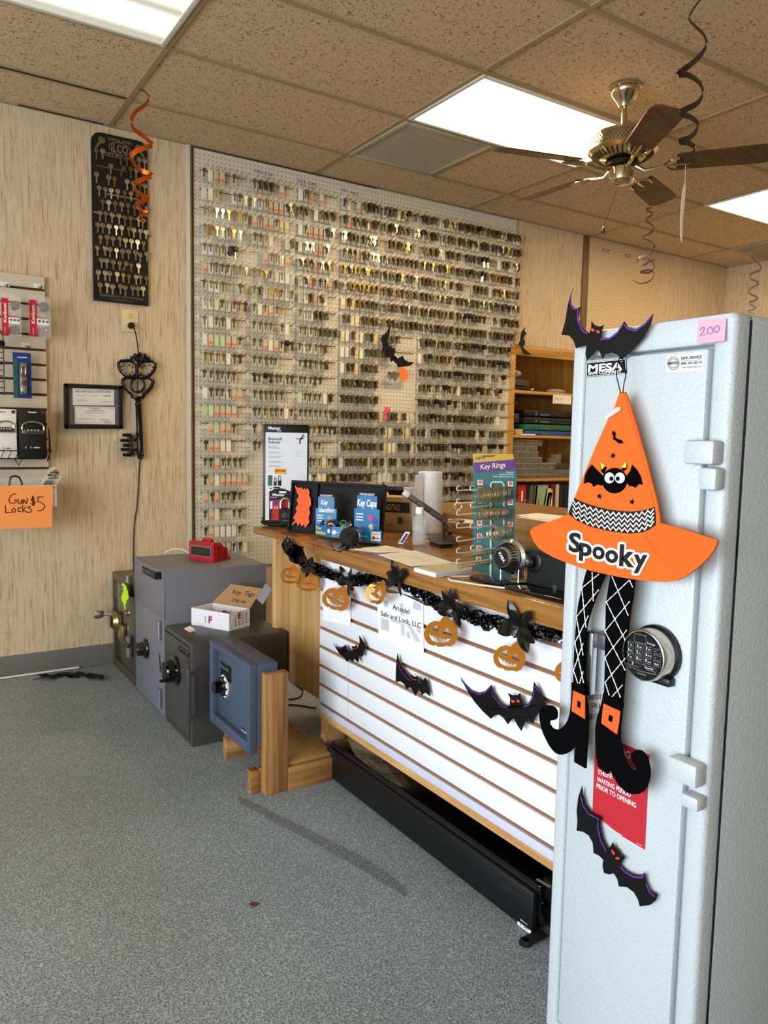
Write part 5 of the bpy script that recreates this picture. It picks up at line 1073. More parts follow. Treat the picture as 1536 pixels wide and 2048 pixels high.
for x, y in ((960, 965), (1021, 968), (1021, 1005), (959, 1046), (1021, 1049), (959, 1072), (958, 1096), (957, 1119)):
    for (m, s_, e_) in ((white, 5, .001), (M('rack_price', '#e85a38', .6), 3.6, .0015)): b.sheet([[(x - s_, y - s_), (x + s_, y - s_), (x + s_, y + s_), (x - s_, y + s_)]], lambda u_, v_: KP(u_, v_ - (0 if m is white else .8), e_), kn, .0003, m)
    b.text('1-1/2"' if x > 1000 else '1"', KP(x - 4, y + 13, .002), KP(x + 5, y + 13, .002) - KP(x - 4, y + 13, .002), UZ, .0055, .009, white, n=kn)
obj('backing_card', b, t, 'teal card with purple Key Rings band')
b = MB(M('wire_white', '#ddd8ca', .4)); k1 = .006
b.tube([KP(982, 1150, .004), KP(982, 968, .004), KP(985, 964, .004), KP(1004, 964, .004), KP(1008, 968, .004), KP(1008, 1080, .004)], .0026, 8); b.tube([KP(982, 1060, .004), KP(981, 1148, .004), at(975, 1152, 2, CT + .004), at(902, 1153, 2, CT + .004), at(896, 1156, 2, CT + .004), at(900, 1160, 2, CT + .004), at(960, 1170, 2, CT + .004), at(1010, 1176, 2, CT + .004)], .0026, 8)
def hookw(x0, y0, x1, y1): 
    a_, c_ = KP(x1, y1, .004), KP(x0, y0, .004 + abs(x1 - x0) * .0012); b.tube([a_, c_, c_ + UZ * .002 - V((.004, 0, 0)), c_ + UZ * .009 - V((.0055, 0, 0)), c_ + UZ * .013, c_ + UZ * .012 + (a_ - c_).normalized() * .008], .002, 7)
for hq in ((916, 981, 975, 977), (916, 1007, 975, 1000), (916, 1030, 975, 1023), (916, 1056, 985, 1050), (916, 1083, 985, 1072), (916, 1106, 985, 1100), (916, 1127, 985, 1118), (943, 981, 990, 977), (943, 1056, 990, 1050), (944, 1100, 990, 1096), (944, 1015, 985, 1010)): hookw(*hq)
obj('wire_frame', b, t, 'white wire frame and hooks')
# coils of rings hanging on the rack hooks
rs = M('ring_steel', '#d2c8a6', .2, 1.)
def coil(p0, p1, rpx, n_, lab, wr=.0011):
    a_, c_ = KP(*p0, .06), KP(*p1, .015); d = c_ - a_; k = (a_ - CAM).dot(_f) / FPX; r = rpx * k; dn = d.normalized(); X_ = dn.cross(UZ).normalized(); Y_ = X_.cross(dn); b = MB(rs)
    for i in range(n_):
        o_ = a_ + d * (i / max(1, n_ - 1)) + UZ * random.uniform(-.001, .001); X2 = (X_ + dn * random.uniform(-.12, .12)).normalized()
        b.tube([o_ + X2 * (r * math.cos(w_)) + Y_ * (r * math.sin(w_)) for w_ in [2 * PI * j / 20 for j in range(20)]], wr, 5, closed=True)
    solo('key_ring_coil', b, lab, 'key rings', None, None)
coil((958, 992), (1012, 988), 14.5, 30, 'topmost thick coil of split rings on the key ring rack'); coil((957, 1028), (1012, 1026), 12.5, 30, 'second thick coil of split rings on the key ring rack'); coil((984, 1067), (1014, 1064), 13.5, 18, 'third shorter coil of split rings on the key ring rack')
coil((928, 1111), (980, 1104), 4.5, 26, 'upper long row of tiny split rings on the key ring rack', .0009); coil((918, 1133), (978, 1124), 4.5, 28, 'lower long row of tiny split rings on the key ring rack', .0009); coil((916, 1012), (917, 1012), 7, 2, 'single split rings dangling from the left hook of the rack', .0008)
# --- acrylic dial display
t = thing('dial_display', 'chrome safe dial mounted on a clear acrylic stand with black base', 'dial display', at(1040, 1175, 2, CT))
bx0, by0, by1 = 1.372, 1.31, 1.655
b = MB(blackg).box(bx0, bx0 + .10, 1.515, 1.665, CT + .001, CT + .014, bev=.002).box(bx0 - .0, bx0 + .13, 1.29, 1.515, CT + .001, CT + .012, bev=.002); obj('base', b, t, 'black base plate')
smoke = M('acrylic', '#5a6664', .04, alpha=.07); 
b = MB(smoke).box(bx0 + .055, bx0 + .060, at(1054, 1100, 0, bx0 + .058).y, at(987, 1100, 0, bx0 + .058).y, CT + .014, CT + .24, bev=.001); obj('acrylic_panel', b, t, 'clear acrylic panel')
dc = at(1017, 1114, 0, bx0 + .035); dn = V((-1, -.25, .0)).normalized(); dn = V((-1., -.14, .0)).normalized(); b = MB(chrome)
b.lathe([(.044, -.03), (.048, -.026), (.048, -.012), (.040, -.006), (.040, .0), (.034, .006), (.030, .026), (.026, .030), (.0235, .030), (.0225, .028), (.001, .028)], dc, dn, 44); 
X_, Y_, _n = frame_of(dn)
for k in range(40): w_ = 2 * PI * k / 40; p = dc + dn * .003 + (X_ * math.cos(w_) + Y_ * math.sin(w_)) * .0375; b.obox(p, (X_ * math.cos(w_) + Y_ * math.sin(w_)) * .002, (Y_ * math.cos(w_) - X_ * math.sin(w_)) * .0006, dn * .004, ink)
for k in range(26): w_ = 2 * PI * k / 26; p = dc + dn * .016 + (X_ * math.cos(w_) + Y_ * math.sin(w_)) * .0325; b.obox(p, (X_ * math.cos(w_) + Y_ * math.sin(w_)) * .0015, (Y_ * math.cos(w_) - X_ * math.sin(w_)) * .0018, dn * .008, ink)
obj('dial', b, t, 'chrome combination dial'); b = MB(ink).lathe([(.0245, .0285), (.0245, .0304), (.001, .0305)], dc, dn, 32)
tx = (V((0, -.62, -.78)) - dn * V((0, -.62, -.78)).dot(dn)).normalized(); ty = dn.cross(tx); b.text('KABA', dc + dn * .0306, tx, ty, .0085, .030, white, n=dn, bold=.02, center=True); obj('badge', b, t, 'black badge with white lettering')
b = MB(chrome); e0 = at(1042, 1130, 0, bx0 + .05); b.obox(at(1041, 1135, 0, bx0 + .05), V((0, -.010, 0)), V((.002, 0, 0)), V((0, .003, .030)), M('bracket', '#3a3a3c', .3, .8), .002); 
for px_ in ((1002, 1150), (1037, 1168)): q_ = at(*px_, 0, bx0 + .05); obj('screw_post', MB(chrome).cyl(V((q_.x, q_.y, CT + .014)), V((q_.x, q_.y, CT + .05)), .003, seg=8), t)
obj('bracket', b, t)
# --- black lock box behind the hat brim
b = MB(blackm); q0 = at(1052, 1090, 0, 1.43); X0 = 1.44
t = thing('lock_case', 'black lock case with round knob beside the dial, partly behind the white safe', 'lock case', (1.5, 1.36, CT + .012))
ya, zc_ = at(1053, 1150, 0, 1.44).y, at(1056, 1097, 0, 1.44).z; b.box(1.44, 1.56, 1.215, ya, CT + .012, zc_ - .008, bev=.004); b.box(1.435, 1.565, 1.21, ya + .006, zc_ - .0075, zc_, bev=.002); obj('case', b, t)
kc = at(1068, 1123, 0, 1.44); b = MB(black).lathe([(.030, 0), (.030, .003), (.026, .005), (.016, .006), (.015, .02), (.012, .023), (.001, .024)], kc, NX, 28); b.lathe([(.008, .0235), (.007, .0255), (.001, .026)], kc, NX, 14, steel); obj('knob', b, t, 'black round knob')
b = MB(grey)
for k in range(4): q_ = at(1106, 1172 + 4 * k, 0, 1.4395); b.box(1.4392, 1.44, q_.y - .012, q_.y, q_.z, q_.z + .0012, M('fine_print', '#8a8a8a', .6))
obj('fine_print', b, t, 'small grey print')

# ================================================================ on the slat front: papers, black long case under the counter
b = MB(white); q = [(648, 1098), (700, 1109), (701, 1180), (701, 1252), (668, 1245), (646, 1240), (646, 1160)]
b.pxsheet([q], 0, SXF - .004, NX, .0008, white, off=lambda x, y: -.012 * max(0, (1130 - y)) / 30 if y < 1130 else 0)
b.pxtext('No', (671, 1125), (680, 1128), 8, 0, SXF - .014, n=NX, mat=ink); b.pxtext('Customers', (660, 1139), (692, 1148), 6, 0, SXF - .008, n=NX, mat=ink)
solo('paper_notice', b, 'white paper notice reading No Customers taped at the slatwall left end', 'notice')
b = MB(white); q = [(754, 1188), (800, 1186), (846, 1208), (847.5, 1306), (800, 1296), (757, 1274)]
b.pxsheet([q], 0, SXF - .003, NX, .0008, white); lg = M('logo_grey', '#c3c5d2', .7)
for z in ([(762, 1235), (778, 1240), (778, 1263), (762, 1258)], [(781, 1238), (800, 1244), (800, 1248), (781, 1242)], [(799, 1205), (806, 1207), (808, 1232), (801, 1230)], [(801, 1245), (808, 1247), (810, 1272), (803, 1270)], [(812, 1247), (822, 1250), (842, 1285), (830, 1282)], [(812, 1262), (818, 1264), (822, 1278), (814, 1276)], [(768, 1200), (776, 1202), (776, 1215), (768, 1213)], [(826, 1202), (842, 1208), (842, 1222), (826, 1217)], [(832, 1252), (842, 1256), (842, 1268), (834, 1264)]): b.pxsheet([z], 0, SXF - .0034, NX, .0003, lg)
sf = dict(ax=0, val=SXF - .0036, n=NX, mat=ink)
b.pxtext('Arundel', (785.5, 1218), (818.5, 1229), 10, **sf); b.pxtext('Safe and Lock, LLC', (762, 1231), (842, 1256.5), 9.5, **sf)
solo('paper_notice', b, 'white paper printed with the shop name over a grey emblem on the slatwall', 'notice')
BX = 1.382; zt5 = .128
t = thing('gun_case', 'long black glossy safe lying on the carpet under the slatwall counter', 'safe', (1.56, 1.94, 0))
by1, by0 = at(651, 1530, 0, BX).y, at(1068, 1812, 0, BX).y
b = MB(blackg).box(BX + .02, 1.80, by0, by1, .012, zt5 + .006, bev=.008).box(BX, BX + .024, by0 + .004, by1 - .002, .004, zt5 - .010, M('case_front', '#0a0a0b', .42), bev=.007); b.box(BX + .018, BX + .03, by0 + .01, by1 - .01, .03, zt5 - .002, blackm); obj('body', b, t)
b = MB(ink); a_, c_ = at(1000, 1763, 0, BX), at(1048, 1802, 0, BX); b.sheet([[(a_.y, a_.z + .008), (a_.y - .012, a_.z - .012), (c_.y, c_.z), (c_.y, c_.z + .012)]], lambda y_, z_: V((BX - .0004, y_, z_)), NX, .0003, ink); b.tube([V((BX - .001, a_.y, a_.z + .008)), V((BX - .001, c_.y, c_.z + .014))], .0015, 6, blackg); obj('handle_recess', b, t)
b = MB(white); a_, c_ = at(1036, 1843, 0, BX - .001), at(1061, 1868, 0, BX - .001); b.pxsheet([[(1035, 1842), (1062, 1862), (1061, 1869), (1035, 1849)]], 0, BX - .0012, NX, .0004, white); b.pxtext('B12883', (1040, 1850), (1057, 1862), 4, 0, BX - .0016, n=NX, mat=ink); b.pxtext('SERIAL NO.', (1041, 1840), (1055, 1851), 3, 0, BX - .0006, n=NX, mat=white); obj('serial_sticker', b, t, 'white serial number sticker')
b = MB(M('badge_grey', '#4a4a4c', .4)); b.pxrib([(654, 1493), (669, 1505), (669, 1519), (654, 1507)], .9, 0, BX - .0004, NX, closed=True); b.pxtext('SAFE', (656, 1505), (667, 1512), 5, 0, BX - .0006, n=NX); obj('badge', b, t, 'small outlined badge')
b = MB(black); w = V((BX + .075, by0 - .035, .062)); b.lathe([(.058, -.02), (.062, -.014), (.062, .014), (.058, .02), (.04, .022), (.038, .016), (.012, .016), (.010, .024), (.001, .024)], w, NX, 36); b.lathe([(.05, .0225), (.048, .0225)], w, NX, 36, steel, caps=False); b.ball(w + V((-.026, 0, 0)), .006, mat=chrome, seg=8, rings=6); obj('wheel', b, t, 'black wheel at the near end')
b = MB(black).box(BX + .04, BX + .2, by0 - .06, by0 + .01, .09, .15, bev=.004); b.tube([V((BX + .01, by0 + .002, .155)), V((BX + .01, by0 - .05, .16))], .004, 7, steel); obj('wheel_bracket', b, t)
b = MB(blackm); q_ = at(1048, 1882, 2, .0); b.lathe([(.017, 0), (.018, .004), (.009, .007), (.009, .011)], V((q_.x - .004, q_.y - .010, 0)), UZ, 16); b.box(q_.x - .012, q_.x + .06, q_.y - .028, q_.y + .004, .006, .011, bev=.001); obj('foot', b, t, 'levelling foot')
# cables in the gap beside the panel
for pts, lab in (([(572, 1352), (590, 1366), (606, 1380), (603, 1392), (590, 1398), (574, 1399)], 'black cable looping on the carpet beside the charcoal safe'), ([(574, 1409), (600, 1411), (632, 1416)], 'thick dark cable lying across the carpet under the pine panel')):
    solo('floor_cable', MB(cordm).tube([at(*q_, 2, .006) for q_ in pts], .004, 7), lab, 'cable')
# ================================================================ garland, bats
def sc(off, k): return lambda q: (off[0] + q[0] / k, off[1] + q[1] / k)
S2, S3 = sc((540, 1050), 5.12), sc((780, 1120), 4.2667)
GXv = 1.375
path = [(578, 1086), (586, 1098), (600, 1118), (616, 1132), (636, 1142), (662, 1150), (690, 1158), (716, 1160), (742, 1156), (764, 1152), (786, 1154), (806, 1164), (830, 1180), (856, 1196), (880, 1209), (905, 1220), (935, 1231), (965, 1240), (1000, 1248), (1040, 1256), (1080, 1262), (1122, 1266), (1160, 1268)]
def gx(px): return 1.372 if px > 640 else 1.35 + .022 * max(0, (px - 560)) / 80
gp = [at(*q, 0, gx(q[0])) for q in path]
t = thing('garland', 'black foil pumpkin garland strung along the counter front', 'garland', gp[10])
b = MB(foilblk)
def curl(b, c, d, r, w):
    """one curled foil strip"""
    X, Y, N = frame_of(d); a0 = random.uniform(0, 2 * PI); tw = random.uniform(-.5, .5); P_ = []
    for j in range(6): a = a0 + j * .8; P_.append(c + (X * math.cos(a) + Y * math.sin(a)) * r * (1 - .06 * j) + N * (j * .0018 * tw * 3))
    b.ribbon(P_, w, (N + X * tw).normalized(), foilblk)
for i in range(len(gp) - 1):
    a, c = gp[i], gp[i + 1]; d = (c - a).normalized(); L = (c - a).length; n = max(3, int(L / .006)); rr = .022 if i > 3 else .024
    if i < 2: n *= 3; rr = .032
    for j in range(n):
        o = a.lerp(c, (j + random.random()) / n) + V((random.uniform(-.006, .006), random.uniform(-.004, .004), random.uniform(-.007, .007)))
        for _ in range(2): curl(b, o, (d + V((random.uniform(-.7, .7), random.uniform(-.7, .7), random.uniform(-.7, .7)))).normalized(), rr * random.uniform(.45, 1.05), random.uniform(.005, .008))
b.tube(gp, .004, 6, foilblk); obj('tinsel_strand', b, t, 'curly black foil strand')
def leaf(b, base, d, n, L, w):
    d, n = V(d).normalized(), V(n).normalized(); s_ = d.cross(n).normalized(); P_ = []
    L = L * min(1.35, max(.9, math.hypot(d.y, d.z)) )
    for k in range(8):
        f = k / 7; P_.append((base + d * L * f + n * (.10 * L * math.sin(PI * f)), w * math.sin(PI * min(.97, .12 + .86 * f)) ** .8))
    vs = []
    for p, q in P_: vs += [p + s_ * q - n * .25 * q, p + n * .12 * q, p - s_ * q - n * .25 * q]
    fs = []
    for k in range(7):
        for m in (0, 1): i0 = 3 * k + m; fs.append((i0, i0 + 1, i0 + 4, i0 + 3))
    b.add(vs, fs, foilblk)
def pxdir(p, deg):                          # direction on the counter front at an angle read in the photo plane
    a = math.radians(deg); return V((-.25, -1.75 * math.cos(a), math.sin(a)))
clusters = [((580, 1092), [150, 100, 70, 200, 30, 235], .036), ((622, 1134), [60, 25, 215, 250, 330, 130], .044), ((697, 1160), [118, 65, 190, 205, 285, 320], .050), ((797, 1156), [165, 95, 55, 235, 215, 30, 300], .050), ((905, 1218), [120, 80, 25, 190, 215, 300, 320], .055), ((1040, 1254), [108, 62, 190, 215, 290, 320], .058)]
for (q, angs, L) in clusters:
    b = MB(foilblk); c = at(*q, 0, gx(q[0]) - .030)
    for a in angs: leaf(b, c, pxdir(c, a + random.uniform(-8, 8)), V((-1, random.uniform(-.5, .5), random.uniform(-.3, .3))), L * random.uniform(1.12, 1.35), L * .31)
    obj('leaf_cluster', b, t, 'black foil leaves')
gold_p = M('pumpkin_gold', '#d0872c', .28, .55)
PK = [(470, 470), (500, 475), (505, 500), (520, 520), (550, 545), (572, 580), (580, 620), (576, 665), (555, 715), (520, 740), (482, 735), (450, 745), (410, 743), (395, 730), (370, 735), (335, 722), (305, 690), (290, 645), (298, 595), (325, 555), (350, 535), (385, 522), (428, 530), (440, 505), (455, 490)]
EYE1, EYE2 = [(403, 556), (350, 602), (416, 620)], [(488, 576), (448, 630), (536, 650)]
MO = [(332, 630), (360, 655), (370, 645), (380, 668), (400, 655), (410, 678), (430, 660), (444, 684), (458, 668), (472, 688), (485, 675), (520, 675), (500, 700), (450, 708), (400, 705), (360, 690), (340, 660)]
def pumpkin(cx, cy, w, rot, lab, sqx=1., fold=0., X=1.366, sy=1.):
    k = w / 288.; c, s_ = math.cos(math.radians(rot)), math.sin(math.radians(rot))
    def m(q):
        x, y = (q[0] - 435) * k * sqx, (q[1] - 630) * k * sy; return (cx + x * c - y * s_, cy + x * s_ + y * c)
    b = MB(gold_p); b.pxsheet([[m(q) for q in L] for L in (PK, EYE1, EYE2, MO)], 0, X, NX, .0012, gold_p, off=lambda x, y: -fold * abs(x - cx) * .001 * (1 if x > cx else 1))
    obj('pumpkin_cutout', b, t, lab)
pumpkin(580, 1151, 42, 0, 'orange gold pumpkin cutout at the garland left end', .92, X=1.352, fold=-.6); pumpkin(615, 1165, 47, 2, 'orange gold pumpkin cutout beside the end one', .95, X=1.360, fold=-.5, sy=.95); pumpkin(671.5, 1198, 55, 16, 'gold pumpkin cutout tilted over the notice', 1.0)
pumpkin(751, 1186, 54, 20, 'gold pumpkin cutout folded narrow', .74, fold=1.2); pumpkin(881.5, 1267, 67.5, 0, 'gold pumpkin cutout under the sign end'); pumpkin(1018.5, 1316, 64, 10, 'gold pumpkin cutout above the biggest bat'); pumpkin(1139, 1345, 60, 8, 'gold pumpkin cutout half hidden by the white safe')

def bat(name, lab, pts, S, ax, val, n, bend=0., body=None, eyes=(), lines=(), t_=.0012, group='black paper bats'):
    P_ = [S(q) for q in pts]; bx = body if body else sum(p[0] for p in P_) / len(P_)
    off = lambda x, y: (-bend * max(0, abs(x - bx) - 14) * .001) if ax == 0 else (-bend * max(0, abs(x - bx) - 10) * .001)
    th = thing(name, lab, 'paper bat', at(P_[0][0], P_[0][1], ax, val), group); cy = sum(p[1] for p in P_) / len(P_); th.location = at(bx, cy, ax, val)
    obj('bat_body', MB(batblk).pxsheet([P_], ax, val, n, t_, batblk, off), th)
    if lines:
        b = MB(purple)
        for L in lines: b.ribbon([at(*S(q), ax, val + off(*S(q))) for q in L], .0035, n, purple, eps=.0012)
        obj('wing_edge', b, th, 'purple wing edging')
    if eyes:
        b = MB(redeye)
        for (x, y, rx, ry) in eyes:
            P2 = [S((x + rx * math.cos(w_) + .45 * ry * math.sin(w_), y + ry * math.sin(w_))) for w_ in [2 * PI * j / 10 for j in range(10)]]; b.sheet([P2], lambda u_, v_: at(u_, v_, ax, val) + n * .0014, n, .0004, redeye)
        obj('eyes', b, th, 'red eyes')
    return th
B1 = [(640, 1205), (665, 1240), (710, 1255), (745, 1245), (772, 1225), (785, 1260), (820, 1290), (850, 1290), (833, 1238), (858, 1245), (888, 1228), (890, 1268), (908, 1240), (918, 1200), (912, 1130), (940, 1170), (965, 1215), (985, 1262), (960, 1285), (945, 1350), (925, 1338), (905, 1345), (908, 1412), (880, 1385), (862, 1360), (850, 1402), (830, 1385), (808, 1380), (785, 1405), (770, 1370), (710, 1320)]
bat('paper_bat', 'small black paper bat on the slatwall, leftmost of the three there', B1, S2, 0, SXF - .020, NX, -.35, S2((868, 0))[0], ((858, 1268, 7, 5), (880, 1264, 7, 5)), ([(650, 1215), (675, 1245), (715, 1262), (750, 1252), (770, 1236), (785, 1268), (822, 1300)],))
B2 = [(62, 795), (80, 870), (110, 930), (150, 980), (182, 1022), (178, 975), (205, 997), (240, 995), (240, 1050), (262, 1057), (245, 1005), (285, 1025), (300, 1000), (322, 1050), (345, 1165), (300, 1130), (270, 1155), (250, 1100), (215, 1160), (190, 1110), (170, 1085), (140, 1105), (120, 1060), (90, 1035), (48, 1042), (50, 920)]
bat('paper_bat', 'black paper bat on the slatwall with upright left wing, middle of the three there', B2, S3, 0, SXF - .020, NX, -.35, S3((208, 0))[0], ((198, 1018, 7, 5), (222, 1022, 7, 5)), ([(66, 870), (85, 920), (110, 965), (150, 1010), (180, 1032)],))
B3 = [(598, 1000), (640, 1060), (690, 1110), (750, 1135), (810, 1120), (865, 1065), (880, 1130), (920, 1200), (960, 1240), (1020, 1245), (1025, 1180), (1005, 1135), (1040, 1152), (1075, 1153), (1095, 1150), (1112, 1132), (1115, 1175), (1140, 1240), (1180, 1225), (1210, 1170), (1220, 1100), (1227, 1040), (1275, 1110), (1335, 1235), (1280, 1290), (1240, 1340), (1222, 1397), (1190, 1370), (1150, 1350), (1145, 1400), (1120, 1460), (1080, 1400), (1055, 1350), (1030, 1370), (1005, 1403), (970, 1350), (930, 1320), (890, 1325), (860, 1355), (790, 1290), (720, 1210), (650, 1100)]
bat('paper_bat', 'large black paper bat with red eyes on the slatwall beside the white safe', B3, S3, 0, SXF - .022, NX, -.2, S3((1070, 0))[0], ((1052, 1205, 15, 13), (1096, 1203, 12, 13)), ([(610, 1020), (650, 1078), (700, 1122), (755, 1146), (815, 1130), (862, 1085), (880, 1150), (925, 1215), (965, 1255), (1005, 1257)], [(1142, 1252), (1185, 1238), (1220, 1180), (1232, 1110), (1236, 1070), (1275, 1120)]))
S7 = sc((690, 660), 4.151)
B4 = [(388, -55), (374, 0), (366, 40), (356, 90), (365, 140), (385, 128), (390, 150), (415, 155), (420, 180), (405, 205), (440, 235), (480, 213), (495, 245), (530, 265), (574, 268), (545, 295), (490, 305), (440, 310), (430, 285), (400, 255), (380, 265), (370, 225), (345, 230), (330, 225), (335, 180), (310, 165), (315, 125), (295, 72), (325, 40), (350, 5)]
bat('paper_bat', 'tilted black paper bat hanging on the key pegboard', B4, S7, 1, YB - .075, NY, -.1, S7((370, 0))[0])
S4 = sc((1000, 640), 4.876)
B5 = [(248, 65), (240, 110), (262, 130), (240, 155), (225, 190), (243, 197), (245, 235), (225, 250), (235, 280), (270, 310), (312, 343), (235, 335), (215, 300), (200, 260), (180, 235), (195, 205), (200, 160), (210, 115)]
bat('paper_bat', 'black paper bat seen edge-on at the top of the wooden bookcase', B5, S4, 1, 4.345, NY, .15, S4((215, 0))[0])
# bag and orange tag hanging on the pegboard under the bat
t = thing('plastic_bag', 'clear bag of keys hanging on the pegboard under the paper bat', 'bag', at(783, 745, 1, YB - .06))
obj('bag_film', MB(M('film')).pxsheet([[S7(q) for q in ((355, 320), (385, 300), (455, 320), (470, 370), (468, 430), (410, 440), (352, 430), (345, 370))]], 1, YB - .06, NY, .01), t)
b = MB()
for k in range(6): kx, ky = S7((370 + 14 * k, 345 + 8 * (k % 3))); p = at(kx, ky, 1, YB - .072); m0 = MB(); key_sheet(m0, KM['n'], rot=random.uniform(-.5, .5), simple=True); b.add([v + p for v in m0.v], m0.f, KM['n'])
b.tube([at(778, 735, 1, YB - .012), at(783, 738, 1, YB - .075)], .0012, 5, nickel); obj('bagged_keys', b, t, 'silver keys in the bag')
solo('orange_tag', MB(M('tag_orange', '#f5761f', .6)).pxsheet([[S7(q) for q in ((440, 320), (495, 308), (525, 390), (515, 410), (470, 432), (462, 370))]], 1, YB - .074, NY, .0015), 'bright orange tag with a key hanging below the paper bat', 'tag')
solo('pink_packet', MB(M('pink_card', '#f0506e', .6)).pxsheet([[S7(q) for q in ((335, 640), (375, 642), (378, 742), (332, 744))]], 1, YB - .07, NY, .006), 'bright pink key packet on the pegboard below the clear bag', 'key packet')
solo('key_bunch', MB(black).pxsheet([[sc((370, 280), 4.389)(q) for q in ((385, 960), (395, 930), (415, 925), (430, 960), (450, 1000), (440, 1018), (420, 1000), (405, 1020), (385, 1010), (372, 990))]], 1, YB - .06, NY, .01), 'black headed key bunch on the fifth pegboard row, upper left', 'keys', 'keys and key packets on the pegboard')

# ================================================================ the tall white safe at the right
WX, WYA, WYB, WZ = 1.19, .776, 1.136, 1.515
def safe_mat():
    mt = bpy.data.materials.new('safe_white'); mt.use_nodes = True; t_ = NT(mt)
    n = t_.new('TexNoise', Scale=170., Detail=2.5); t_.link(t_.coord(), n.inputs['Vector'])
    t_.b.inputs['Base Color'].default_value = lin('#bcc4c7'); t_.b.inputs['Roughness'].default_value = .38; t_.bump(n.outputs['Fac'], .32, .004); return mt
swm = safe_mat()
ws = thing('gun_safe', 'tall white steel safe with round keypad, wearing the orange witch hat', 'safe', (1.42, .956, 0))
dl, dr, dt = at(1153, 1135, 0, WX).y, at(1396, 1100, 0, WX).y, at(1290, 706, 0, WX).z; db = .03
b = MB(swm).box(WX + .028, 1.66, WYA, WYB, 0, WZ, bev=.012, seg=3)
b.box(WX, WX + .06, dl + .003, WYB, 0, WZ, bev=.009, seg=3).box(WX, WX + .06, WYA, dr - .003, 0, WZ, bev=.012, seg=3).box(WX + .0005, WX + .06, WYA + .006, WYB - .006, dt + .003, WZ - .0005, bev=.008).box(WX + .0005, WX + .06, WYA + .006, WYB - .006, 0.002, db, bev=.005)
obj('body', b, ws)
wd = obj('door', MB(swm).box(WX - .001, WX + .05, dr + .002, dl - .002, db + .005, dt - .002, bev=.006), ws)
b = MB(swm)
def hinge(a, c):
    h = MB(swm)
    for (x0, y0, x1, y1, dp) in a:
        p, q = at(x0, y0, 0, WX - .02), at(x1, y1, 0, WX - .02); h.box(WX - dp, WX + .004, q.y, p.y, q.z, p.z, bev=.006)
    obj('hinge', h, ws)
hinge([(1373, 880, 1432, 930, .03), (1400, 934, 1434, 982, .026)], 0); hinge([(1341, 1508, 1397, 1578, .03), (1364, 1582, 1398, 1626, .026)], 0)
X = WX - .0012; YD = V((0, -1, 0))
def S6(q): return (1050 + q[0] / 3.302, 560 + q[1] / 3.302)
def pl(b, q, m, e=0.): return b.pxsheet([[S6(k) for k in q]], 0, X - e, NX, .0008, m)
b = MB(black); pl(b, [(405, 545), (668, 518), (672, 618), (406, 642)], black, .001); kw = dict(ax=0, val=X - .0012, n=NX, mat=white)
b.pxrib([S6(k) for k in ((409, 549), (664, 523), (667, 614), (410, 637))], .9, 0, X - .0012, NX, white, closed=True)
b.pxtext('MESA', S6((418, 605)), S6((645, 590)), 13, bold=.035, **kw); b.pxtext('SAFE COMPANY', S6((420, 626)), S6((640, 611)), 5, bold=.03, **kw); b.pxtext('TM', S6((635, 543)), S6((648, 541)), 1.6, **kw); obj('maker_plate', b, wd, 'black maker plate with white lettering')
b = MB(offw); pl(b, [(935, 502), (1180, 472), (1174, 596), (930, 610)], M('sticker_white', '#dcdde0', .5)); lt = M('sticker_ink', '#55524e', .7); kw2 = dict(ax=0, val=X - .0008, n=NX, mat=lt)
b.pxtext('SAFE SERVICE', S6((1030, 527)), S6((1168, 516)), 5.5, bold=.02, **kw2); b.pxtext('888.381.8514', S6((1030, 560)), S6((1166, 551)), 5, bold=.01, **kw2); b.pxtext('WWW.MESASAFE.COM', S6((1034, 584)), S6((1163, 576)), 3, **kw2); b.pxtext('MESA', S6((945, 560)), S6((1016, 552)), 5, bold=.03, **kw2)
for r in (38, 28): b.pxrib([S6((981 + r * math.cos(w_), 550 + r * 1.08 * math.sin(w_))) for w_ in [2 * PI * j / 24 for j in range(24)]], 1.0, 0, X - .0006, NX, lt, closed=True)
b.pxrib([S6((1030, 536)), S6((1168, 526))], .6, 0, X - .0006, NX, lt); obj('service_sticker', b, wd, 'white safe service sticker')
b = MB(M('note_pink', '#d9a9b8', .7)); b.pxsheet([[S6(k) for k in ((1145, 268), (1330, 252), (1318, 402), (1135, 422))]], 0, X - .002, NX, .0006, off=lambda x, y: -.006 * max(0, (y - 660)) / 24)
b2 = M('note_ink', '#7d63ae', .8)
for st in ([(1158, 330), (1170, 312), (1185, 316), (1180, 340), (1156, 368), (1196, 360)], [(1222, 310), (1206, 325), (1205, 352), (1224, 358), (1240, 340), (1238, 318), (1222, 310)], [(1264, 302), (1250, 318), (1252, 344), (1268, 346), (1284, 325), (1278, 304), (1264, 302)]): b.pxrib([S6(k) for k in st], 1.3, 0, X - .006, NX, b2)
solo('sticky_note', b, 'pink sticky note marked 200 at the top right of the white safe', 'sticky note')
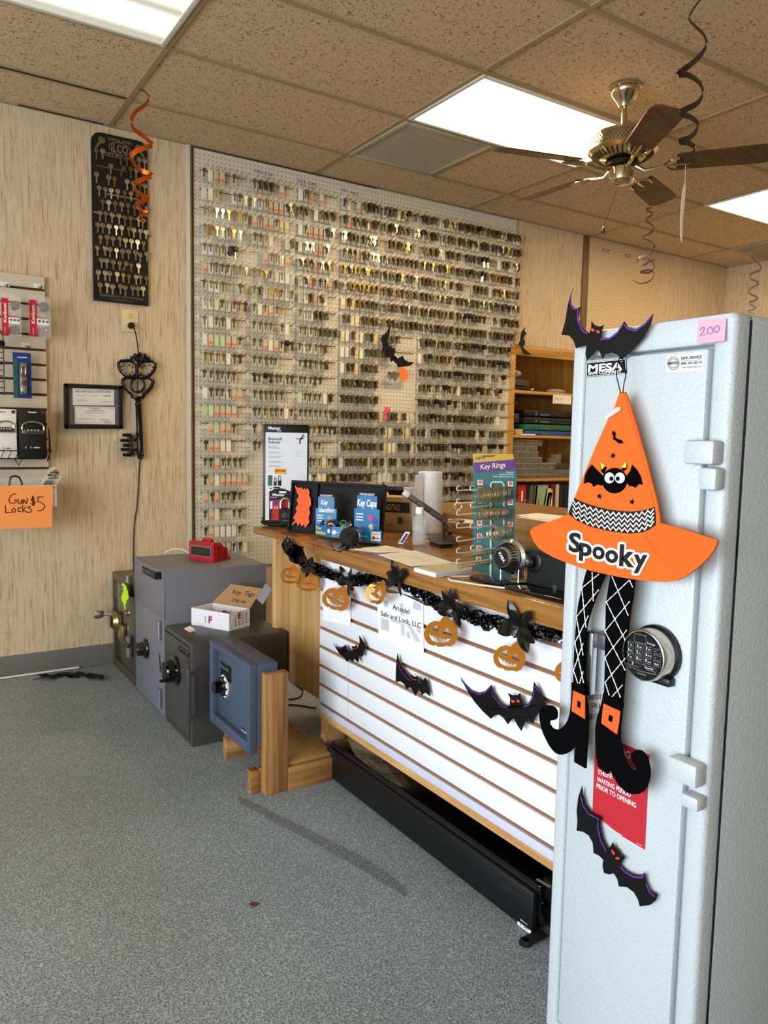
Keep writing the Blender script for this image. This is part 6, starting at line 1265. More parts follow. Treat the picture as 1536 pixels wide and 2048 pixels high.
# electronic lock
kc = at(1316, 1305, 0, WX); b = MB(black).lathe([(.0525, 0), (.0525, .010), (.048, .014)], kc, NX, 48); b.box(WX - .02, WX, kc.y - .042, kc.y + .011, kc.z - .053, kc.z - .037, black, .004); lock = obj('lock_base', b, wd, 'black lock base')
fc = at(1297, 1302, 0, WX - .036); R = .0475
b = MB(chrome).lathe([(R * .98, .022), (R, .034 - .036), (R, -.0)], V((WX - .036, kc.y, kc.z)), NX, 48, caps=False)
b = MB(M('brushed_chrome', '#cfcabb', .25, 1.)).lathe([(R, .010), (R, .040), (R * .97, .043), (R * .93, .0435), (R * .93, .041)], kc, NX, 56, caps=False); obj('lock_ring', b, wd, 'chrome lock housing')
f0 = V((WX - .0412, kc.y, kc.z)); b = MB(blackg); b.lathe([(R * .935, 0), (.0001, .0001)], f0, NX, 48, M('keypad_black', '#0f0f11', .3)); Fx = lambda u_, v_, e=.0003: f0 + YD * (u_ * R) + UZ * (v_ * R) + NX * e
def loopbox(u0, v0, u1, v1, w_=.0007): b.ribbon([Fx(u0, v0, .0002), Fx(u1, v0, .0002), Fx(u1, v1, .0002), Fx(u0, v1, .0002)], w_, NX, grey, closed=True)
loopbox(-.44, .46, .10, .78, .001); 
for i in range(3):
    for j in range(3):
        u_, v_ = -.80 + .42 * i, .22 - .24 * j; loopbox(u_, v_, u_ + .34, v_ + .18); b.text(str(1 + i + 3 * j), Fx(u_ + .07, v_ + .05), YD, UZ, R * .10, None, white, n=NX, bold=.02); b.text(('QZ', 'ABC', 'DEF', 'GHI', 'JKL', 'MNO', 'PRS', 'TUV', 'WXY')[i + 3 * j], Fx(u_ + .17, v_ + .05), YD, UZ, R * .05, None, white, n=NX)
for j, s_ in enumerate(('^', 'v', 'Back')): loopbox(.48, .22 - .24 * j, .80, .40 - .24 * j); b.text(s_, Fx(.54, .27 - .24 * j), YD, UZ, R * .07, None, white, n=NX)
loopbox(-.70, -.50, -.10, -.34); b.text('0', Fx(-.5, -.47), YD, UZ, R * .1, None, white, n=NX); loopbox(-.04, -.50, .62, -.34); b.text('Menu/OK', Fx(.1, -.46), YD, UZ, R * .07, None, white, n=NX); b.text('ProLogic', Fx(.16, .50), YD, UZ, R * .07, None, white, n=NX)
b.ribbon([Fx(-.66 + .165 * k, -.56 - .06 * math.sin(PI * k / 8), .0006) for k in range(9)], .0018, NX, chrome); b.lathe([(R * .28, 0), (R * .26, .001)], Fx(0, -.72, .0002), NX, 24, M('keypad_black')); b.text('SecuRam', Fx(0, -.75, .0014), YD, UZ, R * .08, R * .42, grey, n=NX, center=True)
obj('keypad', b, wd, 'black keypad face with white numbers')
# handle
h0, h1 = at(1169, 1258, 0, WX - .026), at(1189, 1262, 0, WX - .026); hz = at(1170, 1388, 0, WX - .026).z
b = MB(M('handle_black', '#0e0d12', .2, coat=.5)); b.box(WX - .032, WX - .018, h1.y, h0.y, hz, h0.z, bev=.005); b.box(WX - .027, WX, h1.y - .030, h1.y + .004, h0.z - .032, h0.z, M('bracket_grey', '#5a5c60', .35, .5), .004); b.box(WX - .0326, WX - .018, h1.y - .0015, h1.y + .001, hz + .004, h0.z - .003, chrome, .0006); obj('handle', b, wd, 'black D-shaped handle')
# labels hidden behind the legs
def S7b(q): return (1060 + q[0] / 4.1514, 1130 + q[1] / 4.1514)
b = MB(white); b.pxsheet([[S7b(k) for k in ((462, 1072), (606, 1086), (606, 1350), (462, 1340))]], 0, X, NX, .0006, M('label_white', '#d2cfcc', .6)); b.pxtext('SR101', S7b((505, 1180)), S7b((640, 1200)), 9, 0, X - .0006, n=NX, mat=ink)
for (yb, h) in ((1118, 45), (1285, 50)):
    for k in range(22):
        if random.random() < .72: x_ = 485 + k * 5.2; w_ = random.choice((1.2, 2.2, 3)); b.pxsheet([[S7b(q) for q in ((x_, yb - h), (x_ + w_, yb - h), (x_ + w_, yb), (x_, yb))]], 0, X - .0006, NX, .0002, ink)
obj('barcode_label', b, wd, 'white barcode label')
S8 = sc((1080, 1480), 4.2667)
b = MB(M('sign_red', '#b81f2e', .5)); b.pxsheet([[S8(k) for k in ((472, -60), (690, 25), (933, 128), (893, 936), (690, 815), (447, 618))]], 0, X - .001, NX, .0008)
kw3 = dict(ax=0, val=X - .0018, n=NX, mat=white, bold=.014)
b.pxtext('WARNING', S8((480, 60)), S8((770, 160)), 13, **kw3); b.pxtext('TIME DELAY', S8((480, 215)), S8((820, 292)), 11, ax=0, val=X - .0018, n=NX, mat=M('tan_letter', '#d9b8a0', .5), bold=.03); b.pxtext('THERE IS A 10 MIN', S8((492, 290)), S8((865, 408)), 9, **kw3); b.pxtext('WAITING PERIOD', S8((488, 348)), S8((776, 490)), 9, **kw3); b.pxtext('PRIOR TO OPENING', S8((485, 405)), S8((822, 580)), 9, **kw3)
b.pxrib([S8((522, 712)), S8((708, 815))], .8, 0, X - .002, NX, white); b.pxrib([S8((828, 880)), S8((875, 905))], .8, 0, X - .002, NX, white)
solo('warning_sign', b, 'red time delay warning sign on the white safe behind the dangling boot', 'sign')
bA = [(315, 52), (303, 100), (305, 160), (330, 190), (365, 178), (350, 260), (385, 325), (425, 352), (437, 310), (438, 272), (458, 297), (490, 308), (520, 298), (505, 340), (497, 385), (560, 380), (610, 340), (655, 272), (680, 310), (730, 325), (790, 285), (847, 223), (830, 290), (780, 380), (710, 460), (640, 525), (610, 492), (570, 480), (530, 490), (512, 522), (490, 470), (470, 460), (448, 492), (408, 532), (398, 490), (405, 432), (370, 440), (336, 452), (320, 400), (290, 367), (240, 362), (265, 270), (285, 150)]
bat('paper_bat', 'large black paper bat rising above the top edge of the white safe', bA, S6, 0, WX - .014, NX, .0, S6((460, 0))[0], ((450, 330, 11, 11), (485, 342, 11, 11)), ([(310, 85), (300, 150), (322, 190), (352, 190), (350, 265), (382, 335), (415, 355)], [(500, 392), (560, 388), (612, 350), (652, 288), (680, 320), (732, 335), (790, 296), (840, 240)]))
bB = [(358, 393), (365, 470), (390, 560), (440, 625), (517, 660), (512, 740), (535, 850), (578, 937), (605, 902), (620, 873), (637, 915), (670, 950), (692, 988), (728, 1000), (697, 1040), (685, 1075), (730, 1120), (800, 1150), (860, 1155), (894, 1133), (905, 1220), (935, 1290), (1002, 1322), (985, 1370), (935, 1410), (850, 1420), (835, 1360), (800, 1300), (740, 1255), (672, 1250), (660, 1190), (630, 1138), (590, 1147), (545, 1135), (533, 1080), (538, 1020), (500, 985), (456, 965), (450, 880), (415, 815), (370, 785), (311, 773), (318, 700), (312, 600), (325, 490)]
bat('paper_bat', 'large black paper bat low on the white safe under the red sign', bB, S8, 0, WX - .012, NX, .0, S8((610, 0))[0], ((627, 957, 10, 22), (665, 1008, 18, 11)), ([(352, 480), (372, 560), (420, 630), (500, 672), (495, 745), (520, 855), (568, 945)], [(688, 1082), (735, 1130), (800, 1165), (865, 1172), (890, 1150)], [(908, 1225), (938, 1300), (985, 1335)]))
# ---------------------------------------------------------------- witch hat door hanger with legs
HX = WX - .037
felt = M('felt_orange', '#de6828', .9, spec=.15, nz=(300, .12, .25)); feltd = M('felt_black', '#040405', .95, spec=.08, nz=(300, .2, .2))
hat = thing('witch_hat', 'orange Spooky witch hat hanger with dangling striped legs on the white safe', 'halloween decoration', at(1245, 1160, 0, HX))
def h6(loops, m, X_=HX, t_=.004, off=None): return MB(m).pxsheet([[S6(k) for k in L] for L in loops], 0, X_, NX, t_, m, off)
b = MB(feltd); lp_ = [(632, 742), (620, 690), (605, 630), (612, 560), (625, 515), (645, 520), (660, 570), (668, 630), (655, 690), (648, 742)]
b.pxrib([S6(q) for q in lp_], 2.6, 0, HX - .003, NX, feltd); obj('hanging_loop', b, hat, 'black ribbon loop')
cone = [(625, 738), (660, 738), (685, 800), (712, 890), (740, 980), (768, 1085), (800, 1190), (828, 1300), (850, 1385), (872, 1470), (888, 1560), (893, 1615), (860, 1640), (780, 1670), (560, 1660), (430, 1630), (340, 1590), (283, 1550), (300, 1500), (325, 1440), (345, 1390), (372, 1330), (395, 1270), (420, 1212), (470, 1092), (545, 925), (590, 838), (608, 790)]
obj('hat_cone', h6([cone], felt), hat)
b = MB(M('seam_orange', '#d85a1e', .9)); b.pxrib([S6(q) for q in ((652, 745), (680, 830), (720, 960), (760, 1110), (800, 1260), (838, 1420), (862, 1560))], 1.0, 0, HX - .0002, NX); obj('seam', b, hat)
def h6b(b, loops, m, e=.001): return b.pxsheet([[S6(k) for k in L] for L in loops], 0, HX - e, NX, .0008, m)
# chevron band
band = [(325, 1440), (370, 1462), (420, 1481), (490, 1502), (560, 1517), (630, 1526), (700, 1530), (780, 1522), (855, 1500), (862, 1560), (862, 1618), (800, 1660), (740, 1672), (680, 1675), (560, 1660), (430, 1630), (340, 1590), (285, 1547), (300, 1500)]
b = MB(M('band_black', '#141212', .85)); h6b(b, [band], b.cur, .0012); cw = M('chevron_white', '#efe8e2', .85)
def bt(x): return 1440 + (x - 325) * .42 if x < 420 else (1481 + (x - 420) * .255 if x < 560 else (1517 + (x - 560) * .09 if x < 700 else 1530 - (x - 700) * .19))
def bb(x): return 1547 + (x - 285) * .78 if x < 340 else (1590 + (x - 340) * .44 if x < 430 else (1630 + (x - 430) * .23 if x < 560 else (1660 + (x - 560) * .12 if x < 680 else (1675 - (x - 680) * .06 if x < 780 else 1669 - (x - 780) * .65))))
for r in range(4):
    f = .17 + .22 * r; P_ = []; k = 0; x = 318.
    while x < 862:
        fr = f + (.10 if k % 2 else -.07); y = bt(x) + (bb(x) - bt(x)) * fr; P_.append(S6((x, y))); x += 19; k += 1
    b.pxrib(P_, 2.5, 0, HX - .0014, NX, cw)
obj('hat_band', b, hat, 'black and white chevron band')
brim = [(30, 1662), (60, 1632), (110, 1612), (170, 1592), (230, 1570), (285, 1547), (340, 1590), (430, 1630), (560, 1660), (680, 1675), (780, 1667), (792, 1690), (840, 1770), (900, 1850), (1000, 1987), (930, 1994), (850, 1992), (700, 1975), (600, 1957), (520, 1940), (440, 1922), (370, 1903), (260, 1862), (180, 1828), (130, 1800), (90, 1772), (62, 1735), (45, 1700)]
flap = [(780, 1667), (860, 1632), (893, 1605), (950, 1618), (1000, 1630), (1140, 1675), (1273, 1718), (1262, 1755), (1240, 1795), (1200, 1845), (1150, 1892), (1080, 1945), (1000, 1987), (900, 1850), (840, 1770), (792, 1690)]
bm_ = M('felt_brim', '#de6828', .9, spec=.15, nz=(300, .12, .25)); b = h6([brim], bm_, HX - .008, .004)
b.pxsheet([[S6(k) for k in flap]], 0, HX - .008, NX, .004, bm_, lambda x, y: -.030 * max(0, (x - S6((892, 0))[0])) / 110); obj('hat_brim', b, hat)
b = MB(M('seam_orange')); b.pxrib([S6(q) for q in ((790, 1690), (840, 1770), (900, 1850), (1000, 1982))], 1.2, 0, HX - .0082, NX); obj('fold', b, hat)
# lettering with white backing
bw_, bk_ = MB(M('letter_white', '#efeded', .8)), MB(ink)
for ch, x0, y0, x1, h, rot in (('S', 288, 1785, 368, 35, .17), ('p', 358, 1810, 440, 33, .18), ('o', 445, 1832, 526, 33, .17), ('o', 530, 1856, 614, 33, .15), ('k', 622, 1882, 722, 40, .11), ('y', 716, 1892, 806, 34, .06)):
    y1 = y0 + (x1 - x0) * rot; bk_.pxtext(ch, S6((x0, y0)), S6((x1, y1)), h, 0, HX - .0100, n=NX, mat=ink, bold=.035)
    for k in range(14):
        w_ = 2 * PI * k / 14; dx, dy = 15 * math.cos(w_), 15 * math.sin(w_); bw_.pxtext(ch, S6((x0 + dx, y0 + dy)), S6((x1 + dx, y1 + dy)), h, 0, HX - .0086 - .00003 * k, n=NX, mat=bw_.cur, bold=.035)
obj('letter_backing', bw_, hat, 'white backing of the letters'); obj('lettering', bk_, hat, 'black lettering Spooky')
# cartoon bat applique and stars
b = MB(feltd); c0 = (590, 1325)
h6b(b, [[(c0[0] + 82 * math.cos(w_), c0[1] + 84 * math.sin(w_)) for w_ in [2 * PI * k / 28 for k in range(28)]]], feltd, .0016)
h6b(b, [[(510, 1290), (470, 1250), (440, 1218), (415, 1250), (395, 1290), (387, 1345), (420, 1335), (440, 1345), (450, 1365), (480, 1350), (505, 1360), (520, 1330)]], feltd, .0012); h6b(b, [[(665, 1300), (695, 1260), (706, 1220), (740, 1255), (765, 1300), (777, 1352), (750, 1348), (728, 1372), (705, 1360), (690, 1362), (672, 1340)]], feltd, .0012)
h6b(b, [[(497, 1200), (540, 1240), (520, 1280), (503, 1265)]], feltd, .0011); h6b(b, [[(668, 1192), (632, 1240), (650, 1265), (675, 1240)]], feltd, .0011)
h6b(b, [[(578, 995), (598, 1010), (595, 1040), (612, 1050), (640, 1058), (648, 1078), (620, 1080), (600, 1062), (580, 1052), (583, 1035), (574, 1015)]], feltd, .0012)
for (x, y) in ((580, 1160), (490, 1428), (706, 1465)): h6b(b, [[(x + (21 if k % 2 == 0 else 8) * math.sin(PI * k / 5 + .2), y - (21 if k % 2 == 0 else 8) * math.cos(PI * k / 5 + .2)) for k in range(10)]], feltd, .0012)
yl = M('felt_yellow', '#f2dc34', .85); h6b(b, [[(497, 1202), (528, 1226), (507, 1252)]], yl, .002); h6b(b, [[(668, 1196), (668, 1240), (633, 1240)]], yl, .002)
for (x, px_) in ((557, 570), (626, 612)): h6b(b, [[(x + 32 * math.cos(w_), 1307 + 36 * math.sin(w_)) for w_ in [2 * PI * k / 22 for k in range(22)]]], M('felt_white', '#e6e6f0', .8), .0026); h6b(b, [[(px_ + 13 * math.cos(w_), 1312 + 15 * math.sin(w_)) for w_ in [2 * PI * k / 16 for k in range(16)]]], feltd, .003)
obj('bat_applique', b, hat, 'black felt bat face with white eyes')
b = MB(clear); b.pxsheet([[S6(q) for q in ((528, 905), (600, 840), (628, 838), (625, 862), (560, 905), (535, 918))]], 0, HX - .006, NX, .003, M('tag_clear', '#f2e6dc', .3, alpha=.55)); obj('tag_loop', b, hat, 'clear plastic tag')
def leg(name, leftE, rightE, boot, buckle, hole, lines, xo):
    lg_ = obj('leg', MB(feltd).pxsheet([[S7b(q) for q in leftE + rightE[::-1]]], 0, HX + xo, NX, .003, feltd), hat, 'black felt leg with bone lattice')
    b = MB(feltd).pxsheet([[S7b(q) for q in boot]], 0, HX + xo - .003, NX, .004, feltd); obj('boot', b, lg_, 'black curled boot')
    b = MB(M('buckle_orange', '#ef5c22', .8)).pxsheet([[S7b(q) for q in buckle], [S7b(q) for q in hole]], 0, HX + xo - .0045, NX, .001); obj('buckle', b, lg_, 'orange square buckle')
    b = MB(M('bone_white', '#e9e9e6', .8))
    for (p, q) in lines:
        n_ = 5; a, c = V((*p, 0)), V((*q, 0))
        for j in range(n_):
            s0, s1 = a.lerp(c, j / n_), a.lerp(c, (j + 1) / n_); d = (s1 - s0); nn_ = V((-d.y, d.x, 0)).normalized(); w_ = (4.5, 2.2, 4.5)
            L_ = [(s0 + nn_ * w_[0]), (s0.lerp(s1, .5) + nn_ * w_[1]), (s1 + nn_ * w_[2]), (s1 - nn_ * w_[2]), (s0.lerp(s1, .5) - nn_ * w_[1]), (s0 - nn_ * w_[0])]
            b.pxsheet([[S7b((k.x, k.y)) for k in L_]], 0, HX + xo - .0007, NX, .0004, b.cur)
    obj('bone_lattice', b, lg_, 'white bone lattice print')
leg('left', [(470, 40), (450, 110), (430, 190), (415, 255), (400, 320), (388, 410), (382, 480), (370, 640), (362, 800), (358, 990)], [(630, 70), (600, 140), (570, 210), (540, 285), (512, 360), (488, 440), (470, 520), (450, 650), (443, 800), (442, 1000)],
    [(343, 975), (400, 985), (442, 990), (465, 1080), (478, 1180), (482, 1280), (476, 1400), (468, 1550), (460, 1690), (410, 1662), (365, 1635), (368, 1560), (373, 1495), (355, 1525), (330, 1548), (300, 1567), (268, 1576), (235, 1573), (208, 1560), (182, 1532), (158, 1500), (132, 1450), (108, 1400), (90, 1345), (78, 1290), (75, 1230), (85, 1200), (102, 1180), (125, 1168), (150, 1165), (180, 1170), (202, 1185), (218, 1208), (223, 1235), (220, 1268), (208, 1284), (190, 1290), (165, 1291), (156, 1305), (160, 1325), (180, 1352), (200, 1364), (222, 1369), (245, 1363), (265, 1352), (285, 1332), (305, 1302), (318, 1270), (328, 1235), (337, 1170), (344, 1050)],
    [(358, 1042), (410, 1066), (456, 1086), (456, 1280), (400, 1246), (345, 1212)], [(392, 1123), (422, 1138), (419, 1192), (390, 1176)],
    [((515, 60), (525, 300)), ((572, 75), (425, 195)), ((430, 195), (455, 440)), ((570, 205), (385, 430)), ((385, 430), (440, 750)), ((485, 420), (372, 645)), ((455, 440), (465, 520)), ((372, 645), (445, 980)), ((440, 650), (360, 875)), ((360, 875), (405, 1005)), ((440, 885), (405, 1005))], -.001)
leg('right', [(668, 85), (650, 180), (635, 280), (628, 340), (622, 640), (620, 860), (612, 1090)], [(868, 120), (855, 250), (830, 400), (812, 560), (797, 760), (787, 900), (768, 1160)],
    [(605, 1063), (680, 1100), (738, 1128), (770, 1150), (760, 1220), (752, 1290), (744, 1350), (743, 1420), (748, 1470), (758, 1530), (775, 1590), (797, 1645), (822, 1682), (850, 1705), (872, 1706), (882, 1690), (876, 1665), (860, 1645), (845, 1622), (840, 1595), (845, 1565), (860, 1545), (885, 1535), (915, 1540), (942, 1560), (965, 1595), (982, 1645), (991, 1700), (990, 1755), (980, 1805), (962, 1848), (938, 1880), (905, 1900), (865, 1906), (825, 1898), (788, 1880), (755, 1850), (725, 1812), (700, 1775), (680, 1735), (665, 1695), (650, 1725), (640, 1737), (600, 1705), (560, 1672), (550, 1590), (544, 1500), (540, 1400), (542, 1340), (552, 1280), (568, 1225), (585, 1170), (598, 1120)],
    [(610, 1150), (680, 1183), (749, 1214), (738, 1310), (722, 1407), (655, 1360), (591, 1312), (600, 1230)], [(655, 1241), (690, 1257), (682, 1308), (648, 1291)],
    [((680, 95), (815, 420)), ((825, 125), (630, 310)), ((825, 125), (852, 185)), ((635, 310), (790, 625)), ((828, 300), (622, 550)), ((622, 550), (790, 875)), ((803, 540), (622, 770)), ((622, 770), (750, 1100)), ((790, 775), (622, 975)), ((622, 970), (662, 1098)), ((768, 995), (675, 1100))], -.006)

# worn dark arc in the carpet
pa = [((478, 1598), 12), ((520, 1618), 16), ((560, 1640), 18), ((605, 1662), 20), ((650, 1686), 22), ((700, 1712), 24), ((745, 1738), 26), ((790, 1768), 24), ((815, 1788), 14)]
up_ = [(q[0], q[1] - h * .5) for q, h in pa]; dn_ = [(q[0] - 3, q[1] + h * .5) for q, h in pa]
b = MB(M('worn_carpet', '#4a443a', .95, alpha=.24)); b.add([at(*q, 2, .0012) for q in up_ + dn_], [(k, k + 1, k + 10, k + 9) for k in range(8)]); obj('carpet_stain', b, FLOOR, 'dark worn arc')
b = MB(M('dead_leaf', '#5a3a26', .8)); b.sheet([[(497, 1808), (504, 1803), (518, 1806), (514, 1810), (505, 1812)]], lambda x, y: at(x, y, 2, .004), NZ, .002); solo('dead_leaf', b, 'tiny brown dry leaf lying alone on the open carpet', 'leaf')
# ================================================================ ceiling fan
FX, FY = 2.9, 2.51
gilt = M('fan_brass', '#d6c8a4', .16, 1.); bw = wood('blade_oak', '#54361a', '#2e1b0b', 0, 6, .4, '#63421f')
fan = thing('ceiling_fan', 'five bladed ceiling fan with brass body and wooden blades', 'ceiling fan', (FX, FY, ZC))
obj('canopy', MB(gilt).lathe([(.072, 0), (.073, -.008), (.066, -.014), (.066, -.022), (.060, -.034), (.046, -.052), (.036, -.066), (.030, -.078), (.026, -.088), (.001, -.09)][::1], (FX, FY, ZC), UZ, 36, caps=False), fan)
obj('downrod', MB(gilt).cyl((FX, FY, ZC - .085), (FX, FY, 2.71), .013, seg=16), fan)
hsg = MB(gilt).lathe([(.02, 2.716), (.06, 2.714), (.135, 2.700), (.150, 2.690), (.152, 2.682), (.152, 2.638), (.156, 2.634), (.156, 2.626), (.145, 2.618), (.12, 2.600), (.085, 2.588), (.06, 2.584), (.001, 2.584)][::-1], (FX, FY, 0), UZ, 48, caps=False)
fan_h = obj('motor_housing', hsg, fan, 'brass motor housing')
b = MB(M('grille_dark', '#4a3c22', .5, .6))
for r in range(4):
    for k in range(56): a = 2 * PI * (k + .5 * (r % 2)) / 56; c, s_ = math.cos(a), math.sin(a); b.obox((FX + .1522 * c, FY + .1522 * s_, 2.645 + .0105 * r), V((c, s_, 0)) * .0006, V((-s_, c, 0)) * .0042, V((0, 0, .0032)))
obj('vent_grille', b, fan_h); b = MB(M('grille_dark'))
for k in range(36): a = 2 * PI * k / 36; c, s_ = math.cos(a), math.sin(a); b.obox((FX + .122 * c, FY + .122 * s_, 2.6005), V((c, s_, .62)) * .016, V((-s_, c, 0)) * .0042, V((0, 0, .002)))
obj('cooling_fins', b, fan_h)
obj('rotor_hub', MB(M('hub_dark', '#2b2114', .4, .7)).lathe([(.05, 2.555), (.075, 2.56), (.075, 2.578), (.06, 2.586)], (FX, FY, 0), UZ, 30), fan)
obj('switch_housing', MB(gilt).lathe([(.001, 2.478), (.022, 2.479), (.042, 2.484), (.052, 2.494), (.055, 2.505), (.055, 2.552), (.050, 2.558), (.001, 2.558)], (FX, FY, 0), UZ, 36, caps=False), fan, 'brass switch housing')
for i, deg in enumerate((20, 92, 164, 236, 308)):
    a = math.radians(deg); d = V((math.cos(a), math.sin(a), 0)); s_ = V((-d.y, d.x, 0)); pt = math.radians(13); w = (s_ * math.cos(pt) - UZ * math.sin(pt)); n = d.cross(w).normalized(); c = V((FX, FY, 2.553))
    P_ = [(.235, -.052), (.25, -.060), (.59, -.070), (.622, -.060), (.636, -.035), (.636, .035), (.622, .060), (.59, .070), (.25, .060), (.235, .052)]
    bl = obj('blade', MB(bw).sheet([P_], lambda u_, v_: c + d * u_ + w * v_ + UZ * .006, -n if n.z > 0 else n, .006, bw), fan, 'dark wooden fan blade')
    ir = MB(gilt); 
    ir.tube([c + d * .055 + UZ * .01, c + d * .10 - UZ * .018, c + d * .15 - UZ * .012, c + d * .19 - UZ * .003, c + d * .22], [.010, .009, .008, .008, .008], 8)
    for v_ in (-1, 1): ir.tube([c + d * .185 - UZ * .004, c + d * .205 + w * (.03 * v_) - UZ * .006, c + d * .235 + w * (.045 * v_) - UZ * .003, c + d * .285 + w * (.046 * v_) - UZ * .003], [.007, .007, .006, .004], 7)
    ir.tube([c + d * .2 - UZ * .004, c + d * .27 - UZ * .004, c + d * .30 - UZ * .003], [.008, .006, .003], 7)
    obj('blade_iron', ir, bl, 'curled brass blade iron')
b = MB(gilt); pc = V((FX - .035, FY - .03, 2.50)); pe = at(1207, 455, 1, FY - .03); pe = V((pe.x, FY - .03, pe.z)); b.tube([pc, pc.lerp(pe, .5), pe], .0013, 5); b.ball(pe - UZ * .0, .006, mat=gilt); b.ball(pe - UZ * .016, .0085, .0085, .011, M('knob_dark', '#3a2a14', .3)); obj('pull_chain', b, fan, 'brass pull chain with dark knob')
# ================================================================ foil swirls hanging from the ceiling
def foil(name, c, m=.75, r=.2): return M(name, c, r, m)
fo, fp = foil('foil_orange', '#d8641c'), foil('foil_purple', '#220717', .25, .28)
def swirl(lab, pts, Y, m, w, rad, group=None, depth=None):
    """pts: photo pixels along the swirl on the plane y = Y; the coil gets its depth from alternating offsets"""
    P_ = []
    for i, q in enumerate(pts): P_.append(at(q[0], q[1], 1, Y + rad * q[2]))
    # Catmull-Rom refinement
    R_ = []
    for i in range(len(P_) - 1):
        p0, p1, p2, p3 = P_[max(0, i - 1)], P_[i], P_[i + 1], P_[min(len(P_) - 1, i + 2)]
        for k in range(6):
            u_ = k / 6; R_.append(.5 * ((2 * p1) + (p2 - p0) * u_ + (2 * p0 - 5 * p1 + 4 * p2 - p3) * u_ ** 2 + (3 * p1 - p0 - 3 * p2 + p3) * u_ ** 3))
    R_.append(P_[-1]); vs, fs = [], []
    for i, p in enumerate(R_):
        d = (R_[min(i + 1, len(R_) - 1)] - R_[max(i - 1, 0)]).normalized(); ww = w * min(1, .35 + 3 * min(i, len(R_) - 1 - i) / len(R_)); up = UZ - d * UZ.dot(d); up = up.normalized() if up.length > .05 else V((1, 0, 0)); vs += [p + up * ww / 2, p - up * ww / 2]
    b = MB(m); b.add(vs, [(2 * i, 2 * i + 1, 2 * i + 3, 2 * i + 2) for i in range(len(R_) - 1)], m); o_ = obj(name_sw, b); return tag(o_, lab, 'foil swirl', group)
name_sw = 'foil_swirl'
YO = 3.75
swirl('orange foil swirl hanging from the ceiling in front of the black key board', [(278, 178, 0), (291, 184, .6), (298, 196, 1), (290, 210, .4), (273, 222, -.6), (263, 240, -1), (268, 258, -.6), (286, 272, .6), (304, 288, 1), (296, 294, .4), (276, 300, -.5), (263, 312, -1), (268, 328, -.6), (284, 341, .5), (303, 350, 1), (290, 357, .2), (272, 365, -.8), (270, 378, -1), (284, 390, .2), (298, 397, 1), (283, 402, .0), (272, 410, -1), (282, 420, .2), (296, 427, .9), (283, 431, 0), (277, 436, -.6), (288, 443, .3)], YO, fo, .022, .04)
q_ = at(288, 443, 1, YO); solo('hanging_thread', MB(blackm).tube([q_, at(285, 478, 1, YO), at(287, 486, 1, YO)], .0012, 5).tube([at(286, 484, 1, YO), at(302, 470, 1, YO)], .0025, 6), 'dark thread and stick at the end of the orange swirl', 'thread')
YP = 1.72
sw = [(1412, -14, .6), (1392, 10, -.3), (1378, 36, -1), (1390, 52, -.3), (1408, 70, .8), (1413, 90, 1), (1400, 112, .4), (1380, 130, -.5), (1357, 148, -1), (1376, 150, -.4), (1398, 165, .6), (1406, 186, 1), (1394, 207, .3), (1366, 221, -.7), (1360, 227, -1), (1380, 234, 0), (1396, 247, .9), (1391, 264, .6), (1376, 277, -.3), (1358, 283, -1), (1374, 285, 0), (1389, 294, .9), (1386, 306, .6), (1370, 317, -.6), (1362, 320, -1), (1378, 319, .2), (1391, 320, .9), (1375, 324, 0), (1370, 327, -.4)]
name_sw = 'foil_swirl'
t = thing('foil_swirl', 'purple foil swirl in front of the fan with paper cutout hanging from it', 'foil swirl', at(1385, 60, 1, YP)); 
s0 = swirl('x', sw, YP, fp, .019, .03); s0['label'] = 'purple foil coil'; del s0['category']; s0.name = 'foil_coil'; s0.location = s0.location - t.location; s0.parent = t
obj('thread', MB(white).tube([at(1371, 326, 1, YP), at(1370, 368, 1, YP)], .0006, 4), t)
L_ = [(1370, 366), (1372, 372), (1370, 400), (1367, 430), (1365, 470), (1363.5, 484), (1361, 470), (1361, 440), (1363, 405), (1366, 380)]
obj('paper_cutout', MB(M('cutout_cream', '#fbe6c4', .7)).pxsheet([L_], 1, YP, NY, .0015, None), t, 'cream paper cutout seen edge-on')
swirl('dark purple foil swirl hanging behind the fan above the bare pegboard', [(1304, 410, .5), (1306, 414, 1), (1292, 419, -1), (1306, 427, 1), (1291, 440, -1), (1304, 450, .8), (1306, 462, .8), (1284, 476, -1), (1300, 482, .4), (1309, 494, 1), (1302, 508, .2), (1278, 515, -1), (1278, 524, -.8), (1288, 530, -.4), (1302, 522, .6), (1308, 535, 1), (1298, 545, .2), (1280, 544, -.8), (1300, 540, .4), (1308, 550, 1), (1298, 563, .2), (1280, 567, -.6), (1268, 562, -1)], 3.6, fp, .014, .05)
swirl('dark purple foil swirl at the right picture edge above the white safe', [(1516, 470, 0), (1514, 484, .2), (1505, 500, -1), (1502, 512, -1), (1514, 524, .3), (1522, 535, 1), (1518, 541, .6), (1502, 548, -1), (1502, 558, -.8), (1518, 566, 1), (1500, 578, -.8), (1498, 586, -1), (1516, 597, 1), (1498, 606, -1), (1512, 616, .8), (1496, 623, -1), (1510, 628, .5)], 3.4, fp, .015, .04)
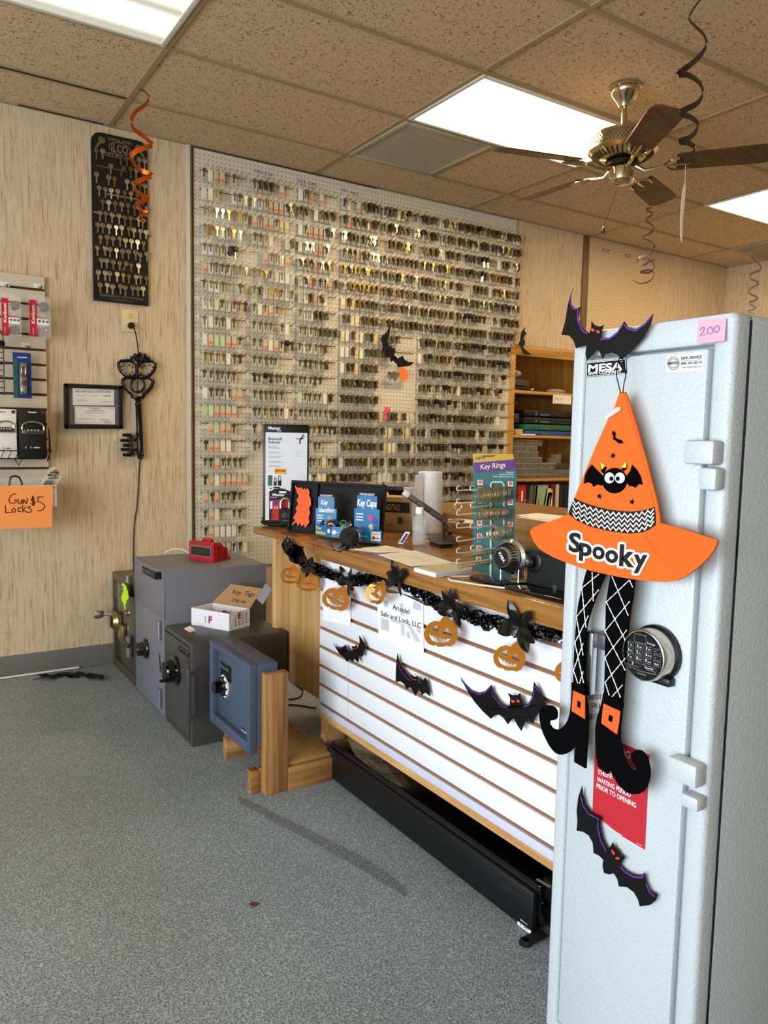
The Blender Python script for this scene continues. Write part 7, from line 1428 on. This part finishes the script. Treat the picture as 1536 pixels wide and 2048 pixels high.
# ================================================================ bookcase by the back wall
BYF = 4.372; YB_ = YB; YB = YB + .39; bo = wood('bookcase_oak', '#b98436', '#8f5f20', 2, 5, .4, '#c99746'); boh = wood('bookcase_oak_h', '#b98436', '#8f5f20', 0, 5, .4, '#c99746')
xl = at(1010, 1000, 1, BYF).x + .006; x1 = xl + .055; xr = xl + .955; ztop = 2.01
bc = thing('bookcase', 'honey oak bookcase between the key pegboard and the white safe', 'bookcase', ((xl + xr) / 2, 4.2, 0))
b = MB(bo).box(xl, xl + .022, BYF + .02, YB - .014, 0, ztop, bev=.002).box(xr - .022, xr, BYF + .02, YB - .014, 0, ztop).box(xl + .02, xr - .02, YB - .028, YB - .016, 0, ztop - .01); obj('carcass', b, bc)
b = MB(bo).box(xl, x1, BYF, BYF + .022, 0, ztop - .0, bev=.002).box(xr - .055, xr, BYF, BYF + .022, 0, ztop, bev=.002); obj('face_frame', b, bc)
b = MB(boh).box(xl, xr, BYF - .002, BYF + .02, ztop - .075, ztop, bev=.003).box(xl, xr, BYF, YB - .014, ztop - .02, ztop); obj('top_rail', b, bc)
shz = [at(1080, y, 1, BYF).z for y in (783, 871, 957)] + [at(1060, 1034, 1, BYF).z]
for z in shz: obj('shelf', MB(boh).box(xl + .022, xr - .022, BYF + .006, YB - .028, z - .022, z, bev=.002), bc)
XB = lambda px, py, y: at(px, py, 1, y)
def bx_on(name, lab, px0, px1, pyt, z, y, m, cat, grp=None, dep=.14, bev=.003, extra=None):
    a, c = XB(px0, pyt, y), XB(px1, pyt, y); b = MB(m).box(a.x, c.x, y, y + dep, z + .0005, a.z, bev=bev)
    if extra: extra(b, a, c, z)
    return solo(name, b, lab, cat, grp)
YS = 4.405
z = shz[0]
cz0 = XB(1040, 771, YS).z
bx_on('storage_case', 'lower black flat case on the top bookcase shelf', 1018, 1061, 771, z, YS, blackm, 'case', None); bx_on('storage_case', 'upper dark grey flat case stacked on the top bookcase shelf', 1018, 1058, 757, cz0, YS, M('case_grey', '#3a3834', .6), 'case', None)
b = MB(M('film')); b.ball(XB(1030, 747, YS + .05), .05, .05, .028, seg=14, rings=8); solo('plastic_bag', b, 'clear plastic bag with red trim lying on the stacked dark cases', 'bag')
b = MB(M('film')); p = XB(1112, 780, YS + .05); b.ball(V((p.x, p.y, z + .018)), .09, .06, .017, seg=20, rings=8); solo('plastic_pouch', b, 'flat clear plastic pouch on the top bookcase shelf', 'pouch')
p = XB(1064, 780, YS); solo('small_parts', MB(nickel).ball(V((p.x, YS, z + .014)), .018, .015, .014, seg=10, rings=7), 'small crumpled clear wrapper beside the dark cases', 'wrapper')
b = MB(white); a, c = XB(1106, 789, BYF - .004), XB(1142, 809, BYF - .004); b.box(a.x, c.x, BYF - .006, BYF - .004, c.z, a.z, M('card_pinkish', '#e6d8c6', .6)); b.text('Please  ask', V((a.x + .015, BYF - .0062, a.z - .035)), UX, UZ, .011, .085, pr, n=NY); b.text('|      |', V((a.x + .02, BYF - .0062, a.z - .065)), UX, UZ, .016, .075, pr, n=NY); solo('shelf_card', b, 'pale card taped under the top bookcase shelf', 'card')
z = shz[1]
top = [(846, '#14161c', 'black'), (831, '#121317', 'dark')]
zz = z; 
for (pyt, col, nm_) in ((861, '#1c4a94', 'blue'), (848, '#24623a', 'green'), (834, '#1b1c20', 'black'), (820, '#101114', 'topmost black')):
    def ex(b, a, c, z0): 
        b.box(a.x + .16, a.x + .26, YS - .008, YS, z0 + .006, z0 + .02, M('case_edge', '#4a5a5a', .4), .003); b.box(a.x + .11, a.x + .13, YS - .006, YS, z0 + .008, z0 + .03, M('case_edge'), .002)
    bx_on('tool_case', f'{nm_} plastic tool case in the stack on the middle bookcase shelf', 1049, 1150, pyt, zz, YS, M('case_' + nm_.replace(' ', '_'), col, .4), 'tool case', None, .2, .004, ex); zz = XB(1100, pyt, YS).z
bx_on('small_bin', 'small dark plastic bin at the left of the middle bookcase shelf', 1024, 1039, 826, XB(1030, 845, YS).z, YS, M('bin_dark', '#2a2530', .5), 'bin'); 
p0 = XB(1024, 857, YS)
bx_on('small_carton', 'white small carton under the dark bin on the middle shelf', 1020, 1028, 850, z, YS, M('carton_beige', '#d8cdb4', .6), 'carton'); bx_on('small_carton', 'tan small carton beside the white one on the middle shelf', 1032, 1046, 858, z, YS - .01, M('carton_tan', '#b89c6c', .6), 'carton')
bx_on('paper_stack', 'thin pale papers lying on the middle bookcase shelf edge', 1046, 1071, 867.5, z, YS - .03, ppr, 'papers', None, .05, 0)
# clear organiser boxes
z = shz[2]; org = M('organiser_clear', '#8d8474', .15, alpha=.55); bits = M('organiser_bits', '#6f6450', .35, .5)
rowsO = [(948, [(1028, 1044), (1045, 1076), (1077, 1107)]), (936, [(1029, 1044), (1045, 1078), (1079, 1109)]), (926, [(1029, 1043), (1044, 1079), (1080, 1113)]), (914, [(1028, 1043), (1044, 1085)]), (903, [(1026, 1042), (1043, 1078)]), (892, [(1024, 1048), (1049, 1076)]), (880, [(1022, 1050), (1051, 1086)])]
place = ['bottom', 'second', 'third', 'fourth', 'fifth', 'sixth', 'topmost']; zz = z
for ri, (pyt, xs) in enumerate(rowsO):
    zn = XB(1060, pyt, YS).z
    for ci, (u0, u1) in enumerate(xs):
        a, c = XB(u0, pyt, YS), XB(u1, pyt, YS); t = thing('organiser_box', f'clear organiser box on the bookcase, {place[ri]} layer of stack, {ORD[ci + 1]} from left', 'organiser box', ((a.x + c.x) / 2, YS, zz), 'clear organiser boxes on the bookcase')
        obj('box', MB(org).box(a.x, c.x - .004, YS, YS + .16, zz + .0006, zn - .006, bev=.002), t); obj('lid', MB(M('organiser_lid', '#b0a792', .2, alpha=.8)).box(a.x - .002, c.x - .002, YS - .003, YS + .163, zn - .0058, zn, bev=.001), t)
        b = MB(bits)
        for k in range(5): x = random.uniform(a.x + .008, max(a.x + .009, c.x - .012)); b.box(x, x + .009, YS - .001, YS + .002, zz + .003, zz + random.uniform(.006, .016), random.choice((bits, brass, nickel)))
        obj('contents', b, t)
    zz = zn
bx_on('parts_drawer', 'grey flat drawer box at the right of the organiser stack', 1108, 1150, 939, z, YS, M('drawer_grey', '#6a6356', .5), 'drawer box'); bx_on('parts_drawer', 'dark flat box on the grey drawer box', 1112, 1150, 927, XB(1120, 939, YS).z, YS, M('drawer_dark', '#3a3630', .5), 'drawer box')
zq = XB(1120, 927, YS).z
for k, (pt, u0, u1) in enumerate(((916, 1103, 1122), (909, 1110, 1124))): bx_on('clear_tub', ['lower', 'upper'][k] + ' small clear tub above the dark flat box', u0, u1, pt, zq, YS + .02, org, 'tub', None, .05); zq = XB(1110, pt, YS).z
# binders on the lowest visible shelf
z = shz[3] - .0; bn = [('red', '#a8241c', 1036, 1053, 969, 0), ('black', '#1a1a16', 1054, 1058.5, 968, 0), ('olive', '#5d5540', 1060, 1069, 970, 3), ('brown', '#6b6148', 1067, 1075, 970, 4), ('pale green', '#a8b284', 1071, 1080, 971, 5), ('light green', '#9bb08a', 1079, 1094, 970, 10), ('cream', '#d8cfae', 1090, 1100, 977, 12), ('tan', '#b59c70', 1094, 1103, 985, 10), ('white', '#dedad0', 1101, 1107, 980, 2), ('dark red', '#8e2a20', 1106, 1111, 967, 0), ('orange', '#c86a3a', 1108.5, 1112, 975, 0), ('pale grey', '#c4bfb2', 1113, 1119, 968, 0), ('charcoal', '#26241f', 1120, 1127, 968, 0), ('dark', '#17150f', 1128, 1138, 968, 0)]
for (nm_, col, u0, u1, pt, lean) in bn:
    a, c = XB(u0, pt, YS), XB(u1, pt, YS); ln = math.tan(math.radians(lean)) * (a.z - z); w_ = (c.x - a.x) - .002; b = MB(M('binder_' + nm_.replace(' ', '_'), col, .55)); x0 = a.x
    vs = [V((x0 - ln * .6 + dx, YS + dy, z + .001)) for dx in (0, w_) for dy in (0, .2)] + [V((x0 + ln * .4 + dx, YS + dy, a.z)) for dx in (0, w_) for dy in (0, .2)]
    b.add(vs, [(0, 1, 3, 2), (4, 6, 7, 5), (0, 4, 5, 1), (2, 3, 7, 6), (0, 2, 6, 4), (1, 5, 7, 3)])
    if nm_ == 'red': b.box(x0 + w_ * .45, x0 + w_ * .62, YS - .001, YS, a.z - .13, a.z - .05, white)
    solo('ring_binder' if nm_ in ('red', 'black', 'olive', 'charcoal') else 'catalogue', b, f'{nm_} spine among the binders and books on the lowest visible bookcase shelf', 'binder', 'binders and books on the bookcase')
YB = YB_
# ================================================================ light
def area(name, loc, rot, sx, sy, power, col):
    ld = bpy.data.lights.new(name, 'AREA'); ld.shape = 'RECTANGLE'; ld.size = sx; ld.size_y = sy; ld.energy = power; ld.color = col
    o_ = bpy.data.objects.new(name, ld); COL.objects.link(o_); o_.location = loc; o_.rotation_euler = rot; return o_
area('window_daylight', (XL - .12, (WY0 + WY1) / 2, (WZ0 + WZ1) / 2), (0, -PI / 2, 0), WZ1 - WZ0, WY1 - WY0, 375, (.83, .915, 1.))
w = bpy.data.worlds.new('world'); SC.world = w; w.use_nodes = True
bg = w.node_tree.nodes['Background']; bg.inputs['Color'].default_value = (.75, .85, 1., 1); bg.inputs['Strength'].default_value = .6
vs_ = SC.view_settings; vs_.view_transform = 'Standard'; vs_.look = 'None'; vs_.exposure = .18; vs_.gamma = 1.; vs_.use_curve_mapping = False
SC.cycles.max_bounces = 8; SC.cycles.transparent_max_bounces = 12
